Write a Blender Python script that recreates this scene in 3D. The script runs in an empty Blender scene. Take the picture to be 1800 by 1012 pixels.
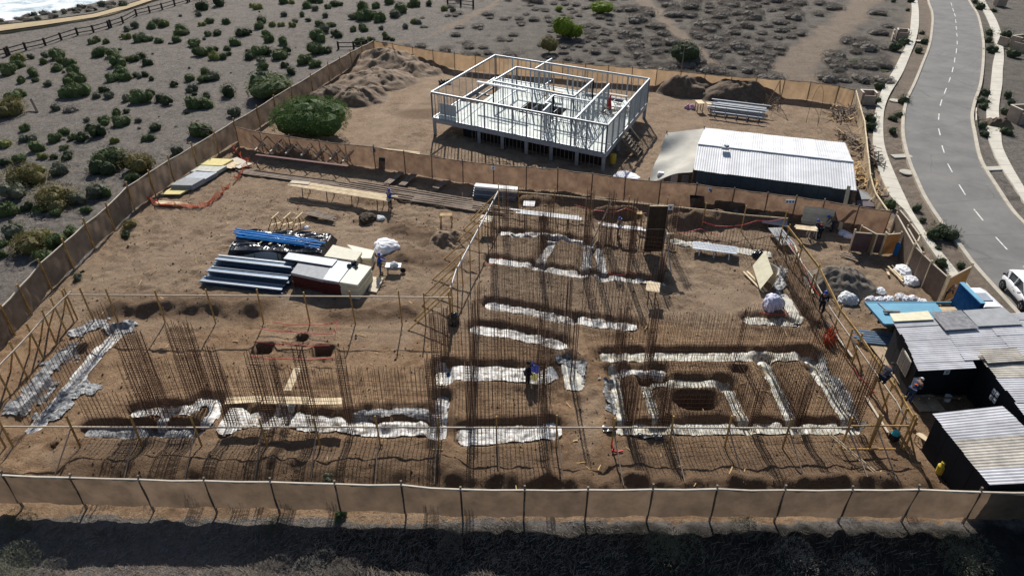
import bpy, bmesh, math, random
import numpy as np
from mathutils import Vector, Matrix

random.seed(7); rng = np.random.RandomState(11)
S = bpy.context.scene; COL = S.collection
R = math.radians

# ------------------------------------------------------------ camera, sky, sun, exposure
CAMH, PITCH, FPX = 26.0, 33.2, 1200.0
cam = bpy.data.cameras.new('camera'); cam_o = bpy.data.objects.new('camera', cam); COL.objects.link(cam_o)
cam.sensor_width = 36; cam.lens = 24.0; cam.clip_start = 0.5; cam.clip_end = 6000
cam_o.location = (0, 0, CAMH); cam_o.rotation_euler = (R(90 - PITCH), 0, 0)
S.camera = cam_o
SUN_EL, SUN_AZ = 36.5, -2.5            # azimuth of the sun measured from +Y towards +X
w = bpy.data.worlds.new('World'); S.world = w; w.use_nodes = True
nt = w.node_tree; bg = nt.nodes['Background']
sky = nt.nodes.new('ShaderNodeTexSky'); sky.sky_type = 'NISHITA'; sky.sun_disc = False
sky.sun_elevation = R(SUN_EL); sky.sun_rotation = R(SUN_AZ)
nt.links.new(sky.outputs[0], bg.inputs[0]); bg.inputs[1].default_value = 0.062
sl = bpy.data.lights.new('sun', 'SUN'); so = bpy.data.objects.new('sun', sl); COL.objects.link(so)
sl.energy = 4.3; sl.angle = R(0.5); sl.color = (1.0, 0.95, 0.88)
sd = Vector((math.sin(R(SUN_AZ)) * math.cos(R(SUN_EL)), math.cos(R(SUN_AZ)) * math.cos(R(SUN_EL)), math.sin(R(SUN_EL))))
so.rotation_euler = sd.to_track_quat('Z', 'Y').to_euler(); so.location = (0, 60, 60)
S.view_settings.view_transform = 'Standard'; S.view_settings.look = 'None'
S.view_settings.exposure = 0.52; S.view_settings.gamma = 1.0; S.view_settings.use_curve_mapping = False

# ------------------------------------------------------------ layout helpers
CT, ST = math.cos(R(PITCH)), math.sin(R(PITCH))
def G(px, py, z=0.0):
    """world point at height z seen at pixel (px,py) of the 1800x1012 photograph"""
    a = (px - 900) / FPX; b = (506 - py) / FPX
    d = Vector((a, CT + b * ST, -ST + b * CT))
    t = (z - CAMH) / d.z
    return Vector((d.x * t, d.y * t, z))

_perm = rng.rand(512, 512)
def vnoise(x, y, s, seed=0):
    x = np.asarray(x, float) / s + seed * 17.31 + 1000; y = np.asarray(y, float) / s + seed * 9.17 + 1000
    xi = np.floor(x).astype(int); yi = np.floor(y).astype(int); fx = x - xi; fy = y - yi
    fx = fx * fx * (3 - 2 * fx); fy = fy * fy * (3 - 2 * fy)
    a = _perm[xi % 512, yi % 512]; b = _perm[(xi + 1) % 512, yi % 512]
    c = _perm[xi % 512, (yi + 1) % 512]; d = _perm[(xi + 1) % 512, (yi + 1) % 512]
    return (a * (1 - fx) + b * fx) * (1 - fy) + (c * (1 - fx) + d * fx) * fy
def fbm(x, y, s, seed=0, o=3):
    r = 0; a = 0.5; t = 0
    for i in range(o):
        r = r + a * vnoise(x, y, s / (2.03 ** i), seed + i); t += a; a *= 0.5
    return r / t
def sstep(a, b, v):
    t = np.clip((v - a) / (b - a), 0, 1); return t * t * (3 - 2 * t)
def segdist(x, y, pts):
    best = np.full(np.shape(x), 1e9)
    for p, q in zip(pts[:-1], pts[1:]):
        dx, dy = q[0] - p[0], q[1] - p[1]; L = dx * dx + dy * dy + 1e-9
        t = np.clip(((x - p[0]) * dx + (y - p[1]) * dy) / L, 0, 1)
        best = np.minimum(best, np.hypot(x - p[0] - t * dx, y - p[1] - t * dy))
    return best
def inpoly(x, y, P):
    c = np.zeros(np.shape(x), bool); n = len(P)
    for i in range(n):
        x1, y1 = P[i][:2]; x2, y2 = P[(i + 1) % n][:2]
        if y1 == y2: continue
        c ^= ((y1 > y) != (y2 > y)) & (x < (x2 - x1) * (y - y1) / (y2 - y1) + x1)
    return c
def GP(lst, z=0): return [G(a, b, z) for a, b in lst]

# ------------------------------------------------------------ materials
MATS = {}
def mat(name, col, rough=0.85, metal=0.0, var=0.18, scale=3.0, bump=0.0, bscale=20.0, col2=None, trans=0.0, spec=0.3, thresh=None, coords='Object', alpha=1.0):
    if name in MATS: return MATS[name]
    m = bpy.data.materials.new(name); m.use_nodes = True; n = m.node_tree; L = n.links
    p = n.nodes['Principled BSDF']; out = n.nodes['Material Output']
    p.inputs['Roughness'].default_value = rough; p.inputs['Metallic'].default_value = metal
    p.inputs['Specular IOR Level'].default_value = spec
    tc = n.nodes.new('ShaderNodeTexCoord')
    nz = n.nodes.new('ShaderNodeTexNoise'); nz.inputs['Scale'].default_value = scale; nz.inputs['Detail'].default_value = 6; nz.inputs['Roughness'].default_value = 0.65
    L.new(tc.outputs[coords], nz.inputs['Vector'])
    rp = n.nodes.new('ShaderNodeValToRGB'); L.new(nz.outputs['Fac'], rp.inputs[0])
    c2 = col2 if col2 else tuple(min(1, c * (1 + var)) for c in col); c1 = col if col2 else tuple(c * (1 - var) for c in col)
    rp.color_ramp.elements[0].position = 0.35 if thresh is None else thresh - 0.06; rp.color_ramp.elements[1].position = 0.65 if thresh is None else thresh + 0.06
    rp.color_ramp.elements[0].color = (*c1, 1); rp.color_ramp.elements[1].color = (*c2, 1)
    oi = n.nodes.new('ShaderNodeObjectInfo'); hs = n.nodes.new('ShaderNodeHueSaturation')
    mr = n.nodes.new('ShaderNodeMapRange'); mr.inputs['To Min'].default_value = 0.88; mr.inputs['To Max'].default_value = 1.12
    L.new(oi.outputs['Random'], mr.inputs['Value']); L.new(mr.outputs[0], hs.inputs['Value']); L.new(rp.outputs[0], hs.inputs['Color'])
    L.new(hs.outputs[0], p.inputs['Base Color'])
    if bump:
        b2 = n.nodes.new('ShaderNodeTexNoise'); b2.inputs['Scale'].default_value = bscale; b2.inputs['Detail'].default_value = 5
        L.new(tc.outputs[coords], b2.inputs['Vector'])
        bp = n.nodes.new('ShaderNodeBump'); bp.inputs['Strength'].default_value = bump; bp.inputs['Distance'].default_value = 0.05
        L.new(b2.outputs['Fac'], bp.inputs['Height']); L.new(bp.outputs[0], p.inputs['Normal'])
    if trans:
        tr = n.nodes.new('ShaderNodeBsdfTranslucent'); L.new(hs.outputs[0], tr.inputs['Color'])
        mx = n.nodes.new('ShaderNodeMixShader'); mx.inputs[0].default_value = trans
        L.new(p.outputs[0], mx.inputs[1]); L.new(tr.outputs[0], mx.inputs[2]); L.new(mx.outputs[0], out.inputs['Surface'])
    MATS[name] = m; return m
WOOD = mat('new pine', (0.50, 0.34, 0.16), var=.25, scale=2, bump=.2)
WOODY = mat('ochre pine', (0.40, 0.25, 0.09), var=.3, scale=2, bump=.2)
WOODW = mat('pale pine', (0.62, 0.50, 0.33), var=.2, scale=2)
WOODG = mat('weathered timber', (0.19, 0.145, 0.11), var=.35, scale=2, bump=.3)
WOODD = mat('dark timber', (0.035, 0.027, 0.022), var=.4)
WHITEW = mat('whitewashed timber', (0.50, 0.43, 0.34), var=.12)
REBAR = mat('rusty rebar', (0.055, 0.031, 0.020), rough=.8, var=.5, scale=1.5, col2=(0.15, 0.072, 0.038))
FABN = mat('brown shade cloth', (0.142, 0.102, 0.072), rough=.9, var=.26, scale=.9, trans=.42)
FABL = mat('beige shade cloth', (0.22, 0.163, 0.120), rough=.9, var=.22, scale=1.1, trans=.40)
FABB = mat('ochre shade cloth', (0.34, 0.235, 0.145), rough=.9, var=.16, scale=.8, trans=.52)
FABM = mat('dusty brown shade cloth', (0.16, 0.10, 0.07), rough=.9, scale=1.2, trans=.38, col2=(0.27, 0.18, 0.12))
STEEL = mat('galvanised steel', (0.27, 0.30, 0.335), rough=.5, metal=.35, var=.12, spec=.5)
STEELD = mat('galvanised beam', (0.30, 0.33, 0.37), rough=.55, metal=.3, var=.15)
DECK = mat('cement board', (0.62, 0.66, 0.62), var=.08, scale=1.2)
WHITE = mat('white paint', (0.80, 0.80, 0.80), var=.05)
ROOFW = mat('white sheet metal', (0.60, 0.61, 0.63), rough=.6, var=.12, scale=.9)
ROOFG = mat('weathered zinc sheet', (0.46, 0.46, 0.48), rough=.6, metal=.1, var=.16, scale=1.3)
ROOFY = mat('aged zinc sheet', (0.40, 0.37, 0.32), rough=.6, metal=.1, var=.28, scale=1.3)
BLACKW = mat('black painted board', (0.012, 0.014, 0.018), rough=.8)
BLUEW = mat('slate blue cladding', (0.040, 0.060, 0.078), rough=.7)
PLAST = mat('white plastic sheeting', (0.25, 0.20, 0.15), rough=.5, scale=3.2, thresh=.45, col2=(0.60, 0.595, 0.57), var=.05, bump=.6, bscale=6)
PLASY = mat('white sheeting stained yellow', (0.30, 0.25, 0.15), rough=.5, scale=3.0, thresh=.46, col2=(0.54, 0.53, 0.47), bump=.5, bscale=6)
PLASG = mat('crumpled grey plastic', (0.07, 0.07, 0.07), rough=.45, scale=5, col2=(0.36, 0.37, 0.38), bump=1.0, bscale=9)
CONC = mat('poured lean concrete', (0.55, 0.53, 0.46), var=.12, scale=1.5, bump=.3)
WHITEBAG = mat('white woven bag', (0.78, 0.78, 0.80), var=.06, bump=.4, bscale=9)
BLKPL = mat('black polythene', (0.012, 0.014, 0.018), rough=.22, spec=.6, bump=.8, bscale=4)
BLUE = mat('blue pipe', (0.010, 0.24, 0.62), rough=.35, var=.2)
BLUEST = mat('blue tinted steel', (0.11, 0.17, 0.25), rough=.4, metal=.4, var=.2, spec=.6)
BLUET = mat('light blue sheet', (0.15, 0.36, 0.50), rough=.5, var=.10, scale=1.0)
BLUED = mat('deep blue truck panel', (0.010, 0.070, 0.20), rough=.85, var=.25, spec=.1)
RED = mat('red paint', (0.42, 0.03, 0.03), rough=.6)
MAROON = mat('dark red board', (0.085, 0.016, 0.014), rough=.7)
ORANGE = mat('orange safety net', (0.72, 0.13, 0.04), rough=.6, trans=.3, var=.15)
REDTAPE = mat('red barrier tape', (0.55, 0.04, 0.05), rough=.5)
YELLOW = mat('yellow plastic', (0.55, 0.40, 0.05), rough=.5)
YBOARD = mat('yellow formwork board', (0.62, 0.53, 0.24), var=.1)
PLY = mat('pale plywood', (0.66, 0.61, 0.44), var=.10)
PLYT = mat('plywood stack edge', (0.58, 0.50, 0.38), var=.15)
GREYB = mat('grey fibre board', (0.34, 0.35, 0.36), var=.12)
DARKB = mat('dark formply', (0.035, 0.025, 0.018), var=.4, rough=.5)
GLASS = mat('window glass', (0.10, 0.11, 0.12), rough=.12, spec=.8)
TYRE = mat('tyre rubber', (0.015, 0.015, 0.016), rough=.8)
CARW = mat('white car paint', (0.80, 0.81, 0.83), rough=.25, spec=.6, var=.02)
SKIN = mat('skin', (0.30, 0.17, 0.11), var=.05); HAIR = mat('dark hair', (0.02, 0.015, 0.012))
BRICKC = mat('beige rendered concrete', (0.36, 0.28, 0.22), var=.15, bump=.3)
CREAM = mat('cream coping', (0.60, 0.54, 0.44), var=.1)
SAND = mat('dark sand', (0.125, 0.105, 0.085), var=.25, scale=2.5, bump=.8, bscale=9)
SOILM = mat('dug brown soil', (0.125, 0.085, 0.055), var=.3, scale=1.6, bump=.9, bscale=8)
SOILT = mat('dug tan soil', (0.190, 0.130, 0.082), var=.35, scale=1.6, bump=.9, bscale=8)

# ------------------------------------------------------------ mesh builder
class MB:
    def __init__(s): s.v = []; s.f = []
    def add(s, vs, fs):
        o = len(s.v); s.v += [tuple(v) for v in vs]; s.f += [tuple(i + o for i in f) for f in fs]; return s
    def box(s, c, sx, sy, sz, rz=0.0, base=True):
        """box centred on c in x,y; standing on c.z if base"""
        c = Vector(c); z0 = c.z if base else c.z - sz / 2; ca, sa = math.cos(rz), math.sin(rz); vs = []
        for z in (z0, z0 + sz):
            for x, y in ((-1, -1), (1, -1), (1, 1), (-1, 1)):
                X, Y = x * sx / 2, y * sy / 2
                vs.append((c.x + X * ca - Y * sa, c.y + X * sa + Y * ca, z))
        return s.add(vs, [(3, 2, 1, 0), (4, 5, 6, 7), (0, 1, 5, 4), (1, 2, 6, 5), (2, 3, 7, 6), (3, 0, 4, 7)])
    def bar(s, a, b, w, h=None):
        a = Vector(a); b = Vector(b); h = h or w; d = (b - a)
        if d.length < 1e-6: return s
        d.normalize(); up = Vector((0, 0, 1)) if abs(d.z) < .9 else Vector((0, 1, 0))
        x = d.cross(up).normalized() * w / 2; y = x.cross(d).normalized() * h / 2
        vs = [a - x - y, a + x - y, a + x + y, a - x + y, b - x - y, b + x - y, b + x + y, b - x + y]
        return s.add(vs, [(0, 1, 2, 3), (7, 6, 5, 4), (4, 5, 1, 0), (5, 6, 2, 1), (6, 7, 3, 2), (7, 4, 0, 3)])
    def tube(s, a, b, r, n=8, r2=None):
        a = Vector(a); b = Vector(b); d = (b - a).normalized(); up = Vector((0, 0, 1)) if abs(d.z) < .9 else Vector((0, 1, 0))
        x = d.cross(up).normalized(); y = x.cross(d); r2 = r if r2 is None else r2
        vs = [a + (x * math.cos(t) + y * math.sin(t)) * r for t in [2 * math.pi * i / n for i in range(n)]]
        vs += [b + (x * math.cos(t) + y * math.sin(t)) * r2 for t in [2 * math.pi * i / n for i in range(n)]]
        fs = [(i, (i + 1) % n, n + (i + 1) % n, n + i) for i in range(n)] + [tuple(range(n - 1, -1, -1)), tuple(range(n, 2 * n))]
        return s.add(vs, fs)
    def path(s, pts, r, n=5):
        for a, b in zip(pts[:-1], pts[1:]): s.tube(a, b, r, n)
        return s
    def slab(s, pts, t):
        """polygon pts (top) extruded down by t (vector or number)"""
        tv = Vector((0, 0, -t)) if not isinstance(t, Vector) else t; n = len(pts)
        vs = [Vector(p) for p in pts] + [Vector(p) + tv for p in pts]
        return s.add(vs, [tuple(range(n)), tuple(range(2 * n - 1, n - 1, -1))] + [((i + 1) % n, i, n + i, n + (i + 1) % n) for i in range(n)])
    def hull(s, rings):
        n = len(rings[0]); o = []
        for r in rings: o += [Vector(p) for p in r]
        fs = []
        for k in range(len(rings) - 1):
            for i in range(n): fs.append((k * n + i, k * n + (i + 1) % n, (k + 1) * n + (i + 1) % n, (k + 1) * n + i))
        fs += [tuple(range(n - 1, -1, -1)), tuple(range((len(rings) - 1) * n, len(rings) * n))]
        return s.add(o, fs)
    def build(s, name, m, parent=None, smooth=False, loc=None):
        me = bpy.data.meshes.new(name)
        o0 = Vector(loc) if loc is not None else (parent_origin(parent) if parent else Vector((0, 0, 0)))
        if parent is None and loc is None and s.v:
            xs = [v[0] for v in s.v]; ys = [v[1] for v in s.v]; zs = [v[2] for v in s.v]
            o0 = Vector(((min(xs) + max(xs)) / 2, (min(ys) + max(ys)) / 2, min(zs)))
        me.from_pydata([(v[0] - o0.x, v[1] - o0.y, v[2] - o0.z) for v in s.v], [], s.f); me.update()
        if m: me.materials.append(m)
        if smooth:
            for p in me.polygons: p.use_smooth = True
        ob = bpy.data.objects.new(name, me); COL.objects.link(ob)
        if parent: ob.parent = parent
        else: ob.location = o0
        ob['_o'] = 1; del ob['_o']
        return ob
def parent_origin(o):
    v = Vector((0, 0, 0))
    while o is not None: v += o.location; o = o.parent
    return v
def thing(name, label, cat, loc=(0, 0, 0), group=None):
    o = bpy.data.objects.new(name, None); COL.objects.link(o); o.location = loc; o.empty_display_size = .2
    o['label'] = label; o['category'] = cat
    if group: o['group'] = group
    return o
def tag(o, label, cat, group=None):
    o['label'] = label; o['category'] = cat
    if group: o['group'] = group
    return o
def struct(o): o['kind'] = 'structure'; return o
def stuff(o): o['kind'] = 'stuff'; return o
def copy_tree(o, loc, rz=0, sc=1.0, label=None, group=None, parent=None):
    c = o.copy(); COL.objects.link(c)
    if parent: c.parent = parent
    else:
        c.location = loc; c.rotation_euler = (0, 0, rz)
        c.scale = sc if isinstance(sc, tuple) else (sc, sc, sc)
        if label: c['label'] = label
        if group: c['group'] = group
    for ch in list(o.children): copy_tree(ch, None, parent=c)
    return c
# ------------------------------------------------------------ traced lines (photograph pixels -> world)
site_px = [(-120, 640), (0, 570), (125, 473), (236, 370), (340, 280), (425, 232), (520, 175), (660, 95), (760, 105), (1040, 137), (1240, 152), (1500, 180),
           (1530, 250), (1560, 375), (1620, 440), (1700, 510), (1765, 560), (1850, 640), (1900, 915), (810, 915), (-200, 905)]
SITE = GP(site_px)
track1 = GP([(1120, -5), (1150, 20), (1180, 50), (1225, 90), (1250, 118)])
track2 = GP([(1540, -20), (1480, 45), (1430, 85), (1395, 120), (1410, 150)])
track3 = GP([(930, -40), (850, 20), (760, 60), (700, 72)])
verge1 = GP([(1625, -20), (1622, 80), (1598, 130), (1575, 190), (1571, 260), (1600, 340), (1650, 420), (1700, 480), (1760, 560), (1850, 680)])
STRIPS = [  # polyline px, width m, material, what it is, depth of the trench, yellow?
 ([(30, 742), (97, 668), (142, 612)], .4, None, '', .55),
 ([(56, 748), (124, 674), (170, 614), (208, 580)], .95, 'P', 'white sheeting in the diagonal trench at the left edge of the site', .35),
 ([(238, 722), (290, 716), (330, 717), (352, 703), (376, 703), (374, 722), (354, 748)], .8, 'P', 'white plastic lining the hooked trench below the left bar cages', .4),
 ([(297, 720), (272, 752)], .7, 'P', 'short white strip joining the two left trenches', .4),
 ([(158, 752), (345, 754)], .9, 'G', 'dark crumpled plastic along the straight left front trench', .5),
 ([(398, 748), (412, 722), (425, 736), (480, 728), (540, 738), (600, 742), (680, 750), (768, 748)], 1.25, 'P', 'long white footing strip with the planks bridging it', .35),
 ([(500, 712), (478, 735)], 1.2, 'P', 'white patch bulging under the bridging planks', .3),
 ([(622, 728), (700, 722), (765, 726)], .7, 'G', 'grey crumpled plastic above the long white footing', .2),
 ([(776, 700), (770, 760)], .9, 'P', 'white upright strip closing the long footing on the right', .35),
 ([(776, 640), (778, 668)], .9, 'Y', 'yellowish strip at the left end of the wide middle footing', .35),
 ([(782, 650), (880, 652), (915, 655), (962, 655)], 1.5, 'P', 'wide white middle footing that the man in blue crosses', .35),
 ([(1003, 641), (1009, 672)], 1.35, 'C', 'isolated oval pad of white concrete right of the middle footing', .25),
 ([(822, 762), (900, 756), (968, 752)], 1.4, 'P', 'bright white footing at the centre of the front rail', .4),
 ([(838, 575), (900, 583), (985, 602)], 1.05, 'P', 'second white footing down, slanting below its twin', .35),
 ([(862, 533), (930, 543), (1000, 560)], .95, 'P', 'slanting white footing nearest the diagonal rail', .35),
 ([(1022, 561), (1060, 566), (1108, 572)], 1.0, 'P', 'short white footing right of the soil gap', .3),
 ([(866, 455), (930, 465), (1025, 482)], .9, 'P', 'white footing with red tape in the upper cage field', .3),
 ([(885, 407), (960, 411), (1030, 425)], .85, 'P', 'farthest white footing under the plank bench', .3),
 ([(972, 420), (945, 468)], .8, 'P', 'white cross strip between the two upper footings', .3),
 ([(1035, 425), (1028, 478)], .8, 'G', 'grey plastic cross strip at the right of the upper footings', .3),
 ([(1050, 484), (1120, 489), (1162, 495)], .75, 'P', 'white footing just above the plank table', .3),
 ([(1052, 440), (1060, 488)], .8, 'G', 'crumpled plastic beside the tall black panel', .25),
 ([(1186, 424), (1260, 433), (1348, 447)], .95, 'C', 'smooth white ground beam behind the timber stack', .1),
 ([(1065, 624), (1200, 622), (1425, 623)], .95, 'Y', 'yellow flecked footing along the back of the right rectangle', .35),
 ([(1426, 625), (1460, 682), (1500, 746)], 1.0, 'Y', 'yellow flecked footing down the right side of the rectangle', .35),
 ([(1095, 750), (1300, 750), (1500, 748)], .9, 'Y', 'yellow flecked footing along the front of the right rectangle', .35),
 ([(1077, 645), (1096, 748)], .65, 'Y', 'narrow footing down the left side of the right rectangle', .3),
 ([(1132, 668), (1157, 746)], .6, 'Y', 'inner narrow footing left of the dug pit', .3),
 ([(1138, 670), (1278, 672)], .75, 'Y', 'inner footing along the top of the dug pit', .35),
 ([(1276, 674), (1312, 746)], .7, 'Y', 'inner footing right of the dug pit', .35),
 ([(1342, 628), (1396, 746)], .75, 'Y', 'slanting footing splitting the right rectangle', .35),
 ([(1086, 652), (1160, 655)], .8, 'P', 'short white strip in the top left of the right rectangle', .3),
 ([(1318, 560), (1392, 566)], .9, 'Y', 'yellowish footing end below the white bulk bag', .25),
 ([(1378, 520), (1400, 560)], .9, 'C', 'pale concrete strip right of the white bulk bag', .2),
]
BERMS = [ # polyline px, height, half width, lumpiness
 ([(150, 822), (300, 820), (560, 820), (760, 824)], .46, 1.6, .25), ([(810, 834), (960, 830), (1080, 836)], .2, 1.5, .4), ([(1090, 818), (1200, 840), (1350, 836), (1500, 840), (1590, 842)], .24, 1.7, .4),
 ([(205, 540), (330, 535), (450, 540)], .55, 1.5, .45), ([(590, 553), (720, 546)], .3, 1.0, .9),
 ([(1185, 392), (1260, 388), (1350, 392)], .9, 1.3, .4), ([(925, 352), (1000, 352), (1090, 368)], .5, 1.2, .5), ([(1050, 378), (1110, 378)], .8, 1.0, .3),
 ([(640, 350), (700, 352)], .1, 1.0, .5), ([(700, 400), (780, 420), (820, 415)], .3, 1.2, .8), ([(700, 450), (790, 460)], .25, 1.2, .9),
 ([(1400, 470), (1430, 560)], .3, .9, .8), ([(810, 845), (1100, 848), (1560, 850)], .25, .6, .8),
 ([(510, 205), (560, 150), (640, 105)], .8, 1.6, .5)]
PITS = [(1225, 704, 1.15, .75, 1.3), (463, 614, .5, .5, .9), (568, 618, .55, .5, .9), (531, 596, .35, .3, .6), (92, 784, .25, .2, .4),
        (748, 200, 2.2, 1.2, .7), (1300, 650, .5, .3, .3), (570, 382, .9, .4, .15)]
for s in STRIPS: s[0][:] = s[0]
_str = [([G(*p) for p in s[0]], s[1], s[4] * .80) for s in STRIPS]
_ber = [([G(*p) for p in s[0]], s[1], s[2], s[3]) for s in BERMS]
_pit = [(G(p[0], p[1]), p[2], p[3], p[4]) for p in PITS]
CL0, CL1 = G(-60, 50), G(205, -2)
_cd = (CL1 - CL0).normalized(); _cn = Vector((-_cd.y, _cd.x, 0))
def masks(x, y):
    x = np.asarray(x, float); y = np.asarray(y, float)
    near = (y > 15) & (y < 110) & (np.abs(x) < 80)
    site = np.zeros(x.shape)
    j = (fbm(x, y, 2.0, 3) - .5) * 1.2
    site[near] = inpoly(x[near] + j[near], y[near] + j[near] * .6, SITE).astype(float)
    return site
_trk = [GP(p) for p in ([(600, 262), (690, 215), (760, 150), (800, 125)], [(640, 262), (720, 225), (790, 160)], [(300, 440), (460, 385), (640, 400), (740, 385)], [(1600, 520), (1520, 470), (1440, 445)], [(1210, 220), (1180, 260), (1130, 300)], [(1290, 250), (1400, 235), (1500, 260)], [(250, 520), (420, 590), (700, 600)], [(1180, 470), (1300, 500), (1330, 560)], [(60, 800), (200, 780), (420, 790)])]
def HF(x, y):
    x = np.asarray(x, float); y = np.asarray(y, float)
    z = (fbm(x, y, 14, 1) - .5) * .5 * sstep(60, 110, y) + (fbm(x, y, 1.6, 2, 3) - .5) * .12
    near = (y > 15) & (y < 70) & (np.abs(x) < 45)
    zz = z[near]; xn, yn = x[near], y[near]
    chur = sstep(.42, .62, fbm(xn, yn, 4.5, 21)) 
    for P in _trk:
        d = segdist(xn, yn, P); zz = zz - .07 * (np.exp(-((d - .85) / .16) ** 2)) * sstep(.35, .55, fbm(xn, yn, 2.5, 19)) + .03 * np.exp(-((d - 1.15) / .14) ** 2)
    zz = zz + (fbm(xn, yn, .5, 5, 2) - .5) * .21 * (.4 + chur) + (np.abs(fbm(xn, yn, 1.0, 25, 3) - .5)) * -.22 * chur
    for P, h, wd, lump in _ber:
        d = segdist(xn, yn, P) + (fbm(xn, yn, 1.4, 7) - .5) * wd * 1.0
        k = 1 - sstep(0, wd, np.maximum(d, 0))
        zz = zz + k * h * (1 - lump + 2 * lump * fbm(xn, yn, 1.1, 8)) + np.minimum(k, .5) * (fbm(xn, yn, .38, 26, 2) - .5) * .30
    for P, wd, dep in _str:
        d = segdist(xn, yn, P) + (fbm(xn, yn, .8, 9) - .5) * .10
        zz = zz - dep * (1 - sstep(wd * .5 + .02, wd * .5 + .24, d))
        rim = np.exp(-((d - wd * .5 - .5) / .25) ** 2)
        zz = zz + .16 * rim * fbm(xn, yn, .7, 12)
    for c, rx, ry, dep in _pit:
        d = (np.hypot((xn - c.x) / rx, (yn - c.y) / ry) if rx > .8 else np.maximum(np.abs(xn - c.x) / rx, np.abs(yn - c.y) / ry)) + (fbm(xn, yn, .6, 10) - .5) * (.5 if rx > .8 else .2)
        zz = zz - dep * (1 - sstep(.6, 1.15, d)) + .15 * np.exp(-((d - 1.35) / .25) ** 2)
    # the bank in front of the near fence drops away to the right
    zz = zz - sstep(18.9, 15.5, yn) * (1.3 * sstep(-2, 6, xn) - .25) + sstep(19.5, 17.5, yn) * (fbm(xn, yn, 2.2, 14) - .5) * .5
    z[near] = zz
    dc = (x - CL0.x) * _cn.x + (y - CL0.y) * _cn.y + (fbm(x, y, 9, 4) - .5) * 6
    z = z - 12 * sstep(0, 14, dc)
    return z
def h1(x, y): return float(HF(np.array([x]), np.array([y]))[0])
def GH(px, py, dz=0.0):
    p = G(px, py); p.z = h1(p.x, p.y) + dz; return p

# ------------------------------------------------------------ ground
def spaced(segs):
    out = [segs[0][0]]
    for a, b, s0, s1 in segs:
        v = a
        while v < b - 1e-6:
            t = (v - a) / (b - a); v += s0 + (s1 - s0) * t
            if v < b: out.append(v)
        out.append(b)
    return np.array(sorted(set(round(v, 4) for v in out)))
gx = spaced([(-1200, -140, 90, 4), (-140, -45, 1.4, .45), (-45, -32, .45, .17), (-32, 30, .165, .165), (30, 48, .17, .5), (48, 140, .5, 1.5), (140, 1200, 4, 90)])
gy = spaced([(-30, 13, 4, .4), (13, 48, .165, .165), (48, 62, .17, .25), (62, 110, .25, .5), (110, 175, .5, 1.4), (175, 1800, 4, 130)])
X, Y = np.meshgrid(gx, gy); Z = HF(X.ravel(), Y.ravel())
nx, ny = len(gx), len(gy)
co = np.column_stack([X.ravel(), Y.ravel(), Z])
idx = np.arange(nx * ny).reshape(ny, nx)
q = np.column_stack([idx[:-1, :-1].ravel(), idx[:-1, 1:].ravel(), idx[1:, 1:].ravel(), idx[1:, :-1].ravel()])
def npmesh(name, co, quads):
    me = bpy.data.meshes.new(name); me.vertices.add(len(co)); me.vertices.foreach_set('co', co.astype(np.float32).ravel())
    me.loops.add(quads.size); me.loops.foreach_set('vertex_index', quads.astype(np.int32).ravel())
    me.polygons.add(len(quads)); me.polygons.foreach_set('loop_start', np.arange(0, quads.size, 4, dtype=np.int32)); me.update(calc_edges=True)
    me.polygons.foreach_set('use_smooth', np.ones(len(quads), bool)); return me
me = npmesh('ground', co, q)
xf, yf = X.ravel(), Y.ravel()
site = masks(xf, yf)
dirt = np.zeros(len(xf))
for P, wd in ((track1, 1.6), (track2, 3.4), (track3, 1.2)):
    d = segdist(xf, yf, P) + (fbm(xf, yf, 3, 6) - .5) * 3.0; dirt = np.maximum(dirt, 1 - sstep(wd * .5, wd, d))
verge = 1 - sstep(2.2, 3.4, segdist(xf, yf, verge1) + (fbm(xf, yf, 2, 6) - .5) * 2)
east = sstep(-14, 4, xf) * sstep(66, 74, yf)
fresh = np.zeros(len(xf))
for P, h, wd, lump in _ber:
    nr = (yf > 15) & (yf < 110) & (np.abs(xf) < 60)
    fresh[nr] = np.maximum(fresh[nr], 1 - sstep(wd * .6, wd * 1.5, segdist(xf[nr], yf[nr], P)))
for P, wd, dep in _str:
    nr = (yf > 15) & (yf < 60) & (np.abs(xf) < 40)
    fresh[nr] = np.maximum(fresh[nr], .5 * (1 - sstep(wd * .6, wd * 1.0 + .4, segdist(xf[nr], yf[nr], P))))
for c, rx, ry, dep in _pit:
    fresh = np.maximum(fresh, 1 - sstep(1.1, 1.9, np.hypot((xf - c.x) / rx, (yf - c.y) / ry)))
# the front of the lot is damp, redder soil
red = site * sstep(38, 33, yf + (fbm(xf, yf, 4, 15) - .5) * 5)
PALE = [([(560, 262), (640, 240), (700, 210), (770, 140), (830, 118)], 3.0), ([(1215, 215), (1180, 250), (1120, 305)], 2.0), ([(1560, 500), (1500, 460), (1440, 440)], 1.6), ([(230, 470), (420, 400), (640, 420)], 2.2), ([(500, 590), (700, 590)], 1.6), ([(1200, 500), (1300, 530)], 2.2), ([(980, 560), (1040, 700), (1030, 800)], 1.0), ([(100, 800), (300, 790), (600, 800)], .8)]
pale = np.zeros(len(xf))
for P, wd in PALE:
    nr = (yf > 15) & (yf < 100) & (np.abs(xf) < 60)
    pale[nr] = np.maximum(pale[nr], 1 - sstep(wd * .3, wd, segdist(xf[nr], yf[nr], GP(P)) + (fbm(xf[nr], yf[nr], 2.0, 18) - .5) * wd * 1.6))
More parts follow.
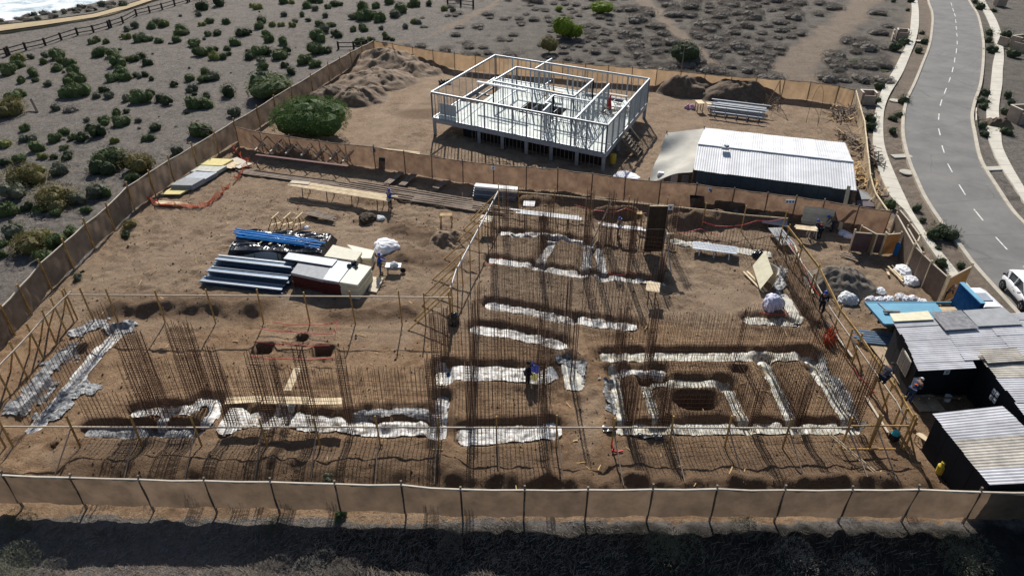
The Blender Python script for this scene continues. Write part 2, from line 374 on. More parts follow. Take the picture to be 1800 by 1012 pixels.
for nme, arr in (('pale', pale), ('site', site), ('dirt', np.maximum(dirt, verge * .75)), ('east', east), ('fresh', fresh), ('red', red), ('bank', sstep(20.3, 19.6, yf + (fbm(xf, yf, 1.2, 16) - .5) * 1.2) * sstep(-1.2, .6, 1.2 * fbm(xf, yf, 5, 17) + .22 * (xf + 6)) * (1 - site))):
    a = me.attributes.new(nme, 'FLOAT', 'POINT'); a.data.foreach_set('value', arr.astype(np.float32))
gm = bpy.data.materials.new('ground soil'); gm.use_nodes = True; n = gm.node_tree; L = n.links; P_ = n.nodes['Principled BSDF']
P_.inputs['Roughness'].default_value = .95; P_.inputs['Specular IOR Level'].default_value = .1
tc = n.nodes.new('ShaderNodeTexCoord')
def nz(scale, det=8, rough=.65, dist=0.0):
    t = n.nodes.new('ShaderNodeTexNoise'); t.inputs['Scale'].default_value = scale; t.inputs['Detail'].default_value = det; t.inputs['Roughness'].default_value = rough
    t.inputs['Distortion'].default_value = dist; L.new(tc.outputs['Object'], t.inputs['Vector']); return t.outputs['Fac']
def ramp(src, *st):
    r = n.nodes.new('ShaderNodeValToRGB'); L.new(src, r.inputs[0]); e = r.color_ramp.elements
    while len(e) < len(st): e.new(.5)
    for i, (p, c) in enumerate(st): e[i].position = p; e[i].color = (*c, 1) if len(c) == 3 else c
    return r.outputs[0]
def att(nm): a = n.nodes.new('ShaderNodeAttribute'); a.attribute_name = nm; return a.outputs['Fac']
def mix(f, a, b):
    m = n.nodes.new('ShaderNodeMix'); m.data_type = 'RGBA'
    if isinstance(f, float): m.inputs[0].default_value = f
    else: L.new(f, m.inputs[0])
    L.new(a, m.inputs[6]); L.new(b, m.inputs[7]); return m.outputs[2]
def mul(a, b):
    m = n.nodes.new('ShaderNodeMath'); m.operation = 'MULTIPLY'; L.new(a, m.inputs[0])
    if isinstance(b, float): m.inputs[1].default_value = b
    else: L.new(b, m.inputs[1])
    return m.outputs[0]
big, mid, fin, spk, tuf, cl = nz(.12), nz(.55, 10, .72), nz(6, 10, .8), nz(2.6, 10, .85, .5), nz(.9, 6, .7), nz(4.5, 4, .6, .6)
field = mix(mul(fin, .75), ramp(mid, (.36, (.140, .122, .107)), (.5, (.205, .182, .162)), (.64, (.25, .218, .188))), ramp(spk, (.44, (.065, .054, .045)), (.56, (.35, .315, .28))))
eastc = mix(mul(fin, .65), ramp(mid, (.36, (.120, .105, .088)), (.64, (.225, .20, .17))), ramp(spk, (.40, (.045, .040, .037)), (.52, (.15, .135, .12)), (.62, (.30, .28, .26))))
tan = mix(mul(fin, .55), ramp(mid, (.36, (.240, .164, .106)), (.5, (.355, .255, .170)), (.64, (.435, .322, .220))), ramp(spk, (.44, (.12, .082, .055)), (.57, (.42, .32, .23))))
tan = mix(ramp(cl, (.30, (.55,) * 3), (.42, (0,) * 3)), tan, ramp(fin, (.3, (.085, .058, .040)), (.7, (.14, .10, .07))))
redc = mix(mul(fin, .55), ramp(mid, (.36, (.255, .155, .088)), (.5, (.375, .240, .140)), (.64, (.465, .312, .190))), ramp(spk, (.42, (.12, .074, .045)), (.57, (.45, .32, .21))))
redc = mix(ramp(cl, (.30, (.5,) * 3), (.42, (0,) * 3)), redc, ramp(fin, (.3, (.07, .045, .03)), (.7, (.11, .075, .05))))
dirtc = mix(mul(fin, .4), ramp(mid, (.3, (.23, .175, .130)), (.7, (.32, .25, .19))), ramp(spk, (.42, (.13, .10, .08)), (.6, (.33, .27, .21))))
bank_shadec = mix(mul(fin, .6), ramp(mid, (.3, (.022, .022, .020)), (.7, (.050, .047, .040))), ramp(spk, (.42, (.010, .010, .010)), (.6, (.075, .07, .062))))  # dark scrub mat with the fence shade on the bank put into its colour
frc = mix(mul(fin, .6), ramp(mid, (.3, (.165, .105, .065)), (.7, (.27, .180, .112))), ramp(spk, (.42, (.04, .026, .018)), (.6, (.18, .12, .08))))
field = mix(ramp(tuf, (.56, (0,) * 3), (.66, (.65,) * 3)), field, ramp(fin, (.35, (.075, .066, .050)), (.65, (.17, .15, .12))))
c = mix(att('east'), field, eastc)
c = mix(mul(att('dirt'), .85), c, dirtc)
c = mix(att('bank'), c, bank_shadec); c = mix(att('site'), c, tan); c = mix(att('red'), c, redc); c = mix(mul(att('pale'), .6), c, ramp(mid, (.3, (.33, .24, .165)), (.7, (.43, .32, .225))))
c = mix(mul(att('fresh'), ramp(mid, (.35, (.45,) * 3), (.6, (.95,) * 3))), c, frc)
L.new(c, P_.inputs['Base Color'])
bp = n.nodes.new('ShaderNodeBump'); bp.inputs['Strength'].default_value = 1.0; bp.inputs['Distance'].default_value = .22
ad = n.nodes.new('ShaderNodeMath'); ad.operation = 'ADD'; L.new(spk, ad.inputs[0]); L.new(fin, ad.inputs[1]); L.new(ad.outputs[0], bp.inputs['Height']); L.new(bp.outputs[0], P_.inputs['Normal'])
me.materials.append(gm)
go = bpy.data.objects.new('ground', me); COL.objects.link(go); struct(go)

# ocean
om = bpy.data.materials.new('sea water'); om.use_nodes = True; n = om.node_tree; L = n.links; P_ = n.nodes['Principled BSDF']
tc = n.nodes.new('ShaderNodeTexCoord')
f1 = nz(.12, 9, .7, .8)
L.new(ramp(f1, (.36, (.25, .36, .42)), (.46, (.62, .70, .74)), (.54, (.92, .94, .96))), P_.inputs['Base Color'])  # white sun glare on the waves is put into the water colour
P_.inputs['Roughness'].default_value = .3
bp = n.nodes.new('ShaderNodeBump'); bp.inputs['Strength'].default_value = .8; bp.inputs['Distance'].default_value = .6; L.new(nz(.35, 6), bp.inputs['Height']); L.new(bp.outputs[0], P_.inputs['Normal'])
o = MB().add([(-3000, 60, -7), (400, 60, -7), (400, 4000, -7), (-3000, 4000, -7)], [(0, 1, 2, 3)]).build('sea', om); struct(o)

# strips that follow the ground: road, kerbs, pavements, path
def ribbon(name, Lp, Rp, z, m, n=160, thick=None, nacross=1):
    def res(P):
        P = [Vector((p.x, p.y, 0)) for p in P]
        # Catmull-Rom through the traced points
        Q = []
        for i in range(len(P) - 1):
            p0 = P[max(i - 1, 0)]; p1 = P[i]; p2 = P[i + 1]; p3 = P[min(i + 2, len(P) - 1)]
            for k in range(12):
                t = k / 12; Q.append(.5 * ((2 * p1) + (p2 - p0) * t + (2 * p0 - 5 * p1 + 4 * p2 - p3) * t * t + (3 * p1 - p0 - 3 * p2 + p3) * t ** 3))
        Q.append(P[-1]); D = [0]
        for a, b in zip(Q[:-1], Q[1:]): D.append(D[-1] + (b - a).length)
        out = []; j = 0
        for i in range(n + 1):
            s = D[-1] * i / n
            while j < len(D) - 2 and D[j + 1] < s: j += 1
            t = (s - D[j]) / max(D[j + 1] - D[j], 1e-9); out.append(Q[j].lerp(Q[j + 1], t))
        return out
    A, B = res(Lp), res(Rp); b = MB(); vs = []
    for i in range(n + 1):
        for k in range(nacross + 1):
            p = A[i].lerp(B[i], k / nacross); vs.append((p.x, p.y, z))
    w_ = nacross + 1; fs = [(i * w_ + k, i * w_ + k + 1, (i + 1) * w_ + k + 1, (i + 1) * w_ + k) for i in range(n) for k in range(nacross)]
    if thick:
        o_ = len(vs); vs += [(v[0], v[1], v[2] - thick) for v in vs]
        for i in range(n):
            fs.append((i * w_, (i + 1) * w_, o_ + (i + 1) * w_, o_ + i * w_)); fs.append(((i + 1) * w_ + nacross, i * w_ + nacross, o_ + i * w_ + nacross, o_ + (i + 1) * w_ + nacross))
        fs.append((0, nacross, o_ + nacross, o_)); 
    b.add(vs, fs)
    return b.build(name, m), A, B
ASPH = mat('asphalt', (0.155, 0.152, 0.147), scale=.30, bump=.2, bscale=30, col2=(0.225, 0.218, 0.206), var=.1)
CONCP = mat('pale concrete paving', (0.50, 0.47, 0.40), var=.10, scale=.8, bump=.2)
KERB = mat('kerb concrete', (0.42, 0.38, 0.31), var=.15, scale=1.2)
_m = ASPH.node_tree; _p = _m.nodes['Principled BSDF']; _l = [k for k in _m.links if k.to_socket == _p.inputs['Base Color']][0].from_socket
_v = _m.nodes.new('ShaderNodeTexVoronoi'); _v.feature = 'DISTANCE_TO_EDGE'; _v.inputs['Scale'].default_value = .22; _t = _m.nodes.new('ShaderNodeTexCoord'); _n = _m.nodes.new('ShaderNodeTexNoise'); _n.inputs['Scale'].default_value = .8; _x = _m.nodes.new('ShaderNodeMix'); _x.data_type = 'VECTOR'; _x.inputs[0].default_value = .25
_m.links.new(_t.outputs['Object'], _n.inputs['Vector']); _m.links.new(_t.outputs['Object'], _x.inputs[4]); _m.links.new(_n.outputs['Color'], _x.inputs[5]); _m.links.new(_x.outputs[1], _v.inputs['Vector'])
_r = _m.nodes.new('ShaderNodeValToRGB'); _m.links.new(_v.outputs['Distance'], _r.inputs[0]); _r.color_ramp.elements[0].position = .0; _r.color_ramp.elements[0].color = (.76, .76, .76, 1); _r.color_ramp.elements[1].position = .012; _r.color_ramp.elements[1].color = (1, 1, 1, 1)
_k = _m.nodes.new('ShaderNodeMix'); _k.data_type = 'RGBA'; _k.blend_type = 'MULTIPLY'; _k.inputs[0].default_value = 1; _m.links.new(_l, _k.inputs[6]); _m.links.new(_r.outputs[0], _k.inputs[7]); _m.links.new(_k.outputs[2], _p.inputs['Base Color'])
roadL = GP([(1620, -60), (1632, 0), (1640, 25), (1640, 50), (1635, 82), (1622, 117), (1610, 147), (1597, 175), (1591, 200), (1589, 225), (1591, 250), (1600, 285), (1612, 315), (1630, 353), (1660, 398), (1685, 428), (1712, 465), (1750, 508), (1800, 563), (1880, 655), (1960, 760)])
roadR = GP([(1672, -60), (1700, 0), (1715, 25), (1722, 50), (1726, 80), (1725, 112), (1720, 150), (1710, 180), (1705, 207), (1710, 240), (1717, 275), (1727, 298), (1750, 335), (1775, 373), (1800, 400), (1845, 448), (1900, 500), (1990, 580), (2090, 680), (2190, 780), (2300, 900)])
o, RA, RB = ribbon('road', roadL, roadR, .13, ASPH, n=260, nacross=6); struct(o)
for nm, A, sgn in (('kerb', RA, -1), ('kerb', RB, 1)):
    b = MB(); 
    pl = []
    for i in range(len(A)):
        t = (A[min(i + 1, len(A) - 1)] - A[max(i - 1, 0)]).normalized(); nn = Vector((t.y, -t.x, 0)) * (sgn if True else 1)
        # outward normal points away from the other kerb
        oth = (RB if sgn < 0 else RA)[i]
        if (A[i] - oth).dot(nn) < 0: nn = -nn
        pl.append((A[i], A[i] + nn * .32))
    for i in range(len(pl) - 1):
        a, b_ = pl[i]; c_, d_ = pl[i + 1]
        b.add([(a.x, a.y, .23), (b_.x, b_.y, .23), (d_.x, d_.y, .23), (c_.x, c_.y, .23), (a.x, a.y, .0), (b_.x, b_.y, -.15), (d_.x, d_.y, -.15), (c_.x, c_.y, .0)],
              [(0, 1, 2, 3), (0, 3, 7, 4), (1, 5, 6, 2)])
    struct(b.build(nm, KERB))
pavL = GP([(1588, -60), (1601, 0), (1601, 37), (1596, 70), (1585, 95), (1570, 125), (1552, 155), (1542, 182), (1536, 212), (1534, 250), (1536, 272), (1547, 310), (1565, 348), (1590, 373), (1610, 403), (1635, 440), (1667, 485), (1700, 525), (1740, 575)])
pavR = GP([(1600, -60), (1612, 0), (1615, 37), (1611, 67), (1600, 97), (1585, 132), (1565, 165), (1555, 190), (1552, 215), (1553, 250), (1560, 278), (1575, 315), (1590, 348), (1605, 378), (1628, 412), (1655, 447), (1690, 490), (1722, 530), (1765, 585)])
o, PA, PB = ribbon('pavement', pavL, pavR, .16, CONCP, n=150, thick=.3); struct(o)
pv2L = GP([(1700, -60), (1720, 0), (1735, 35), (1746, 65), (1750, 87), (1745, 112), (1743, 130), (1740, 160), (1734, 190), (1735, 232), (1739, 253), (1755, 290), (1780, 328), (1800, 360), (1850, 430), (1930, 520)])
pv2R = GP([(1706, -60), (1730, 0), (1750, 35), (1760, 65), (1764, 100), (1762, 125), (1761, 150), (1757, 175), (1755, 200), (1759, 240), (1762, 262), (1775, 290), (1797, 328), (1822, 365), (1875, 430), (1960, 520)])
o, QA, QB = ribbon('pavement', pv2L, pv2R, .16, CONCP, n=150, thick=.3); struct(o)
# paving joints: thin recessed lines built as dark strips set just proud
b = MB()
for A, B in ((PA, PB), (QA, QB)):
    for i in range(3, len(A) - 1, 2):
        t = (A[i + 1] - A[i]).normalized() * .025
        b.add([(A[i].x - t.x, A[i].y - t.y, .164), (B[i].x - t.x, B[i].y - t.y, .164), (B[i].x + t.x, B[i].y + t.y, .164), (A[i].x + t.x, A[i].y + t.y, .164)], [(0, 1, 2, 3)])
struct(b.build('pavement_joints', mat('joint filler', (.26, .24, .2))))
b = MB()
for a, c_ in [((1665, -14), (1667, -3)), ((1671, 6), (1673, 12)), ((1674, 16), (1676, 22)), ((1677, 25), (1679, 31)), ((1679, 36), (1680, 42)), ((1680, 48), (1681, 54)), ((1681, 60), (1682, 66)), ((1682, 74), (1682, 80)), ((1681, 87), (1680, 96)), ((1678, 103), (1677, 112)),
              ((1675, 120), (1673, 129)), ((1670, 138), (1667, 147)), ((1663, 157), (1659, 167)), ((1655, 177), (1652, 188)), ((1650, 202), (1649, 213)), ((1649, 228), (1652, 240)), ((1655, 258), (1659, 271)), ((1665, 290), (1673, 305)), ((1685, 327), (1696, 345)), ((1711, 370), (1727, 390)), ((1749, 419), (1769, 441)), ((1797, 470), (1822, 497))]:
    p, q2 = G(*a), G(*c_); t = (q2 - p).normalized(); s_ = Vector((-t.y, t.x, 0)) * .055
    b.add([(v.x, v.y, .134) for v in (p - s_, p + s_, q2 + s_, q2 - s_)], [(0, 1, 2, 3)])
struct(b.build('road_markings', mat('road paint', (.36, .36, .34), scale=2.2, thresh=.45, col2=(.66, .66, .63))))
pathm = mat('yellow gravel path', (.42, .32, .18), var=.12, scale=.6, bump=.3)
pa = [G(x, y) for x, y in [(-60, 57), (0, 48), (85, 39), (165, 28), (215, 14), (262, 0), (300, -14)]]; pb = [G(x, y) for x, y in [(-60, 70), (0, 60), (85, 48), (170, 35), (225, 20), (283, 0), (330, -14)]]
b, _, _ = ribbon('gravel_path', pa, pb, .35, pathm, n=60, thick=.6); struct(b)
for Pp in (pa, pb):
    bb = MB()
    for p, q2 in zip(Pp[:-1], Pp[1:]): bb.bar((p.x, p.y, .38), (q2.x, q2.y, .38), .16, .12)
    struct(bb.build('path_edging', WOODD))

# ------------------------------------------------------------ soil and sand heaps
def heap(name, label, px, py, rx, ry, h, m, rot=0, seed=0, sharp=1.0, furrow=.25, res=46):
    c = G(px, py); vs = []; nr, na = res // 2, res * 2
    rr = np.linspace(0, 1.15, nr); aa = np.linspace(0, 2 * np.pi, na, endpoint=False)
    A, Rr = np.meshgrid(aa, rr); lx = Rr * np.cos(A) * rx; ly = Rr * np.sin(A) * ry
    x = c.x + lx * math.cos(rot) - ly * math.sin(rot); y = c.y + lx * math.sin(rot) + ly * math.cos(rot)
    wob = 1 + (fbm(x, y, rx * .9, seed) - .5) * .7; d = Rr / wob
    prof = np.clip(1 - d, 0, 1); prof = prof ** sharp if sharp != 1 else prof
    prof = np.clip(1 - d * d, 0, 1) ** 1.25 * .8 + prof * .2
    lump = fbm(x, y, rx * .42, seed + 9, 4)
    rid = (1 - np.abs(2 * fbm(np.cos(A) * 3 + c.x, np.sin(A) * 3 + Rr * .5 + c.y, .5, seed + 3, 2) - 1))
    z = HF(x.ravel(), y.ravel()).reshape(x.shape) + prof * h * (.5 + 1.0 * lump) * (1 - furrow * .30 * np.minimum(Rr * 2.5, 1) + furrow * .35 * rid * np.minimum(Rr * 2.5, 1)) + (fbm(x, y, .9, seed + 5, 4) - .5) * .75 * np.clip(prof * 4, 0, 1) - .25 * sstep(.95, 1.15, Rr)
    co = np.column_stack([(x - c.x).ravel(), (y - c.y).ravel(), z.ravel()])
    ix = np.arange(nr * na).reshape(nr, na); qd = np.column_stack([ix[:-1].ravel(), np.roll(ix[:-1], -1, 1).ravel(), np.roll(ix[1:], -1, 1).ravel(), ix[1:].ravel()])
    me = npmesh(name, co, qd); me.materials.append(m); o = bpy.data.objects.new(name, me); COL.objects.link(o); o.location = (c.x, c.y, 0)
    return tag(o, label, 'soil heap')
heap('soil_mound', 'big tan soil mound in the far corner of the fence below a small shrub', 690, 114, 6.2, 5.6, 1.9, SOILT, seed=1, furrow=.5)
heap('soil_mound', 'low shoulder of dug soil sloping down from the corner mound', 735, 122, 5.0, 4.5, 1.1, SOILT, seed=2, furrow=.5)
heap('soil_mound', 'cone of tan soil in front of the corner mound', 632, 174, 3.8, 3.2, 1.5, SOILT, seed=3, furrow=.35)
heap('soil_mound', 'ridge of tan soil between cone and corner mound', 662, 144, 5.2, 4.2, 1.3, SOILT, seed=14, furrow=.5)
heap('soil_mound', 'dark soil bank pushed against the left fence', 583, 168, 3.0, 3.2, 1.1, SOILM, seed=4)
heap('soil_mound', 'brown soil heap behind the big round bush', 520, 200, 2.8, 3.0, 1.2, SOILM, seed=5)
heap('soil_mound', 'dark soil heap right of the steel frame house', 1208, 160, 4.8, 2.8, 2.0, SOILM, seed=6, sharp=.7)
heap('soil_mound', 'larger dark soil heap behind the stacked steel', 1295, 168, 7.2, 3.4, 2.2, SOILM, seed=7, sharp=.7)
heap('sand_pile', 'dark grey sand pile beside the right hand batter boards', 1476, 500, 2.4, 2.0, 1.25, SAND, seed=8, furrow=.15)
heap('soil_mound', 'reddish heap of soil on the far pavement', 1749, 220, 1.9, 1.6, 1.0, SOILM, seed=9)
heap('soil_mound', 'churned soil by the upper end of the diagonal rail', 790, 425, 1.6, 1.3, .4, SOILT, seed=10)
# ------------------------------------------------------------ white sheeting and footings in the trenches
def draped(name, label, pts, width, m, cat='ground sheet', cell=.075, rag=.35, lift=.045, crump=.10, seed=0, z_top=None):
    P = [G(*p) for p in pts]; mg = width
    x0, x1 = min(p.x for p in P) - mg, max(p.x for p in P) + mg; y0, y1 = min(p.y for p in P) - mg, max(p.y for p in P) + mg
    xs = np.arange(x0, x1, cell); ys = np.arange(y0, y1, cell); X, Y = np.meshgrid(xs, ys); xr, yr = X.ravel(), Y.ravel()
    d = segdist(xr, yr, P); lim = width / 2 + (fbm(xr, yr, .7, 30 + seed, 3) - .5) * 2 * rag
    crk = np.abs(2 * fbm(xr * 1.0, yr * 1.0, .42, 33 + seed, 2) - 1)
    z = HF(xr, yr) + lift + crump * crk
    if z_top is not None: z = np.full(z.shape, z_top) + .02 * crk
    ok = (d < lim).reshape(X.shape); idx = np.arange(X.size).reshape(X.shape)
    keep = ok[:-1, :-1] | ok[1:, :-1] & ok[:-1, 1:]
    qd = np.column_stack([idx[:-1, :-1][keep], idx[:-1, 1:][keep], idx[1:, 1:][keep], idx[1:, :-1][keep]])
    if not len(qd): return None
    used, inv = np.unique(qd, return_inverse=True); cx, cy = (x0 + x1) / 2, (y0 + y1) / 2
    co = np.column_stack([xr[used] - cx, yr[used] - cy, z[used]]); me = npmesh(name, co, inv.reshape(qd.shape)); me.materials.append(m)
    if crump > .05: me.polygons.foreach_set('use_smooth', np.zeros(len(me.polygons), bool))
    o = bpy.data.objects.new(name, me); COL.objects.link(o); o.location = (cx, cy, 0)
    return tag(o, label, cat)
for i, (pts, wd, k, lab, dep) in enumerate(STRIPS):
    if k is None: continue
    draped({'C': 'concrete_footing', 'G': 'plastic_sheet'}.get(k, 'white_footing'), lab, pts, wd * .84, {'P': PLAST, 'Y': PLASY, 'G': PLASG, 'C': CONC}[k],
           'footing' if k != 'G' else 'plastic sheet', rag=.04 if k in 'YC' else .07, crump=.012 if k in 'CY' else .03, seed=i)
draped('plastic_sheet', 'wide crumpled grey plastic on the bank left of the diagonal trench', [(36, 718), (80, 660), (122, 616)], 1.2, PLASG, 'plastic sheet', rag=.75, crump=.10, seed=41)
draped('plastic_sheet', 'shiny crumpled plastic right of the diagonal trench', [(92, 728), (118, 700), (148, 682)], 1.2, PLASG, 'plastic sheet', rag=.7, crump=.14, seed=42)
draped('plastic_sheet', 'dark crumpled plastic round the head of the diagonal trench', [(140, 585), (165, 572), (222, 575)], 1.1, PLASG, 'plastic sheet', rag=.8, crump=.16, seed=43)
draped('plastic_sheet', 'ragged plastic around the isolated concrete pad', [(985, 632), (1022, 640), (1026, 668)], .5, PLASG, 'plastic sheet', rag=.4, crump=.14, seed=44)
draped('plastic_sheet', 'torn grey plastic left of the right rectangle', [(1066, 672), (1076, 715)], .7, PLASG, 'plastic sheet', rag=.5, crump=.12, seed=45)
draped('plastic_sheet', 'grey plastic scraps by the lean-to boards', [(1372, 470), (1368, 515)], .6, PLASG, 'plastic sheet', rag=.5, crump=.14, seed=46)
draped('plastic_sheet', 'long black plastic tail lying by the front rail', [(1066, 757), (1100, 764), (1160, 772)], .35, BLKPL, 'plastic sheet', rag=.2, crump=.12, seed=47)
draped('plastic_sheet', 'silver plastic edging outside the right rectangle', [(1436, 625), (1475, 682), (1514, 742)], .35, PLASG, 'plastic sheet', rag=.3, crump=.10, seed=48)

# ------------------------------------------------------------ shade cloth fences
def fence(label, tops, zt, zb, fab, postm, spacing=3.0, postd=.09, over=.15, railm=None, lean=0.0, place=None, rail_r=.035, seed=0, overr=None, braces=None):
    T = [G(x, y, zt) for x, y in tops]
    T = [Vector((p.x, p.y, 0)) for p in T]
    if place: pts = T
    else:
        pts = [T[0]]; carry = 0
        for a, b in zip(T[:-1], T[1:]):
            L_ = (b - a).length; s = spacing - carry
            while s < L_: pts.append(a.lerp(b, s / L_)); s += spacing
            carry = (carry + L_) % spacing
        pts.append(T[-1])
    r = random.Random(seed)
    t = thing('shade_cloth_fence', label, 'fence', (pts[0].x, pts[0].y, h1(pts[0].x, pts[0].y)))
    g = [h1(p.x, p.y) * .5 for p in pts]; g2 = [h1(p.x, p.y) for p in pts]
    dz = [r.uniform(-.05, .05) for _ in pts]
    for i, p in enumerate(pts):
        b = MB(); lx = r.uniform(-.05, .05); h = zt + dz[i] + (overr or over) * r.uniform(.5, 1.5)
        nrm = (pts[min(i + 1, len(pts) - 1)] - pts[max(i - 1, 0)]).normalized(); nn = Vector((nrm.y, -nrm.x, 0)) 
        off = nn * (-.07 if lean == 0 else lean)
        b.bar((p.x + off.x, p.y + off.y, g2[i] - .3), (p.x + off.x + lx, p.y + off.y, h), postd, postd); b.build('post', postm, t)
    for i in range(len(pts) - 1):
        a, b_ = pts[i], pts[i + 1]; nxx, nzz = 16, 6; vs = []; nrm = (b_ - a).normalized(); nn = Vector((nrm.y, -nrm.x, 0))
        belly = r.uniform(.02, .09) * r.choice((-1, 1)); sag = r.uniform(.01, .07)
        for k in range(nzz + 1):
            for j in range(nxx + 1):
                u, v = j / nxx, k / nzz; p = a.lerp(b_, u)
                zl = zb + g[i] * (1 - u) + g[i + 1] * u; zh = zt + dz[i] * (1 - u) + dz[i + 1] * u - sag * math.sin(math.pi * u)
                bl = belly * math.sin(math.pi * u) * math.sin(math.pi * v) + .03 * math.sin(9 * u + 5 * v + i) + .018 * math.sin(21 * u - 3 * v + 2 * i)
                vs.append((p.x + nn.x * bl, p.y + nn.y * bl, zl + (zh - zl) * v + (.04 * math.sin(5 * u + i) if k == 0 else 0)))
        fs = [(k * (nxx + 1) + j, k * (nxx + 1) + j + 1, (k + 1) * (nxx + 1) + j + 1, (k + 1) * (nxx + 1) + j) for k in range(nzz) for j in range(nxx)]
        MB().add(vs, fs).build('fabric_panel', fab, t, smooth=True)
        zr0, zr1 = zt + dz[i] + .01, zt + dz[i + 1] + .01
        b = MB(); m_ = a.lerp(b_, .5); zm = (zr0 + zr1) / 2 - sag
        b.bar((a.x, a.y, zr0), (m_.x, m_.y, zm), rail_r * 2, rail_r * 2).bar((m_.x, m_.y, zm), (b_.x, b_.y, zr1), rail_r * 2, rail_r * 2).build('top_rail', railm or postm, t)
    if braces:
        for i in range(0, len(pts), braces):
            p = pts[i]; nrm = (pts[min(i + 1, len(pts) - 1)] - pts[max(i - 1, 0)]).normalized(); nn = Vector((nrm.y, -nrm.x, 0))
            MB().bar((p.x, p.y, zt * .8), (p.x + nn.x * 1.1, p.y + nn.y * 1.1, 0), .06, .06).build('brace', postm, t)
    return t
FRAIL = mat('sunlit fence rail', (0.50, 0.44, 0.36), var=.1)  # rails paler than the posts
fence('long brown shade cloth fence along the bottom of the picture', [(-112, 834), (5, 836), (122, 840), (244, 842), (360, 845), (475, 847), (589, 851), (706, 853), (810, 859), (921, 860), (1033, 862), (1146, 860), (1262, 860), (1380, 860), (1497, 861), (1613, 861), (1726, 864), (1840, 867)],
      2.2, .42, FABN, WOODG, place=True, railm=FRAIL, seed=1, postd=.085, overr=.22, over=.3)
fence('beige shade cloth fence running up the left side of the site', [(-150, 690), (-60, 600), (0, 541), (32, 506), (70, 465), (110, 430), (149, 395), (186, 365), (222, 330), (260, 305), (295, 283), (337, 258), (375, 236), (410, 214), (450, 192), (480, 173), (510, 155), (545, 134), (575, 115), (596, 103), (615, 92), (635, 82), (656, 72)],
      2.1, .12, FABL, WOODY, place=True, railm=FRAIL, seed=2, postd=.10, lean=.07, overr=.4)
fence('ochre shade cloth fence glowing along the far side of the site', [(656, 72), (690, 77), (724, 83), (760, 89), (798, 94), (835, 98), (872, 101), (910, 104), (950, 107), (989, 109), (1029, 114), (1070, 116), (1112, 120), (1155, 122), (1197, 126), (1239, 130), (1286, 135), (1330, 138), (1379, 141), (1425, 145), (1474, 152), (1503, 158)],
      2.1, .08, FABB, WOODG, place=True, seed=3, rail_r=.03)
fence('dusty brown shade cloth fence dividing the two lots', [(412, 222), (455, 232), (507, 240), (560, 247), (606, 253), (655, 258), (709, 268), (757, 275), (812, 284), (867, 289), (925, 294), (981, 297), (1041, 305), (1100, 313), (1162, 319), (1225, 325), (1290, 333), (1350, 341), (1400, 347), (1450, 353), (1510, 363), (1566, 372)],
      2.1, .06, FABM, WOODG, place=True, seed=4, rail_r=.03)
tR = fence('leaning timber fence with scraps beside the road pavement', [(1505, 160), (1512, 187), (1520, 215), (1523, 245), (1527, 280), (1530, 310), (1540, 340), (1560, 370)], 1.7, .1, mat('timber hoarding', (0.36, 0.27, 0.17), var=.3, scale=1.5), WOODW, place=True, seed=5, braces=1, rail_r=.05)

BRACEM = mat('dull timber brace', (.26, .20, .15), var=.2)
# ------------------------------------------------------------ batter boards
def batter(label, rail_px, zr, post_px, hp, m_rail, m_post, brace=None, low=None, seed=0, rh=.08, drop=.0, postz=None):
    r = random.Random(seed); P = [G(x, y, zr) for x, y in rail_px]
    t = thing('batter_board', label, 'timber frame', (P[0].x, P[0].y, 0))
    for a, b in zip(P[:-1], P[1:]): MB().bar(a, b, .05, rh).build('rail', m_rail, t)
    for x, y in post_px:
        p = G(x, y, zr); g = h1(p.x, p.y) - .25
        dx, dy = r.uniform(-.08, .08), r.uniform(-.05, .05)
        MB().bar((p.x, p.y - .055, g), (p.x + dx, p.y - .055 + dy, hp + r.uniform(-.12, .12)), .075, .075).build('post', m_post, t)
        if brace:
            q = Vector((p.x + brace[0] + r.uniform(-.2, .2), p.y + brace[1] + r.uniform(-.2, .2), 0)); q.z = h1(q.x, q.y)
            MB().bar((p.x, p.y - .1, zr), q, brace[2], brace[2]).build('brace', BRACEM if brace[2] < .06 else m_post, t)
    if low:
        for (x0, y0), (x1, y1) in low:
            MB().bar(G(x0, y0, .35), G(x1, y1, .35), .05, .10).build('low_rail', m_post, t)
    return t
frx = [-8, 6, 126, 238, 345, 462, 557, 665, 768, 872, 979, 1078, 1182, 1281, 1385, 1490, 1541]
batter('long front batter board crossing the picture above the near fence', [(-60, 749), (120, 750), (345, 751), (560, 750), (768, 751), (979, 751), (1182, 751), (1385, 752), (1498, 751)], 1.35, [(x, 751) for x in frx], 2.15, WHITEW, WOODY, brace=(.12, -2.7, .05), seed=1)
batter('yellow end section of the front batter board by the shack kitchen', [(1496, 748), (1550, 748), (1600, 748)], 1.5, [(1541, 748), (1598, 748)], 2.3, WOODY, WOODY, low=[((1478, 789), (1574, 789))], seed=21)
batter('rear left batter board with tall posts beyond the cleared soil', [(120, 518), (273, 519), (455, 520), (620, 521), (793, 523)], 2.1, [(110, 518), (147, 518), (190, 518), (275, 519), (366, 520), (452, 520), (536, 521), (618, 521), (702, 522), (745, 522), (790, 523)], 2.6, WHITEW, WOODY, seed=2)
batter('white topped batter board running along the left fence', [(125, 512), (79, 557), (40, 600), (0, 641), (-50, 690)], 2.0, [(118, 516), (98, 536), (78, 557), (55, 582), (24, 612), (-6, 645)], 2.5, WHITEW, WOODY, brace=(-1.3, .5, .07), seed=3)
batter('far batter board behind the tall bar cages', [(878, 335), (975, 343), (1106, 356), (1240, 369), (1310, 378), (1385, 384)], 1.5, [(877, 335), (912, 338), (974, 343), (1040, 350), (1106, 356), (1171, 362), (1238, 369), (1308, 377), (1378, 384)], 2.2, WOODW, WOODY, seed=4)
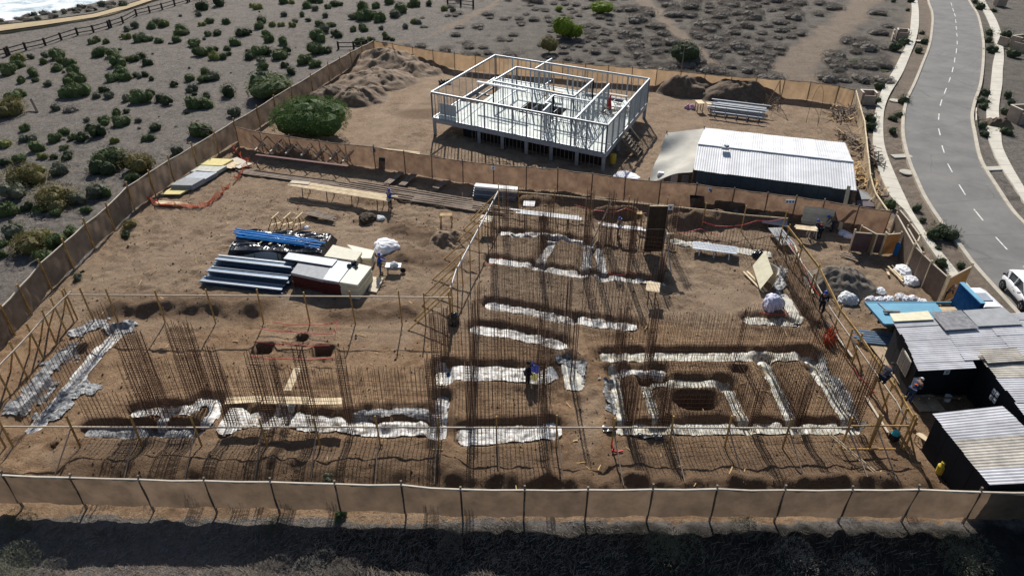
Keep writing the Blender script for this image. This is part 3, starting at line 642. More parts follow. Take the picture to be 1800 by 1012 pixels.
tD = batter('white diagonal batter board with many splayed braces', [(878, 332), (856, 375), (825, 432), (802, 475), (790, 512)], 2.1, [(876, 336), (866, 356), (856, 375), (841, 402), (825, 432), (812, 455), (802, 475), (793, 500), (790, 512)], 2.5, WHITE, WOODY, brace=(-2.5, -1.2, .07), seed=5, rh=.16)
batter('outer right batter board running down beside the shacks', [(1384, 398), (1440, 470), (1476, 543), (1510, 588), (1545, 640), (1580, 690), (1612, 745)], 1.9, [(1386, 400), (1410, 432), (1440, 470), (1476, 543), (1512, 592), (1548, 645), (1568, 672), (1588, 702), (1610, 742)], 2.2, WOODY, WOODY, seed=6, rh=.18)
batter('inner right batter board with white rail', [(1372, 412), (1430, 490), (1462, 546), (1500, 600), (1535, 650), (1575, 705), (1597, 744)], 1.4, [(1372, 412), (1400, 450), (1430, 490), (1495, 592), (1540, 657), (1590, 730)], 1.9, WHITEW, WOODY, brace=(.5, -1.2, .07), seed=7)
for a, b_ in (((1452, 572), (1498, 628)), ((1520, 700), (1560, 762)), ((1395, 430), (1428, 520))):
    o = MB().bar(GH(*a, .15), GH(*b_, .15), .12, .06).build('plank', WHITEW); tag(o, {1452: 'low pale board beside the orange netting', 1520: 'low pale board near the foot of the right batter boards', 1395: 'curved pale board on the soil by the red string'}[a[0]], 'plank')

# ------------------------------------------------------------ reinforcement
def rebar_wall(label, a, b_, h, hg, sp=.2, thick=.24, seed=0, r=.011, zb=-.3, grid=.2, top_h=()):
    A, B = G(*a), G(*b_); D = B - A; L_ = D.length; D.normalize(); N = Vector((-D.y, D.x, 0)); rr = random.Random(seed)
    t = thing('rebar_wall', label, 'rebar cage', (A.x, A.y, zb)); vb = MB(); n_ = max(2, int(L_ / sp))
    def sq(b, p, q, w):
        d = (q - p).normalized(); up = Vector((0, 0, 1)) if abs(d.z) < .9 else Vector((0, 1, 0)); x = d.cross(up).normalized() * w; y = x.cross(d).normalized() * w
        b.add([p + x, p - x * .5 + y * .87, p - x * .5 - y * .87, q + x, q - x * .5 + y * .87, q - x * .5 - y * .87], [(0, 1, 4, 3), (1, 2, 5, 4), (2, 0, 3, 5), (2, 1, 0), (3, 4, 5)])
    for s_ in (-.5, .5):
        for i in range(n_ + 1):
            p = A + D * (L_ * i / n_ + rr.uniform(-.03, .03)) + N * thick * s_; hh = h * rr.uniform(.965, 1.0) - (rr.random() < .05) * h * .2
            q = p + Vector((rr.gauss(0, .022) * h * .35, rr.gauss(0, .02) * h * .35, hh)); p.z = zb; q.z = hh
            sq(vb, p, q, r)
    stuff(vb.build('vertical_bars', REBAR, t))
    hb = MB(); z = .05
    zs = []
    hg = max(hg, h * .86) if hg > 0 else 0
    while z < hg: zs.append(z); z += grid if z < 1.4 else grid * 1.5
    zs += list(top_h)
    for s_ in (-.5,):
        for z in zs:
            p = A + N * (thick * s_ + .03) ; q = B + N * (thick * s_ + .03); p = Vector((p.x, p.y, z + rr.uniform(-.03, .03))); q = Vector((q.x, q.y, z + rr.uniform(-.03, .03))); sq(hb, p, q, r * .72)
    if zs: stuff(hb.build('horizontal_bars', REBAR, t))
    return t
def rebar_col(label, a, h, wx=.45, wy=.3, n_=4, seed=0, zb=-.3, r=.015, ties=.15, lx=0., tieh=None):
    A = G(*a); rr = random.Random(seed); t = thing('rebar_column', label, 'rebar cage', (A.x, A.y, zb)); vb = MB()
    pts = [(i / (n_ - 1) - .5, s_) for i in range(n_) for s_ in (-.5, .5)]
    for u, v in pts:
        p = Vector((A.x + u * wx, A.y + v * wy, zb)); q = Vector((p.x + lx + rr.gauss(0, .05), p.y + rr.gauss(0, .05), h * rr.uniform(.95, 1.03)))
        b = MB().tube(p, q, r, 3); vb.add(b.v, b.f)
    stuff(vb.build('vertical_bars', REBAR, t)); hb = MB(); z = .1
    while z < (tieh or h * .93):
        k = z / h; c = [Vector((A.x + lx * k + sx * wx * .55, A.y + sy * wy * .6, z)) for sx, sy in ((-1, -1), (1, -1), (1, 1), (-1, 1))]
        for i in range(4): hb.bar(c[i], c[(i + 1) % 4], .014, .014)
        z += ties
    stuff(hb.build('ties', REBAR, t)); return t
W = [
 ('long rebar mesh along the back of the right rectangle', (1062, 624), (1425, 623), 3.1, .9, .2, (1.6,)),
 ('rebar mesh down the right side of the rectangle', (1426, 625), (1500, 746), 2.9, 2.4, .2, ()),
 ('rebar mesh along the front of the right rectangle', (1095, 750), (1500, 748), 3.0, 1.25, .2, ()),
 ('rebar mesh down the left side of the right rectangle', (1082, 645), (1100, 748), 3.0, 1.2, .25, ()),
 ('inner rebar mesh left of the dug pit', (1136, 668), (1160, 746), 2.9, 1.2, .25, ()),
 ('inner rebar mesh along the top of the dug pit', (1138, 670), (1278, 672), 2.9, 1.0, .2, ()),
 ('inner rebar mesh right of the dug pit', (1280, 674), (1316, 746), 2.9, 1.2, .25, ()),
 ('slanting rebar mesh splitting the right rectangle', (1346, 628), (1400, 746), 2.9, 1.2, .25, ()),
 ('rebar mesh standing in the wide middle footing', (778, 654), (962, 656), 3.9, 1.2, .2, (2.2,)),
 ('rebar mesh above the bright front footing', (826, 760), (966, 756), 3.9, 1.3, .2, ()),
 ('rebar mesh in the second slanting footing', (842, 578), (985, 602), 3.4, .7, .2, (1.8,)),
 ('rebar mesh in the slanting footing nearest the diagonal rail', (865, 536), (1000, 560), 4.1, .6, .2, (1.5,)),
 ('rebar mesh in the short footing right of the soil gap', (1022, 561), (1106, 572), 3.4, .5, .2, ()),
 ('tall rebar mesh in the red taped upper footing', (866, 456), (1027, 482), 4.6, .8, .2, (1.8, 3.0)),
 ('farthest tall rebar mesh beside the plank bench', (888, 407), (1030, 425), 4.0, .8, .2, (2.2,)),
 ('cross mesh between the two upper footings', (970, 420), (945, 466), 3.8, .5, .3, ()),
 ('rebar mesh above the footing near the plank table', (1050, 486), (1162, 496), 4.2, .8, .2, (2.0,)),
 ('rebar mesh either side of the tall black panel', (1055, 432), (1190, 442), 3.9, .8, .2, (1.6, 2.4)),
 ('rebar mesh set in the smooth far ground beam', (1190, 425), (1348, 447), 1.7, .0, .22, (.8,)),
 ('rebar mesh running down toward the right rectangle', (1355, 450), (1420, 565), 2.6, .8, .25, ()),
 ('rebar mesh over the yellowish footing end', (1322, 560), (1425, 566), 1.2, .0, .25, ()),
 ('rebar mesh over the long white front footing', (612, 748), (772, 752), 4.1, 1.3, .2, ()),
 ('rebar mesh behind the bridging planks', (400, 742), (600, 746), 3.9, 1.2, .2, (2.6,)),
 ('rebar mesh over the straight left front trench', (160, 752), (345, 754), 2.5, 1.2, .22, ()),
 ('rebar mesh in the hooked trench', (240, 722), (376, 704), 3.4, .8, .22, ()),
 ('rebar mesh in the diagonal trench at the left edge', (50, 748), (200, 584), 2.3, .9, .25, ()),
 ('short mesh joining the two left trenches', (297, 720), (272, 752), 3.0, 1.0, .25, ()),
 ('open mesh between middle footings', (975, 605), (962, 652), 2.6, .5, .3, ()),
 ('narrow mesh closing the middle block on the left', (840, 540), (828, 750), 2.6, .0, .4, ()),
]
for i, (lab, a, b_, h, hg, sp, th) in enumerate(W): rebar_wall(lab, a, b_, h, hg, sp, seed=i, top_h=th)
Cc = [
 ('dense rebar column leftmost of the tall cages above the hooked trench', (262, 716), 5.4, .7), ('dense rebar column second from the left in the hooked trench', (287, 714), 5.2, .5),
 ('dense rebar column at the middle of the hooked trench', (345, 706), 5.4, .6), ('dense rebar column at the bend of the hooked trench', (368, 704), 5.4, .5),
 ('dense rebar column left of the bridging planks', (408, 744), 5.2, .6), ('dense rebar column right of the first bridging plank', (476, 745), 4.9, .7),
 ('thin rebar column between the bridging planks', (505, 746), 4.6, .3), ('dense rebar column at the end of the middle plank', (552, 746), 5.2, .5),
 ('tall rebar column right of the last bridging plank', (618, 752), 5.2, .35), ('very dense rebar column at the right end of the long footing', (768, 757), 5.0, .55),
 ('dense rebar column at the left end of the wide middle footing', (770, 660), 4.6, .5), ('rebar column in the wide middle footing near the blue tool', (834, 655), 5.2, .35),
 ('rebar column at the left end of the bright front footing', (828, 757), 5.0, .3), ('rebar column behind the man in blue', (950, 660), 4.6, .35),
 ('rebar column at the right end of the bright front footing', (951, 757), 4.6, .35), ('slim rebar column in the isolated oval pad', (1006, 668), 4.8, .2),
 ('rebar column at the right end of the slanting footings', (996, 602), 4.8, .35), ('dense rebar column beside the soil gap', (1028, 482), 4.8, .5),
 ('rebar column at the corner of the red taped footing', (868, 458), 4.6, .4), ('rebar column at the far left of the upper cages', (889, 408), 4.2, .4),
 ('rebar column in the middle of the upper cages', (950, 470), 4.6, .3), ('dense rebar column right of the far bench', (1032, 424), 4.4, .5),
 ('rebar column behind the helmeted man at the bench', (1068, 434), 4.6, .45), ('rebar column just left of the tall black panel', (1108, 440), 4.4, .3),
 ('rebar column right of the tall black panel', (1178, 440), 4.0, .4), ('rebar column on the red string by the plank table', (1105, 492), 4.6, .3),
 ('rebar column at the left of the plank table footing', (1052, 488), 4.6, .35), ('rebar column by the right of the plank table', (1160, 496), 2.2, .35),
 ('rebar column at the back left corner of the right rectangle', (1088, 625), 3.6, .5), ('rebar column on the back mesh of the right rectangle', (1142, 624), 3.8, .35),
 ('slim rebar column on the right of the back mesh', (1296, 624), 3.5, .2), ('rebar column at the front right corner of the rectangle', (1500, 748), 4.7, .4),
 ('rebar column at the inner corner of the dug pit', (1134, 672), 3.6, .35), ('rebar column at the front of the inner strip', (1165, 748), 3.2, .45),
 ('rebar column at the front left corner of the right rectangle', (1105, 750), 3.2, .45), ('rebar column at the front of the slanting footing', (1402, 748), 3.4, .3),
 ('rebar column at the front right of the dug pit', (1322, 749), 3.3, .3), ('short rebar column in the trench below the diagonal rail foot', (785, 620), 3.4, .3)]
for i, (lab, a, h, wx) in enumerate(Cc): rebar_col(lab, a, h, wx, .3, 5 if wx > .4 else 4 if wx > .25 else 2, seed=100 + i, ties=.16 if wx > .25 else .4, r=.016 if wx > .25 else .024)
# bundles of long bars on the soil beyond the left cages
def string(label, pts, z, m=REDTAPE, r=.022, name='barrier_tape', cat='tape'):
    b = MB(); P = [G(x, y, z) for x, y in pts]
    for a, c_ in zip(P[:-1], P[1:]):
        mid_ = a.lerp(c_, .5); mid_.z -= min(.15, z * .3); b.bar(a, mid_, r, r * 2).bar(mid_, c_, r, r * 2)
    return tag(b.build(name, m), label, cat)
string('red string rectangle round the square holes, far side', [(480, 566), (545, 570), (592, 566), (588, 584)], .35)
string('red string in front of the small round hole', [(455, 577), (520, 583), (585, 586)], .35)
string('red string behind the two square holes', [(445, 600), (510, 604), (580, 607)], .35)
string('red string along the near edge of the square holes', [(440, 625), (505, 630), (585, 629)], .35)
string('sagging red tape along the far soil ridge', [(1235, 390), (1280, 398), (1330, 388), (1375, 385)], .9)
string('red tape hanging low at the ridge end', [(1185, 408), (1232, 402), (1262, 412)], .5)
string('red tape draped behind the black panel', [(1010, 360), (1070, 372), (1100, 366), (1136, 375)], .9)
string('red tape across the plank table footing', [(1068, 478), (1090, 483), (1105, 476), (1118, 477)], .5)
string('red tape snarled at the left of the upper footing', [(852, 462), (866, 466), (872, 455), (884, 452)], .3)
string('red string from the sand pile to the batter board', [(1388, 425), (1412, 468), (1440, 520)], .6)
string('pale red string beside the outer right batter board', [(1500, 645), (1522, 672), (1540, 690)], .5)
string('red tape twisted by the white bulk bag', [(1334, 549), (1372, 553), (1390, 548)], .2)
string('red tape tied at the front rail post', [(1078, 775), (1076, 792), (1095, 792)], .25, r=.05)
# bridging planks and loose planks
def planks(label, a, b_, z, nb, wd, m, name='plank_walkway', cat='planks', gap=.02, t=.04, rot=None, legs=0, legm=None, jit=.0, labelgroup=None, seed=0):
    A, B = G(*a, z), G(*b_, z); D = (B - A).normalized(); N = Vector((-D.y, D.x, 0)); rr = random.Random(seed)
    th = thing(name, label, cat, (A.x, A.y, z - t))
    for k in range(nb):
        o = N * ((k - (nb - 1) / 2) * (wd + gap)); j0, j1 = rr.uniform(-jit, jit), rr.uniform(-jit, jit)
        MB().bar(A + o + D * j0 - Vector((0, 0, t / 2 - (rr.uniform(0, .03) if jit else 0))), B + o + D * j1 - Vector((0, 0, t / 2)), wd, t).build('plank', m, th)
    W_ = nb * (wd + gap) / 2
    for k in range(legs):
        c = A.lerp(B, (k + .5) / legs)
        for s_ in (-1, 1):
            p = c + N * W_ * .8 * s_; MB().bar((p.x, p.y, z - t), (p.x + N.x * s_ * .12, p.y + N.y * s_ * .12, h1(p.x, p.y) - .05), .07, .07).build('leg', legm or WOODG, th)
    return th
planks('left pair of planks bridging the long footing', (397, 704), (460, 700), 1.3, 2, .24, WOODW)
planks('middle broad planks bridging the long footing with a tool on top', (462, 702), (542, 703), 1.38, 2, .28, WOODW, seed=2)
planks('right pair of planks bridging the long footing', (542, 705), (602, 704), 1.3, 2, .24, WOODW, seed=3)
planks('single pale plank lying at a slant behind the bridging planks', (505, 686), (524, 645), 1.0, 1, .42, WOODW, seed=4)
planks('far plank bench covered in sunlit boards in front of the bars', (905, 371), (1018, 383), 1.1, 3, .22, WHITE, 'plank_bench', 'bench', legs=3, jit=.5, seed=5)
planks('plank bench where the helmeted man works', (1055, 394), (1136, 403), 1.1, 2, .24, WHITE, 'plank_bench', 'bench', legs=2, jit=.3, seed=6)
planks('short pale plank right of the black panel', (1166, 410), (1185, 410), .9, 1, .2, WOODW, seed=7)
planks('small square plank table with a tool box under it', (1136, 502), (1160, 505), 1.1, 5, .22, WOODW, 'plank_table', 'table', legs=2, seed=8)
planks('white topped trestle by the diagonal rail', (844, 383), (866, 385), 1.1, 4, .26, CREAM, 'plank_table', 'table', legs=2, legm=WOODY, seed=9)
planks('white board lying behind the far plank bench', (920, 357), (940, 358), .5, 3, .3, WHITE, 'loose_board', 'board', seed=10)
planks('two long pale planks left of the plywood lean-to', (1310, 477), (1345, 512), .12, 2, .16, WOODW, 'loose_planks', 'planks', jit=.3, gap=.12, seed=11)
planks('three grey planks on the open ground by the sand pile', (1481, 445), (1512, 456), .1, 3, .2, WOODG, 'loose_planks', 'planks', gap=.12, seed=12)
planks('bundle of pale planks beside the white plastic heap', (1568, 470), (1590, 492), .2, 3, .14, WOODW, 'loose_planks', 'planks', jit=.4, gap=.05, seed=13)
planks('short timber offcut on the open ground', (1560, 477), (1563, 483), .1, 1, .15, WOODW, 'loose_board', 'board', seed=14)
planks('walkway boards on the soil beside the shack wall', (1545, 600), (1640, 722), .12, 2, .7, mat('dusty plywood', (.40, .30, .20), var=.2), 'board_walk', 'planks', gap=.03, seed=15)
# timber stack on trestles at the upper left
tS = planks('long bench of pale battens laid on trestles at upper left', (515, 322), (690, 349), .95, 7, .12, WOODW, 'batten_bench', 'bench', gap=.05, legs=4, legm=WOODG, jit=.7, seed=16)
planks('white board end on the batten bench', (511, 319), (544, 322), 1.02, 1, .5, WHITEW, 'loose_board', 'board', seed=17)
planks('old brown boards stacked in a long dark row on the soil', (600, 322), (835, 360), .2, 6, .16, WOODG, 'board_stack', 'planks', gap=.22, jit=1.4, t=.12, seed=18)
planks('dark old boards laid side by side near the fence gate', (420, 300), (610, 325), .15, 4, .2, WOODG, 'board_stack', 'planks', gap=.06, jit=1.0, seed=19)
planks('second dark pile of old boards right of the batten bench', (705, 345), (880, 368), .2, 4, .15, WOODG, 'board_stack', 'planks', gap=.2, jit=1.4, t=.12, seed=20)
planks('small heap of dark boards behind the blue pipes', (540, 372), (592, 384), .3, 5, .14, WOODG, 'board_stack', 'planks', gap=.05, jit=.4, seed=21)
for i, (a, b_) in enumerate([((680, 322), (706, 302)), ((706, 325), (728, 306)), ((765, 330), (785, 318))]):
    planks(['dusty short boards leaning across the dark row, leftmost', 'dusty short boards leaning across the dark row, second', 'dusty short boards leaning across the dark row, third'][i], a, b_, .35, 3, .2, WOODG, 'loose_planks', 'planks', seed=30 + i)
planks('grey profiles stacked on three trestle legs by the far ground beam', (1218, 430), (1296, 440), .55, 5, .2, STEELD, 'profile_stack', 'steel', gap=.03, legs=3, legm=WHITE, seed=22)
planks('pale timber stack on the far ground beam', (1340, 385), (1384, 392), .5, 4, .3, GREYB, 'board_stack', 'planks', legs=2, seed=23)
planks('pallet of rough slats laid beside the light blue truck bed', (1652, 549), (1688, 549), 1.05, 7, .13, WOODW, 'slat_pallet', 'pallet', gap=.05, legs=2, seed=24)
planks('blue grey profiles stacked on the ground by the black shack', (1512, 590), (1570, 596), .2, 6, .16, BLUEST, 'profile_stack', 'steel', gap=.08, jit=.5, seed=25)
planks('pale planks on the sawing bench under the leaning plank', (1395, 398), (1440, 403), .9, 3, .22, WOODW, 'sawing_bench', 'bench', legs=2, jit=.3, seed=26)
planks('boards across the corner where the two batter boards meet', (1362, 400), (1386, 430), .5, 3, .35, GREYB, 'loose_planks', 'planks', seed=27)
planks('pale timber slats lying behind the dividing fence', (650, 262), (745, 272), .2, 4, .2, WOODW, 'loose_planks', 'planks', gap=.1, jit=.8, seed=28)
# tall black formwork panel
A, B = G(1131, 446), G(1163, 446)
t = thing('formwork_panel', 'tall black formwork panel standing upright in the bar cages', 'panel', (A.x, A.y, 0))
for k in range(2):
    MB().slab([(A.x, A.y, .2 + k * 1.9), (B.x, B.y, .2 + k * 1.9), (B.x, B.y, 2.08 + k * 1.9), (A.x, A.y, 2.08 + k * 1.9)], Vector((0, .05, 0))).build('board', DARKB, t)
for p in (A, B): MB().bar((p.x, p.y - .08, 0), (p.x, p.y - .08, 4.05), .07, .07).build('upright', WOODG, t)
MB().bar((A.x, A.y - .08, 4.02), (B.x, B.y - .08, 4.02), .07, .05).build('head', WOODW, t)
MB().bar((B.x, B.y - .1, 2.2), (B.x + .2, B.y - 2.6, 0), .08, .05).build('prop', WHITEW, t)
tag(MB().bar(G(1040, 428), G(1074, 360, 2.0) * .0 + Vector((G(1070, 410).x, G(1070, 410).y, 2.9)), .09, .06).build('leaning_plank', WOODW), 'pale prop leaning in the upper bar cages', 'prop')
# ------------------------------------------------------------ steel frame house
F0 = Vector((-8.29, 69.6, 0)); Uv = Vector((8.67, 59.88, 0)) - F0; Vv = Vector((-2.05, 84.06, 0)) - F0
LU, LV = Uv.length, Vv.length; Uh, Vh = Uv / LU, Vv / LV; ZD, ZT = 1.75, 4.4
def hp(u, v, z): return F0 + Uh * u + Vh * v + Vector((0, 0, z))
def uv(px, py, z):
    p = G(px, py, z) - F0; d = Uh.x * Vh.y - Uh.y * Vh.x
    return ((p.x * Vh.y - p.y * Vh.x) / d, (Uh.x * p.y - Uh.y * p.x) / d)
H = thing('steel_frame_house', 'raised house skeleton of galvanised steel studs on a pale deck', 'house frame', F0)
holes = []
for corners in ([(895, 183), (925, 170), (1016, 186), (998, 216)], [(1052, 205), (1082, 206), (1066, 228), (1040, 222)]):
    q_ = [uv(x, y, ZD) for x, y in corners]; holes.append((min(a for a, b in q_), max(a for a, b in q_), min(b for a, b in q_), max(b for a, b in q_)))
holes[0] = (holes[0][0] + .9, holes[0][1] - .9, holes[0][2] + .9, holes[0][3] - .9)
holes.append((.0, 2.6, 6.4, 13.2))
pu, pv = 2.42, 1.21; nu, nv = int(LU / pu) + 1, int(LV / pv) + 1
for i in range(nu):
    for j in range(nv):
        u0, v0 = i * pu, j * pv; u1, v1 = min(u0 + pu, LU), min(v0 + pv, LV); cu, cv = (u0 + u1) / 2, (v0 + v1) / 2
        if u1 - u0 < .3 or v1 - v0 < .3: continue
        if any(a < cu < b and c_ < cv < d for a, b, c_, d in holes): continue
        if (i, j) in ((5, 12), (6, 12)): continue
        g_ = .012; zz = ZD + random.uniform(0, .012)
        MB().slab([hp(u0 + g_, v0 + g_, zz), hp(u1 - g_, v0 + g_, zz), hp(u1 - g_, v1 - g_, zz), hp(u0 + g_, v1 - g_, zz)], .03).build('deck_panel', DECK, H)
for a, b, w_, h_ in (((0, 0), (LU, 0), .12, .42), ((LU, 0), (LU, LV), .12, .42), ((LU, LV), (0, LV), .12, .42), ((0, LV), (0, 0), .12, .42)):
    MB().bar(hp(*a, ZD - .25), hp(*b, ZD - .25), w_, h_).build('rim_beam', STEELD, H)
jb = 0
while jb < LU:
    MB().bar(hp(jb, .1, ZD - .2), hp(jb, LV - .1, ZD - .2), .05, .22).build('floor_joist', STEELD, H); jb += .61 * 2
for v in (LV * .33, LV * .66): MB().bar(hp(0, v, ZD - .4), hp(LU, v, ZD - .4), .12, .2).build('floor_girder', STEELD, H)
for v in (0.05, LV * .33, LV * .66, LV - .05):
    for k in range(8):
        u = .15 + (LU - .3) * k / 7
        if v == 0.05 and k == 1: continue
        MB().bar(hp(u, v, -.2), hp(u, v, ZD - .45), .32, .32).build('pier', STEEL if v == 0.05 else STEELD, H)
for k in range(34):
    u = 4.7 + (LU - 5) * k / 33
    MB().bar(hp(u, .25, -.1), hp(u, .25, ZD - .46), .05, .06).build('skirt_stud', WOODG, H)
MB().slab([hp(3.2, 1.0, ZD - .5), hp(LU - .5, 1.0, ZD - .5), hp(LU - .5, 1.0, 0), hp(3.2, 1.0, 0)], Vh * .05).build('under_deck_dark', BLACKW, H)  # shade under the deck put in as a black backing sheet
def wall(a, b, sp=.46, z0=ZD + .03, zt=ZT, wtr=.13, m=STEEL, heavy=4, hd=.20, skip=()):
    A, B = hp(*a, 0), hp(*b, 0); L_ = (B - A).length; D = (B - A) / L_
    MB().bar(A + Vector((0, 0, zt)), B + Vector((0, 0, zt)), wtr, hd).build('top_track', m, H)
    MB().bar(A + Vector((0, 0, z0 + .02)), B + Vector((0, 0, z0 + .02)), wtr, .05).build('bottom_track', m, H)
    n_ = max(1, round(L_ / sp))
    for k in range(n_ + 1):
        f = k / n_
        if any(s0 < f < s1 for s0, s1 in skip): continue
        p = A + D * (L_ * f) ; wd = .16 if heavy and k % heavy == 0 else .06
        MB().bar(p + Vector((0, 0, z0)), p + Vector((0, 0, zt)), wd, .10).build('stud', m, H)
wall((0, 0), (LU, 0), .40); wall((LU, 0), (LU, LV), .34, heavy=6, skip=((.42, .5),))
wall((LU, LV), (0, LV), .62, skip=((.5, .62),)); wall((0, 0), (0, LV), 1.5, heavy=0, skip=())
def pw(px, zt=ZT): return [uv(x, y, zt) for x, y in px]
inner = pw([(867, 143), (908, 118.6), (1043, 141), (1009, 170), (867, 143)])
for a, b in zip(inner[:-1], inner[1:]): wall(a, b, .6, skip=((.55, .75),) if b[1] > 12 else ())
for poly in ([(973, 167.3), (1037, 178)], [(973, 167.3), (958.7, 181), (968, 182.7), (954.7, 195)], [(1071, 147.3), (1011, 208.7)], [(970, 103), (941, 120.7)]):
    P = pw(poly)
    for a, b in zip(P[:-1], P[1:]): wall(a, b, .48, hd=.08)
a, b = pw([(839, 142), (925, 158)]); MB().bar(hp(*a, ZT - .1), hp(*b, ZT - .1), .3, .12).build('loose_track', WHITE, H)
for (a, b) in (((3.5, .2), (6.3, 2.6)), ((9, .2), (11.4, 2.2)), ((13, 3), (15, .2)), ((17, .2), (19, 3.5))):
    MB().bar(hp(*a, ZD + .1), hp(*b, ZT - .1), .05, .05).build('brace', STEEL, H)
for u, z_ in ((6.9, 2.6), (11.9, 2.6), (15.6, 2.6), (17.8, 2.6)):
    MB().bar(hp(u, .12, z_), hp(u + 2.2, .12, z_), .06, .10).build('sill', WHITE, H)
t = thing('sawhorse_table', 'timber workbench standing on the house deck', 'bench', hp(9.4, 11.8, ZD))
MB().bar(hp(8.5, 11.6, ZD + .95), hp(10.6, 11.6, ZD + .95), .6, .06).build('table_top', WOODY, t)
for u in (8.6, 10.5):
    for v in (11.3, 11.9): MB().bar(hp(u, v, ZD), hp(u, v, ZD + .9), .09, .09).build('leg', WOODG, t)
MB().bar(hp(8.6, 11.3, ZD), hp(10.5, 11.3, ZD + .85), .06, .06).build('brace', WOODG, t)
t = thing('cut_steel_pile', 'tangled heap of steel offcuts in the back corner of the house deck', 'scrap', hp(16.8, 11.4, ZD + .05)); b = MB()
for k in range(46):
    c_ = hp(random.uniform(15.2, 18.6), random.uniform(9.4, 12.8), ZD + random.uniform(.05, .7)); d = Vector((random.uniform(-1, 1), random.uniform(-1, 1), random.uniform(-.3, .3))) * random.uniform(.4, 1.0); b.bar(c_ - d, c_ + d, .06, .06)
stuff(b.build('offcuts', WOODG, t)); MB().bar(hp(14.9, 13.2, ZD + 1.2), hp(17.9, 13.0, ZD + 1.3), .35, .05).build('board', CREAM, t)
p_ = uv(1071, 192, ZD); c_ = hp(*p_, ZD + .04)
tag(MB().tube(c_, c_ + Vector((0, 0, 1.5)), .26, 8, .06).build('furled_umbrella', RED), 'furled red sunshade standing on the house deck', 'umbrella')
t = thing('site_stairs', 'timber stairs climbing to the house deck on its right side', 'stairs', hp(LU + 1, 5, 0))
for k in range(7):
    z_ = .25 * (k + 1) - .05; MB().bar(hp(LU + 2.0 - .26 * k, 4.6, z_), hp(LU + 2.0 - .26 * k, 6.2, z_), .28, .05).build('tread', WOODG, t)
for v in (4.55, 6.25):
    MB().bar(hp(LU + 2.2, v, .02), hp(LU + .3, v, ZD - .1), .06, .25).build('stringer', WOODG, t)
    MB().bar(hp(LU + 2.1, v, .9), hp(LU + .3, v, ZD + .9), .05, .08).build('handrail', WOODW, t); MB().bar(hp(LU + 2.1, v, 0), hp(LU + 2.1, v, .95), .06, .06).build('handrail_post', WOODW, t)
c_ = G(1077, 287); tag(MB().tube(c_, c_ + Vector((0, 0, .45)), .29, 12, .31).tube(c_ + Vector((0, 0, .45)), c_ + Vector((0, 0, .9)), .31, 12, .29).tube(c_ + Vector((0, 0, .44)), c_ + Vector((0, 0, .47)), .33, 12).build('drum', YELLOW), 'yellow drum under the right front corner of the deck', 'drum')
b = MB(); c_ = G(783, 146, .1); 
for k in range(7): 
    o_ = Vector((random.uniform(-.6, .6), random.uniform(-.3, .3), 0)); b.tube(c_ + o_, c_ + o_ + Vector((random.uniform(-.3, .3), .2, random.uniform(.2, .4))), .25, 7, .08)
tag(b.build('black_bags', BLKPL), 'small heap of black bags left of the house', 'bags')
tag(MB().slab([hp(.2, 1.2, 3.0), hp(2.3, 1.2, 3.0), hp(2.3, 1.2, ZD + .04), hp(.2, 1.2, ZD + .04)], Vh * .04).build('sheet_panel', GREYB), 'grey sheet leaning inside the left front corner of the house', 'panel')

# ------------------------------------------------------------ corrugated roofs
def lerp2(c, u, v): return c[0] * (1 - u) * (1 - v) + c[1] * u * (1 - v) + c[2] * u * v + c[3] * (1 - u) * v
def corrugated(parent, c, n_u, pitch, amp, m, n_v=1, name='roof_sheet', jit=.03, mats=None, nl=2):
    """c = 4 corners; sheets side by side along u, ribs run along v, waves across u"""
    c = [Vector(x) for x in c]; LU_ = (c[1] - c[0]).length; up = (c[1] - c[0]).cross(c[3] - c[0]).normalized()
    if up.z < 0: up = -up
    for a in range(n_u):
        for bb in range(n_v):
            u0, u1 = a / n_u - .003, (a + 1) / n_u + .004; v0, v1 = bb / n_v - (.015 if bb else 0), (bb + 1) / n_v
            if a == 0: u0 = 0
            if a == n_u - 1: u1 = 1
            k = max(4, int((u1 - u0) * LU_ / pitch * 4)); jz = random.uniform(0, jit) + .012 * ((a + bb) % 2); dv = random.uniform(-.012, .012)
            vs = []
            for j in range(nl):
                v = (v0 + dv) + (v1 - v0) * j / (nl - 1)
                for i in range(k + 1):
                    u = u0 + (u1 - u0) * i / k; p = lerp2(c, u, v) + up * (amp * math.sin(2 * math.pi * u * LU_ / pitch) + jz + .02 * (bb)); vs.append(p)
            n0 = len(vs); vs += [p - up * .006 for p in vs]
            fs = [(j * (k + 1) + i, j * (k + 1) + i + 1, (j + 1) * (k + 1) + i + 1, (j + 1) * (k + 1) + i) for j in range(nl - 1) for i in range(k)]
            fs += [tuple(reversed([x + n0 for x in f])) for f in fs]
            MB().add(vs, fs).build(name, (random.choice(mats) if mats else m), parent)
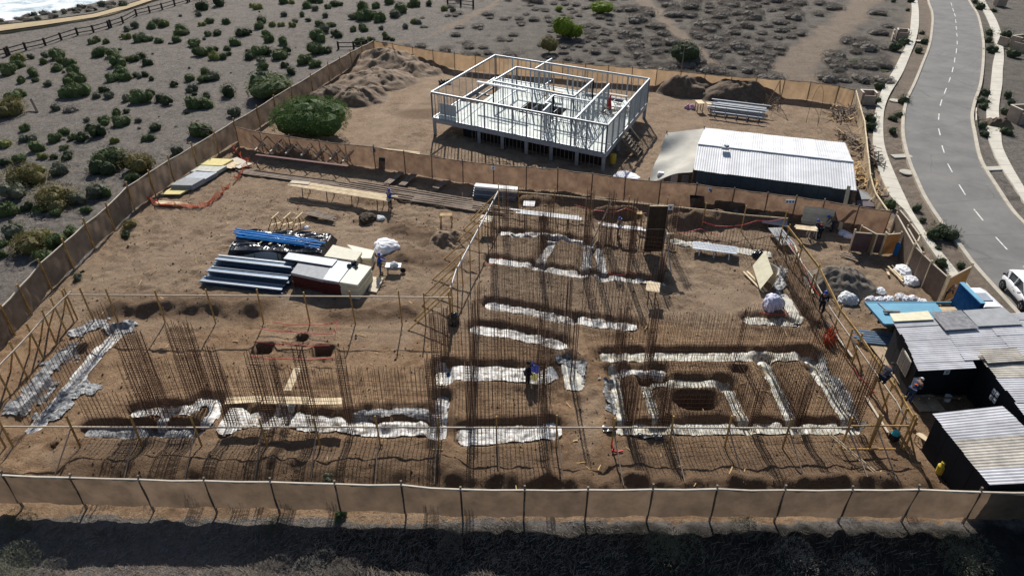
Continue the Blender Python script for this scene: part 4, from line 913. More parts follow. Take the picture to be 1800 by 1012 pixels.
# white site store
T = thing('site_store', 'long site store with white corrugated gable roof and blue walls', 'shed', (22, 54, 0))
e0, e1 = Vector((15.56, 54.5, 2.4)), Vector((27.82, 50.4, 2.4)); r0, r1 = Vector((16.75, 58.6, 3.15)), Vector((29.05, 54.5, 3.15)); b0, b1 = Vector((19.0, 64.9, 2.35)), Vector((31.2, 60.9, 2.35))
corrugated(T, [e0, e1, r1, r0], 14, .2, .009, ROOFW, jit=.008); corrugated(T, [r0 - Vector((0, 0, .05)), r1 - Vector((0, 0, .05)), b1, b0], 14, .2, .009, ROOFW, jit=.008)
MB().bar(r0 + Vector((0, 0, .07)), r1 + Vector((0, 0, .07)), .35, .03).build('ridge_cap', ROOFW, T)
d_ = (e1 - e0).normalized(); nrm_ = Vector((-d_.y, d_.x, 0))
def wallpanel(par, a, b, zt0, zt1, m, n_, nm='wall_panel', th=.05):
    a = Vector((a[0], a[1], 0)); b = Vector((b[0], b[1], 0)); D = (b - a).normalized(); N_ = Vector((D.y, -D.x, 0)) * th
    for k in range(n_):
        p = a.lerp(b, k / n_) + D * .01; q = a.lerp(b, (k + 1) / n_) - D * .01; z0_, z1_ = zt0 + (zt1 - zt0) * k / n_, zt0 + (zt1 - zt0) * (k + 1) / n_
        MB().slab([(p.x, p.y, -.15), (q.x, q.y, -.15), (q.x, q.y, z1_), (p.x, p.y, z0_)], N_).build(nm, m, par)
i0 = e0 + d_ * .25 + nrm_ * .35; i1 = e1 - d_ * .25 + nrm_ * .35; ib0 = b0 + d_ * .25 - nrm_ * .35; ib1 = b1 - d_ * .25 - nrm_ * .35
wallpanel(T, i0, i1, 2.35, 2.35, BLUEW, 10); wallpanel(T, i1, ib1, 2.35, 2.3, BLUEW, 8); wallpanel(T, ib1, ib0, 2.3, 2.3, BLUEW, 8); wallpanel(T, ib0, i0, 2.3, 2.35, BLUEW, 8)
c_ = G(1275, 262, 3.25); o = MB().box(c_, .6, .5, .22, -.3).box(c_ + Vector((.1, .1, .2)), .3, .3, .15, .3).build('roof_scrap', STEEL); tag(o, 'folded metal scrap lying on the ridge of the white roof', 'scrap')
tag(MB().box(G(1497, 308, 2.65), .12, .12, .2).build('roof_vent_pipe', STEELD), 'tiny vent pipe near the right eave of the white roof', 'vent')
# canvas canopy
CANV = mat('cream canvas', (.50, .48, .42), var=.12, scale=.7, bump=.3, bscale=3)
t = thing('canvas_canopy', 'sagging cream canvas canopy tied to the left of the site store', 'canopy', (14, 55, 0))
cc = [G(1172, 234, 2.5), G(1238, 226, 2.4), G(1219, 300, 2.2), G(1141, 316, .5)]; vs = []; nn_ = 22
for j in range(nn_ + 1):
    for i in range(nn_ + 1):
        u, v = i / nn_, j / nn_; p = cc[0] * (1 - u) * (1 - v) + cc[1] * u * (1 - v) + cc[2] * u * v + cc[3] * (1 - u) * v
        s_ = -.30 * math.sin(math.pi * u) * math.sin(math.pi * min(1, v * 1.1)) + .12 * math.sin(7 * u + 10 * v) * v + .15 * math.sin(3.5 * math.pi * v) * (1 - u)
        vs.append((p.x, p.y, max(.1, p.z + s_)))
MB().add(vs, [(j * (nn_ + 1) + i, j * (nn_ + 1) + i + 1, (j + 1) * (nn_ + 1) + i + 1, (j + 1) * (nn_ + 1) + i) for j in range(nn_) for i in range(nn_)]).build('canvas', CANV, t, smooth=True)
for p in (cc[0], cc[1], cc[2], cc[3]): MB().bar((p.x, p.y, 0), (p.x, p.y, p.z + .25), .09, .09).build('pole', WOODG, t)
for k, (x, y) in enumerate([(1160, 322), (1172, 320), (1184, 322), (1203, 325)]):
    c_ = G(x, y); tag(MB().box(c_, .6, .5, 1.0, -.3).box(c_ + Vector((0, 0, 1.0)), .5, .4, .08, -.3).build('crate', WHITE if k % 2 == 0 else GREYB), ['leftmost pale crate under the front edge of the canopy', 'second pale crate from the left under the canopy', 'third pale crate from the left under the canopy', 'crate nearest the store wall under the canopy'][k], 'crate')

# stacked steel behind the store
t = thing('steel_rack', 'rack of long silver roof profiles with dark gaps behind the white roof', 'steel stack', G(1295, 205))
a, b = G(1248, 200), G(1342, 212); D = (b - a).normalized(); N_ = Vector((-D.y, D.x, 0))
for k in range(9):
    o_ = N_ * (k * .42 - .8) + Vector((0, 0, .35 + .55 * (k % 3 == 0) + random.uniform(0, .3)))
    MB().bar(a + o_ + D * random.uniform(-.4, .4), b + o_ + D * random.uniform(-.4, .4), .22, .05).bar(a + o_ - Vector((0, 0, .1)), b + o_ - Vector((0, 0, .1)), .03, .2).build('profile', STEEL, t)
for k in range(5):
    p = a.lerp(b, .1 + .2 * k); MB().bar(p - N_ * 1.0, p - N_ * 1.0 + Vector((0, 0, 1.2)), .07, .07).build('upright', STEELD, t); MB().bar(p - N_ * .9 + Vector((0, 0, .25)), p + N_ * 2.6 + Vector((0, 0, .25)), .1, .1).build('bearer', STEELD, t)
t = thing('work_table', 'small table with pale boards on trestle by the pink bags', 'table', G(1235, 200))
c_ = G(1228, 195)
MB().box(c_ + Vector((0, 0, 1.0)), .8, 1.3, .06, .1).build('table_top', WOODW, t); MB().box(c_ + Vector((.95, -.3, .95)), .55, .9, .05, .1).build('side_board', WOODW, t)
for dx, dy in ((-.3, -.5), (.3, -.5), (-.3, .5), (.3, .5), (1.15, -.6), (1.15, 0)): MB().bar(c_ + Vector((dx, dy, 0)), c_ + Vector((dx, dy, 1.0)), .07, .07).build('leg', WOODG, t)
b = MB()
for k in range(12):
    p = G(1211, 190) + Vector((random.uniform(-.6, .6), random.uniform(-.4, .4), 0)); b.tube(p, p + Vector((0, 0, random.uniform(.2, .5))), .22, 7, .08)
tag(b.build('rubbish_bags', mat('pink and white bags', (.55, .12, .30), col2=(.7, .68, .7), scale=3)), 'heap of pink and white rubbish bags left of the work table', 'bags')
# hoops and poles behind store
def arc_hoop(label, a, b, h):
    A, B = G(*a), G(*b); pts = [A.lerp(B, .5 - .5 * math.cos(math.pi * k / 12)) + Vector((0, 0, h * math.sin(math.pi * k / 12) ** .7)) for k in range(13)]
    tag(MB().path(pts, .02, 4).build('bent_bar_hoop', REBAR), label, 'bar hoop')
arc_hoop('bent bar hoop nearest the road fence corner', (1417, 215), (1437, 222), 4.2); arc_hoop('lower bent bar hoop behind the store', (1355, 205), (1437, 222), 2.4)
t = thing('bar_tripod', 'thin poles with a basket of bent bars behind the white store', 'poles', G(1361, 190))
for dx, dy in ((-1, 0), (.8, .2), (0, -1.2)): MB().bar(G(1361, 190) + Vector((dx, dy, 0)), G(1361, 190) + Vector((0, 0, 3.2)), .06, .06).build('pole', WOODG, t)
b = MB(); c_ = G(1356, 186)
for k in range(40):
    a1 = random.uniform(0, 6.28); b.bar(c_ + Vector((math.cos(a1) * .9, math.sin(a1) * .6, random.uniform(0, .2))), c_ + Vector((math.cos(a1 + 1.5) * .9, math.sin(a1 + 1.5) * .6, random.uniform(.5, 1.4))), .04, .04)
stuff(b.build('bent_bars', WOODG, t))
# timber scrap against the right fence
sc = [('jumbled pile of cut timber inside the far right fence corner', (1482, 205), 70, (1.9, 1.5), 1.1), ('long strip of scrap timber between store and road fence', (1508, 262), 110, (.7, 4.4), .9), ('scrap timber spilling past the right end of the store', (1519, 322), 80, (.45, 3.2), .8)]
for lab, px, cnt, (ax, ay), hh in sc:
    t = thing('timber_scrap_pile', lab, 'timber scrap', G(*px))
    b = MB()
    for k in range(cnt):
        c_ = G(*px) + Vector((random.uniform(-ax, ax), random.uniform(-ay, ay), random.uniform(.05, hh))); a1 = random.gauss(1.2, .9); l_ = random.uniform(.3, 1.1); d = Vector((math.cos(a1) * l_, math.sin(a1) * l_, random.uniform(-.35, .35)))
        bb = MB().bar(c_ - d, c_ + d, random.choice((.06, .1, .14)), .04)
        if k < 14: bb.build('plank', random.choice((WOODW, WOOD, WOODG)), t)
        else: b.add(bb.v, bb.f)
    stuff(b.build('offcuts', WOODG if cnt != 80 else WOOD, t))
tag(MB().slab([G(1508, 333, 1.1), G(1524, 338, 1.1), G(1535, 350, .9), G(1514, 350, .9)], .9).build('covered_crate', GREYB), 'grey sheeted crate at the lower right corner of the store', 'crate')
tag(MB().slab([G(1507, 352, 1.0), G(1537, 355, 1.0), G(1537, 363, .9), G(1506, 362, .9)], .8).build('covered_pallet', mat('dull purple sheet', (.14, .12, .14))), 'dull purple covered pallet against the dividing fence', 'pallet')

# ------------------------------------------------------------ black shacks
def shack(label, roof, zs, mats_, n_u, n_v, wall_sides, inset=.18, thick=.06, swap=True, wm=BLACKW, sheets=True):
    R_ = [Vector((p[0], p[1], z)) for p, z in zip(roof, zs)]; c0 = sum(R_, Vector()) / 4
    t = thing('site_shack', label, 'shack', (c0.x, c0.y, 0))
    corrugated(t, R_, n_u, .17, .013, None, n_v=n_v, mats=mats_, jit=.02)
    I = [p + (c0 - p).normalized() * inset * 1.4 for p in R_]
    for (i, j) in wall_sides: wallpanel(t, I[i], I[j], R_[i].z - .06, R_[j].z - .06, wm, 4)
    return t, R_
# corners ordered so that u runs along y (ribs run along x as in the photograph)
A_, RA_ = shack('black walled shack with broad zinc roof beside the blue truck', [(21.75, 28.5), (22.15, 32.2), (30.6, 33.0), (30.2, 29.0)], (2.55, 2.65, 2.65, 2.55), [ROOFG], 6, 3, ((0, 1), (1, 2), (3, 0), (2, 3)))
o_ = MB(); corrugated(A_, [(21.55, 27.85, 2.5), (21.7, 28.75, 2.53), (24.95, 28.95, 2.53), (24.75, 28.1, 2.5)], 1, .17, .013, ROOFG)
MB().slab([(22.1, 32.0, 2.76), (22.2, 32.75, 2.76), (24.6, 33.05, 2.76), (24.5, 32.2, 2.76)], .03).build('roof_board', PLY, A_)
MB().slab([(24.6, 31.1, 2.80), (24.65, 32.9, 2.78), (26.6, 33.1, 2.78), (26.6, 31.3, 2.80)], .03).build('roof_board', mat('dark flecked roof board', (.20, .20, .21), var=.3, scale=4), A_)
MB().slab([(26.65, 31.5, 2.78), (26.7, 33.1, 2.76), (29.3, 33.4, 2.76), (29.4, 31.7, 2.78)], .03).build('roof_board', GREYB, A_)
def onwall(a, b, s, z0, z1, w_, m, nm, par, out, th=.04):
    a = Vector((a[0], a[1], 0)); b = Vector((b[0], b[1], 0)); D = (b - a).normalized(); c_ = a.lerp(b, s); p = c_ - D * w_ / 2; q_ = c_ + D * w_ / 2; N_ = Vector((D.y, -D.x, 0))
    if N_.dot(Vector(out)) < 0: N_ = -N_
    p = p + N_ * (.03 + th); q_ = q_ + N_ * (.03 + th)
    return MB().slab([(p.x, p.y, z0), (q_.x, q_.y, z0), (q_.x, q_.y, z1), (p.x, p.y, z1)], -N_ * th).build(nm, m, par)
WL0, WL1 = (21.97, 28.62), (22.33, 31.95)
wf = onwall(WL0, WL1, .36, .95, 2.05, 1.25, CREAM, 'window', A_, (-1, 0, 0), .05)
onwall(WL0, WL1, .27, 1.03, 1.97, .52, GLASS, 'pane', wf, (-1, 0, 0), .07); onwall(WL0, WL1, .45, 1.03, 1.97, .52, GLASS, 'pane', wf, (-1, 0, 0), .07)
FL0, FL1 = (21.97, 28.62), (30.0, 29.1)
pp = onwall(FL0, FL1, .03, .9, 1.45, .42, WHITE, 'notice', A_, (0, -1, 0)); onwall(FL0, FL1, .03, 1.05, 1.3, .2, GREYB, 'notice_print', pp, (0, -1, 0), .06)
pp = onwall(FL0, FL1, .22, 1.6, 1.95, .3, WHITE, 'notice', A_, (0, -1, 0)); onwall(FL0, FL1, .22, 1.7, 1.85, .12, GREYB, 'notice_print', pp, (0, -1, 0), .06)
B_, RB_ = shack('black walled shack with aged zinc roof at the right edge', [(25.0, 24.4), (25.3, 28.9), (31.5, 29.1), (31.5, 24.4)], (2.62, 2.7, 2.75, 2.7), [ROOFY, ROOFG], 5, 2, ((0, 1), (1, 2), (3, 0)))
MB().bar((25.1, 28.6, 2.8), (26.3, 28.75, 2.8), .25, .04).build('roof_board', WOODG, B_)
corrugated(B_, [(25.25, 28.1, 2.86), (25.4, 29.3, 2.86), (27.6, 29.4, 2.86), (27.4, 28.3, 2.86)], 1, .17, .013, ROOFY)
for k, (s, z_) in enumerate([(.35, 1.75), (.42, 1.7), (.35, 1.35), (.42, 1.3)]):
    pp = onwall((25.2, 24.6), (25.45, 28.8), s + .15, z_, z_ + .28, .22, WHITE, 'notice', B_, (-1, 0, 0)); onwall((25.2, 24.6), (25.45, 28.8), s + .15, z_ + .08, z_ + .2, .1, GREYB, 'notice_print', pp, (-1, 0, 0), .06)
C_, RC_ = shack('low shack with weathered zinc roof by the near fence', [(21.0, 20.35), (20.66, 24.75), (24.45, 25.3), (25.3, 20.6)], (2.35, 2.4, 2.4, 2.35), [ROOFG, ROOFY], 5, 1, ((0, 1), (1, 2), (3, 0), (2, 3)))
t = thing('cook_table', 'pale tin topped counter in front of the low shack', 'table', G(1640, 790))
MB().slab([G(1633, 761, 1.0), G(1648, 759, 1.0), G(1672, 780, 1.0), G(1657, 785, 1.0)], .05).build('table_top', CREAM, t)
for x, y in ((1636, 763), (1649, 762), (1657, 782), (1669, 778)): p = G(x, y, 1.0); MB().bar((p.x, p.y, 0), p - Vector((0, 0, .05)), .06, .06).build('leg', WOODG, t)
p, q_ = G(1657, 785, .95), G(1671, 780, .95); MB().slab([p, q_, (q_.x, q_.y, 0), (p.x, p.y, 0)], Vector((0, .03, 0))).build('front_board', WOODG, t)
c_ = G(1650, 832); t = thing('gas_bottle', 'yellow gas bottle standing under the low shack eave', 'gas bottle', c_)
MB().tube(c_, c_ + Vector((0, 0, .12)), .15, 12, .2).tube(c_ + Vector((0, 0, .12)), c_ + Vector((0, 0, .55)), .2, 12).tube(c_ + Vector((0, 0, .55)), c_ + Vector((0, 0, .68)), .2, 12, .08).build('cylinder', YELLOW, t, smooth=False); MB().tube(c_ + Vector((0, 0, .68)), c_ + Vector((0, 0, .8)), .11, 8).build('valve_collar', YELLOW, t)
c_ = G(1663, 806); t = thing('plastic_basin', 'pale blue plastic tray beside the yellow gas bottle', 'tray', c_); MB().box(c_ + Vector((0, 0, .55)), .75, .5, .05, -.5).box(c_ + Vector((0, 0, .6)), .8, .55, .1, -.5).build('tray', mat('pale blue plastic', (.42, .5, .68)), t); MB().box(c_, .5, .35, .55, -.5).build('stand', WOODG, t)
c_ = G(1622, 782); t = thing('timber_stool', 'low timber stool by the tin topped counter', 'stool', c_); MB().box(c_ + Vector((0, 0, .45)), .35, .9, .04, .5).build('seat', WOODW, t)
for dx, dy in ((-.1, -.35), (.1, -.35), (-.1, .35), (.1, .35)): MB().bar(c_ + Vector((dx - dy * .5, dy, 0)), c_ + Vector((dx - dy * .5, dy, .45)), .05, .05).build('leg', WOODW, t)
c_ = G(1664, 704); t = thing('bucket', 'white bucket on the ground in front of the black shack', 'bucket', c_); MB().tube(c_, c_ + Vector((0, 0, .34)), .15, 12, .18).build('pail', WHITE, t); MB().tube(c_ + Vector((0, 0, .33)), c_ + Vector((0, 0, .36)), .19, 12).build('rim', WHITE, t)
c_ = G(1570, 772); t = thing('water_jug', 'turquoise bag on a dark crate by the batter board end', 'bag', c_); MB().box(c_, .4, .35, .4, .3).build('crate', BLACKW, t); MB().tube(c_ + Vector((0, 0, .4)), c_ + Vector((0, 0, .6)), .22, 9, .12).build('bag', mat('turquoise cloth', (.05, .42, .5)), t)
tag(MB().bar(GH(1670, 842), G(1687, 812, .3), .05, .05).build('stick', WOODG), 'pale stick leaning in the shadow of the low shack', 'stick')
t = thing('shadow_rail', 'low timber rail in the yard between the shacks', 'rail', G(1650, 700))
MB().bar(G(1612, 699, .4), G(1690, 699, .4), .08, .06).build('rail', WOODG, t)
for x in (1615, 1633, 1686): MB().bar(G(x, 700, 0), G(x, 700, .9 if x == 1633 else .4), .07, .07).build('post', WOODW, t)
tag(MB().tube(G(1622, 903, 0) , G(1548, 775, 3.4) * 0 + Vector((16.2, 25.2, .6)), .03, 5).build('leaning_bar', WOODW), 'pair of thin rods leaning over the near fence', 'rod')
tag(MB().tube(G(1627, 902, 0), Vector((16.35, 25.2, .6)), .03, 5).build('leaning_bar', WOODW), 'second of two thin rods leaning over the near fence', 'rod')

# ------------------------------------------------------------ material stacks at the left
def quadslab(name, label, cat, c, z, h, m, layers=1, gap=.012, mtop=None, parent=None, lname='sheet'):
    t = thing(name, label, cat, (c[0][0], c[0][1], 0)); lh = h / layers
    for k in range(layers):
        j = Vector((random.uniform(-.03, .03), random.uniform(-.03, .03), 0)); z1 = z - k * lh
        MB().slab([Vector((p[0], p[1], z1)) + j for p in c], lh - gap).build(lname, (mtop if (k == 0 and mtop) else m), t)
    return t
quadslab('board_stack', 'stack of grey boards with dark red sides', 'board stack', [(-15.05, 41.2), (-12.6, 40.45), (-12.78, 38.94), (-15.2, 39.85)], 1.2, 1.1, MAROON, 5, mtop=GREYB)
quadslab('board_stack', 'narrow pale sheet overhanging the tarped timber stack', 'board stack', [(-16.01, 42.35), (-12.31, 41.35), (-12.5, 40.5), (-16.15, 41.5)], 1.32, .1, STEEL, 1)
quadslab('board_stack', 'dark grey metal sheets between red sided and white stacks', 'board stack', [(-12.45, 41.5), (-11.15, 41.1), (-11.62, 38.62), (-12.76, 38.95)], 1.22, 1.1, MAROON, 5, mtop=STEELD)
quadslab('board_stack', 'white topped board stack with white layered sides at the near right', 'board stack', [(-11.08, 41.12), (-9.78, 40.58), (-10.32, 38.25), (-11.58, 38.6)], 1.22, 1.2, PLY, 7, mtop=mat('white board face', (.74, .72, .62), var=.06))
quadslab('board_stack', 'large cream board stack behind the grey ones', 'board stack', [(-13.22, 43.95), (-10.87, 42.95), (-11.07, 41.66), (-13.48, 42.3)], 1.05, .95, PLYT, 6, mtop=mat('cream board face', (.72, .69, .56), var=.06))
quadslab('board_stack', 'cream board stack farthest right, partly hidden behind', 'board stack', [(-12.3, 44.3), (-10.1, 43.4), (-10.15, 42.3), (-10.8, 42.3)], .9, .8, PLYT, 5, mtop=mat('cream board face', (.72, .69, .56)))
quadslab('board_stack', 'low pale boards by the wheelbarrow', 'board stack', [(-9.9, 41.0), (-9.1, 40.8), (-9.3, 39.0), (-9.9, 39.2)], .15, .12, PLYT, 1)
tag(MB().tube((-11.0, 40.9, 1.25), (-10.9, 40.7, 1.5), .3, 7, .1).tube((-11.3, 40.6, 1.25), (-11.2, 40.5, 1.42), .22, 7, .05).tube((-10.8, 40.4, 1.25), (-10.8, 40.3, 1.38), .15, 6, .05).build('black_cloth', BLKPL), 'crumpled black cloth on the white board stack', 'cloth')
# tarped pallets
t = thing('tarped_stack', 'white wrapped packs under a black polythene cover', 'board stack', (-17, 44.6, 0))
for k in range(4):
    x0 = -20.6 + k * 1.75; dy = -.2 * k
    MB().slab([(x0, 46.1 + dy, 1.1), (x0 + 1.68, 45.9 + dy, 1.1), (x0 + 1.55, 43.45 + dy * .6, 1.1), (x0 - .13, 43.6 + dy * .6, 1.1)], 1.05).build('wrapped_pack', WHITE if k != 2 else PLY, t)
    if k == 2: MB().slab([(x0 + .1, 43.38, 1.05), (x0 + .7, 43.32, 1.05), (x0 + .7, 43.32, .05), (x0 + .1, 43.38, .05)], Vector((0, -.05, 0))).build('brown_board', WOODG, t)
vs = []; nx_, ny_ = 60, 26
for j in range(ny_ + 1):
    for i in range(nx_ + 1):
        u, v = i / nx_, j / ny_; X_ = -21.0 + 7.6 * u; Y_ = 43.05 + 3.6 * v - 1.1 * u * .55
        edge = min(v, 1 - v); 
        cut = .35 + .25 * math.sin(u * 9) ** 2
        z_ = 1.2 + .05 * math.sin(23 * u + 11 * v) + .045 * math.sin(41 * v - 13 * u) + random.uniform(-.02, .02)
        if v < .14: z_ = 1.18 - (.14 - v) / .14 * (.62 - .50 * math.exp(-((u - .42) / .20) ** 2) - .42 * sstep(.55, .75, u)) ; Y_ = 43.25 - .6 * u - .06 + .3 * v * 0
        if v > .86: z_ = 1.18 - (v - .86) / .14 * .9
        if u < .05: z_ = min(z_, 1.15 - (.05 - u) / .05 * .9)
        if u > .95: z_ = min(z_, 1.15 - (u - .95) / .05 * .8)
        vs.append((X_, Y_, float(z_)))
MB().add(vs, [(j * (nx_ + 1) + i, j * (nx_ + 1) + i + 1, (j + 1) * (nx_ + 1) + i + 1, (j + 1) * (nx_ + 1) + i) for j in range(ny_) for i in range(nx_)]).build('polythene_cover', BLKPL, t)
for k in range(9):
    x0 = random.uniform(-19, -14); MB().bar((x0, 43.6 - .1 * k * .3, 1.3), (x0 + .25, 44.3 - .1 * k * .3, 1.3), .07, .05).build('batten', WOODW, t)
t = thing('blue_pipe_bundle', 'bundle of bright blue pipes lying on the black cover', 'pipes', (-17, 45, 1.3))
for k in range(14):
    s_ = random.uniform(0, 1.2) if k > 7 else 0; a_ = Vector((-20.9 + s_, 45.75 - .09 * k + random.uniform(-.03, .03), 1.36 + (k % 3) * .06)); L_ = random.uniform(4.6, 5.4) if k % 2 else random.uniform(5.8, 6.8)
    MB().tube(a_, a_ + Vector((L_, -.26 * L_ + random.uniform(-.05, .05), random.uniform(-.02, .03))), .055, 6).build('pipe', BLUE, t)
# blue-grey profiles: nested trapezoidal sections
def profile(par, a, b, w_, h_, m):
    a = Vector(a); b = Vector(b); D = (b - a).normalized(); N_ = Vector((-D.y, D.x, 0)); sec = [(-.5, 0), (-.42, 1), (-.2, 1), (-.16, .75), (.0, .75), (.04, 1), (.2, 1), (.3, 0), (.5, 0)]
    th = .012; ring = [(x * w_, z * h_) for x, z in sec] + [(x * w_, z * h_ - th) for x, z in reversed(sec)]
    MB().hull([[a + N_ * x + Vector((0, 0, z)) for x, z in ring], [b + N_ * x + Vector((0, 0, z)) for x, z in ring]]).build('profile', m, par)
t = thing('profile_stack', 'stack of long blue grey steel channels left of the red sided boards', 'steel stack', (-18.5, 41, 0))
for y, z_, xa, xb in ((42.15, .98, -21.25, -15.5), (41.15, .64, -21.45, -15.5), (40.35, .30, -21.75, -15.75)):
    for lyr in range(4 if z_ > .5 else 2):
        zz = z_ - .04 - lyr * .2; jx = random.uniform(-.15, .15)
        MB().bar((xa + jx, y + .2, zz - .05), (xb + jx, y - .95, zz - .05), .72, .10).bar((xa + jx, y - .20 - .04 * (lyr % 2), zz - .02), (xb + jx, y - 1.35 - .04 * (lyr % 2), zz - .02), .06, .05).build('channel', BLUEST, t)
    for k in range(2):
        MB().bar((xa + .05 * k, y - .12 + .52 * k, z_), (xb + .05 * k, y - 1.27 + .52 * k, z_), .17, .05).build('flange', STEEL, t)
for f in (.15, .5, .85):
    x = -21.4 + 5.8 * f; MB().bar((x, 42.7 - 1.15 * f, .04), (x, 40.1 - 1.15 * f, .04), .1, .08).build('bearer', WOODG, t)
t = thing('profile_stack', 'white topped steel profile stack behind the diagonal batter board', 'steel stack', G(850, 350))
a, b = G(833, 345), G(908, 352)
for k in range(5):
    o_ = Vector((.03 * k, -.0 + .05 * k, .15 + .2 * k)); MB().bar(a + o_, b + o_, .75 - .03 * k, .16).build('profile', [BLUEST, STEELD, BLUEST, STEEL, WHITE][k], t)
t = thing('profile_stack', 'grey profile bundle against the dividing fence near the white roof', 'steel stack', G(1278, 368))
a, b = G(1254, 366), G(1306, 374)
for k in range(4): MB().bar(a + Vector((0, .1, .2 + .25 * k)), b + Vector((0, .1, .2 + .25 * k)), .8, .2).build('profile', [GREYB, STEEL, GREYB, STEEL][k], t)
PALEP = mat('shade-brightened board pack', (.72, .64, .48), var=.1)  # board colour brightened to make up for the fence shade over the stack
t = thing('mdf_stack', 'tall stack of pale board packs by the dividing fence', 'board stack', G(1430, 392))
a, b = G(1409, 390), G(1462, 397)
for k in range(6): MB().bar(a + Vector((random.uniform(-.04, .04), .3, .12 + .25 * k)), b + Vector((random.uniform(-.04, .04), .3, .12 + .25 * k)), 1.2, .235).build('board_pack', PALEP, t)
t = thing('leaning_planks', 'two tall pale planks leaning on the dividing fence', 'planks', G(1478, 403))
MB().bar(G(1476, 405), Vector((G(1483, 395).x, G(1483, 395).y + .9, 3.0)), .28, .05).build('plank', WOODW, t); MB().bar(G(1474, 403), Vector((G(1490, 390).x + .3, G(1490, 390).y + .4, 1.5)), .2, .05).build('plank', WOODW, t)
# sheets inside the left fence
rows = [((283, 345), (318, 345), .12, YBOARD, 'yellow formwork boards lowest in the row along the left fence'), ((302, 335), (340, 336), .45, GREYB, 'pale grey sheets third from the near end by the left fence'), ((325, 320), (362, 323), .35, STEELD, 'dark grey metal sheets in the row along the left fence'),
        ((335, 309), (380, 311), .35, mat('pale green board', (.48, .48, .42)), 'pale greenish sheets in the row along the left fence'), ((348, 298), (392, 300), .4, YBOARD, 'yellow formwork boards in the middle of the left fence row')]
for (a, b_, h_, m, lab) in rows:
    A, B = G(*a), G(*b_); up_ = Vector((.55, 1.55, 0)); quadslab('board_stack', lab, 'board stack', [(A.x, A.y), (B.x, B.y), (B.x + up_.x, B.y + up_.y), (A.x + up_.x, A.y + up_.y)], h_ + .1, h_, m, 3)
planks('long pale battens crossing the row by the left fence', (362, 283), (418, 292), .35, 6, .2, WOODW, 'loose_planks', 'planks', jit=.5, seed=50)
planks('white sheet lying askew near the netting corner', (405, 280), (432, 292), .3, 2, .7, CREAM, 'loose_board', 'board', seed=51)
planks('sunlit timber lengths inside the orange netting', (272, 355), (325, 358), .2, 3, .16, WOODW, 'loose_planks', 'planks', jit=.3, seed=52)
def net(label, pts, h=.75):
    t = thing('safety_net', label, 'netting', G(*pts[0])); P = [GH(x, y) for x, y in pts]; vs = []; n_ = 6; b = MB()
    Q = []
    for a, c_ in zip(P[:-1], P[1:]):
        for k in range(n_): Q.append(a.lerp(c_, k / n_))
    Q.append(P[-1]); hh = [h * (.75 + .35 * math.sin(i * 1.9)) for i in range(len(Q))]
    for i, q_ in enumerate(Q): 
        for k in range(6): vs.append((q_.x + .25 * (k / 5) * math.sin(i * 1.3), q_.y + .2 * (k / 5) * math.cos(i), q_.z + hh[i] * k / 5))
    for i in range(len(Q) - 1):
        for k in range(5):
            if (i * 7 + k * 3) % 11 == 0: continue
            p = vs[i * 6 + k]; q_ = vs[(i + 1) * 6 + k]; r_ = vs[(i + 1) * 6 + k + 1]; s_ = vs[i * 6 + k + 1]
            b.bar(p, r_, .022, .012).bar(q_, s_, .022, .012).bar(p, q_, .022, .012).bar(p, s_, .022, .012)
    stuff(b.build('mesh', ORANGE, t)); return t
net('orange safety netting low around the board row by the left fence', [(261, 345), (268, 360), (310, 364), (362, 365), (385, 348), (403, 328)], .55)
net('orange safety netting at the top corner of the board row', [(408, 262), (420, 275), (440, 290), (430, 300), (415, 320)], .7)
net('crumpled orange netting tied to the right batter board', [(1450, 608), (1456, 592), (1462, 600), (1458, 610), (1448, 600), (1464, 606)], .9)
# X trestles along the dividing fence
for i, (x, y) in enumerate([(455, 278), (481, 281), (508, 284), (535, 287), (560, 290), (585, 294), (607, 298)]):
    c_ = G(x, y); t = thing('x_trestle', 'crossed timber trestle standing along the dividing fence', 'trestle', c_, 'row of crossed timber trestles')
    for dy in (0, 1.4):
        MB().bar(c_ + Vector((-.8, dy, 0)), c_ + Vector((.8, dy, 1.9)), .11, .07).build('leg', WOODG, t); MB().bar(c_ + Vector((.8, dy + .08, 0)), c_ + Vector((-.8, dy + .08, 1.9)), .11, .07).build('leg', WOODG, t)
    MB().bar(c_ + Vector((0, -.5, 1.0)), c_ + Vector((.3, 1.9, 1.1)), .14, .14).build('cross_beam', WHITEW, t)
t = thing('trestle_beam', 'long dark board resting on the crossed trestles', 'beam', G(450, 275)); MB().bar(G(450, 272, 1.15), G(612, 292, 1.15), .3, .06).build('board', MAROON, t)
# small sawhorse frames beyond the blue pipes
for i, (x, y) in enumerate([(485, 402), (506, 402), (527, 402)]):
    c_ = G(x, y); t = thing('sawhorse', ['leftmost small yellow sawhorse behind the blue pipes', 'middle small yellow sawhorse behind the blue pipes', 'rightmost small yellow sawhorse behind the blue pipes'][i], 'sawhorse', c_)
    for s_ in (-.35, .35):
        MB().bar(c_ + Vector((s_ - .25, 0, 0)), c_ + Vector((s_ * .3, .1, .95)), .06, .06).build('leg', WOODY, t); MB().bar(c_ + Vector((s_ + .25, .5, 0)), c_ + Vector((s_ * .3, .4, .95)), .06, .06).build('leg', WOODY, t)
    MB().bar(c_ + Vector((-.1, -.2, .98)), c_ + Vector((.15, .9, .98)), .09, .09).build('top_beam', WOODW, t); MB().bar(c_ + Vector((-.35, 0, .35)), c_ + Vector((.4, .45, .35)), .2, .03).build('shelf', WOODW, t)
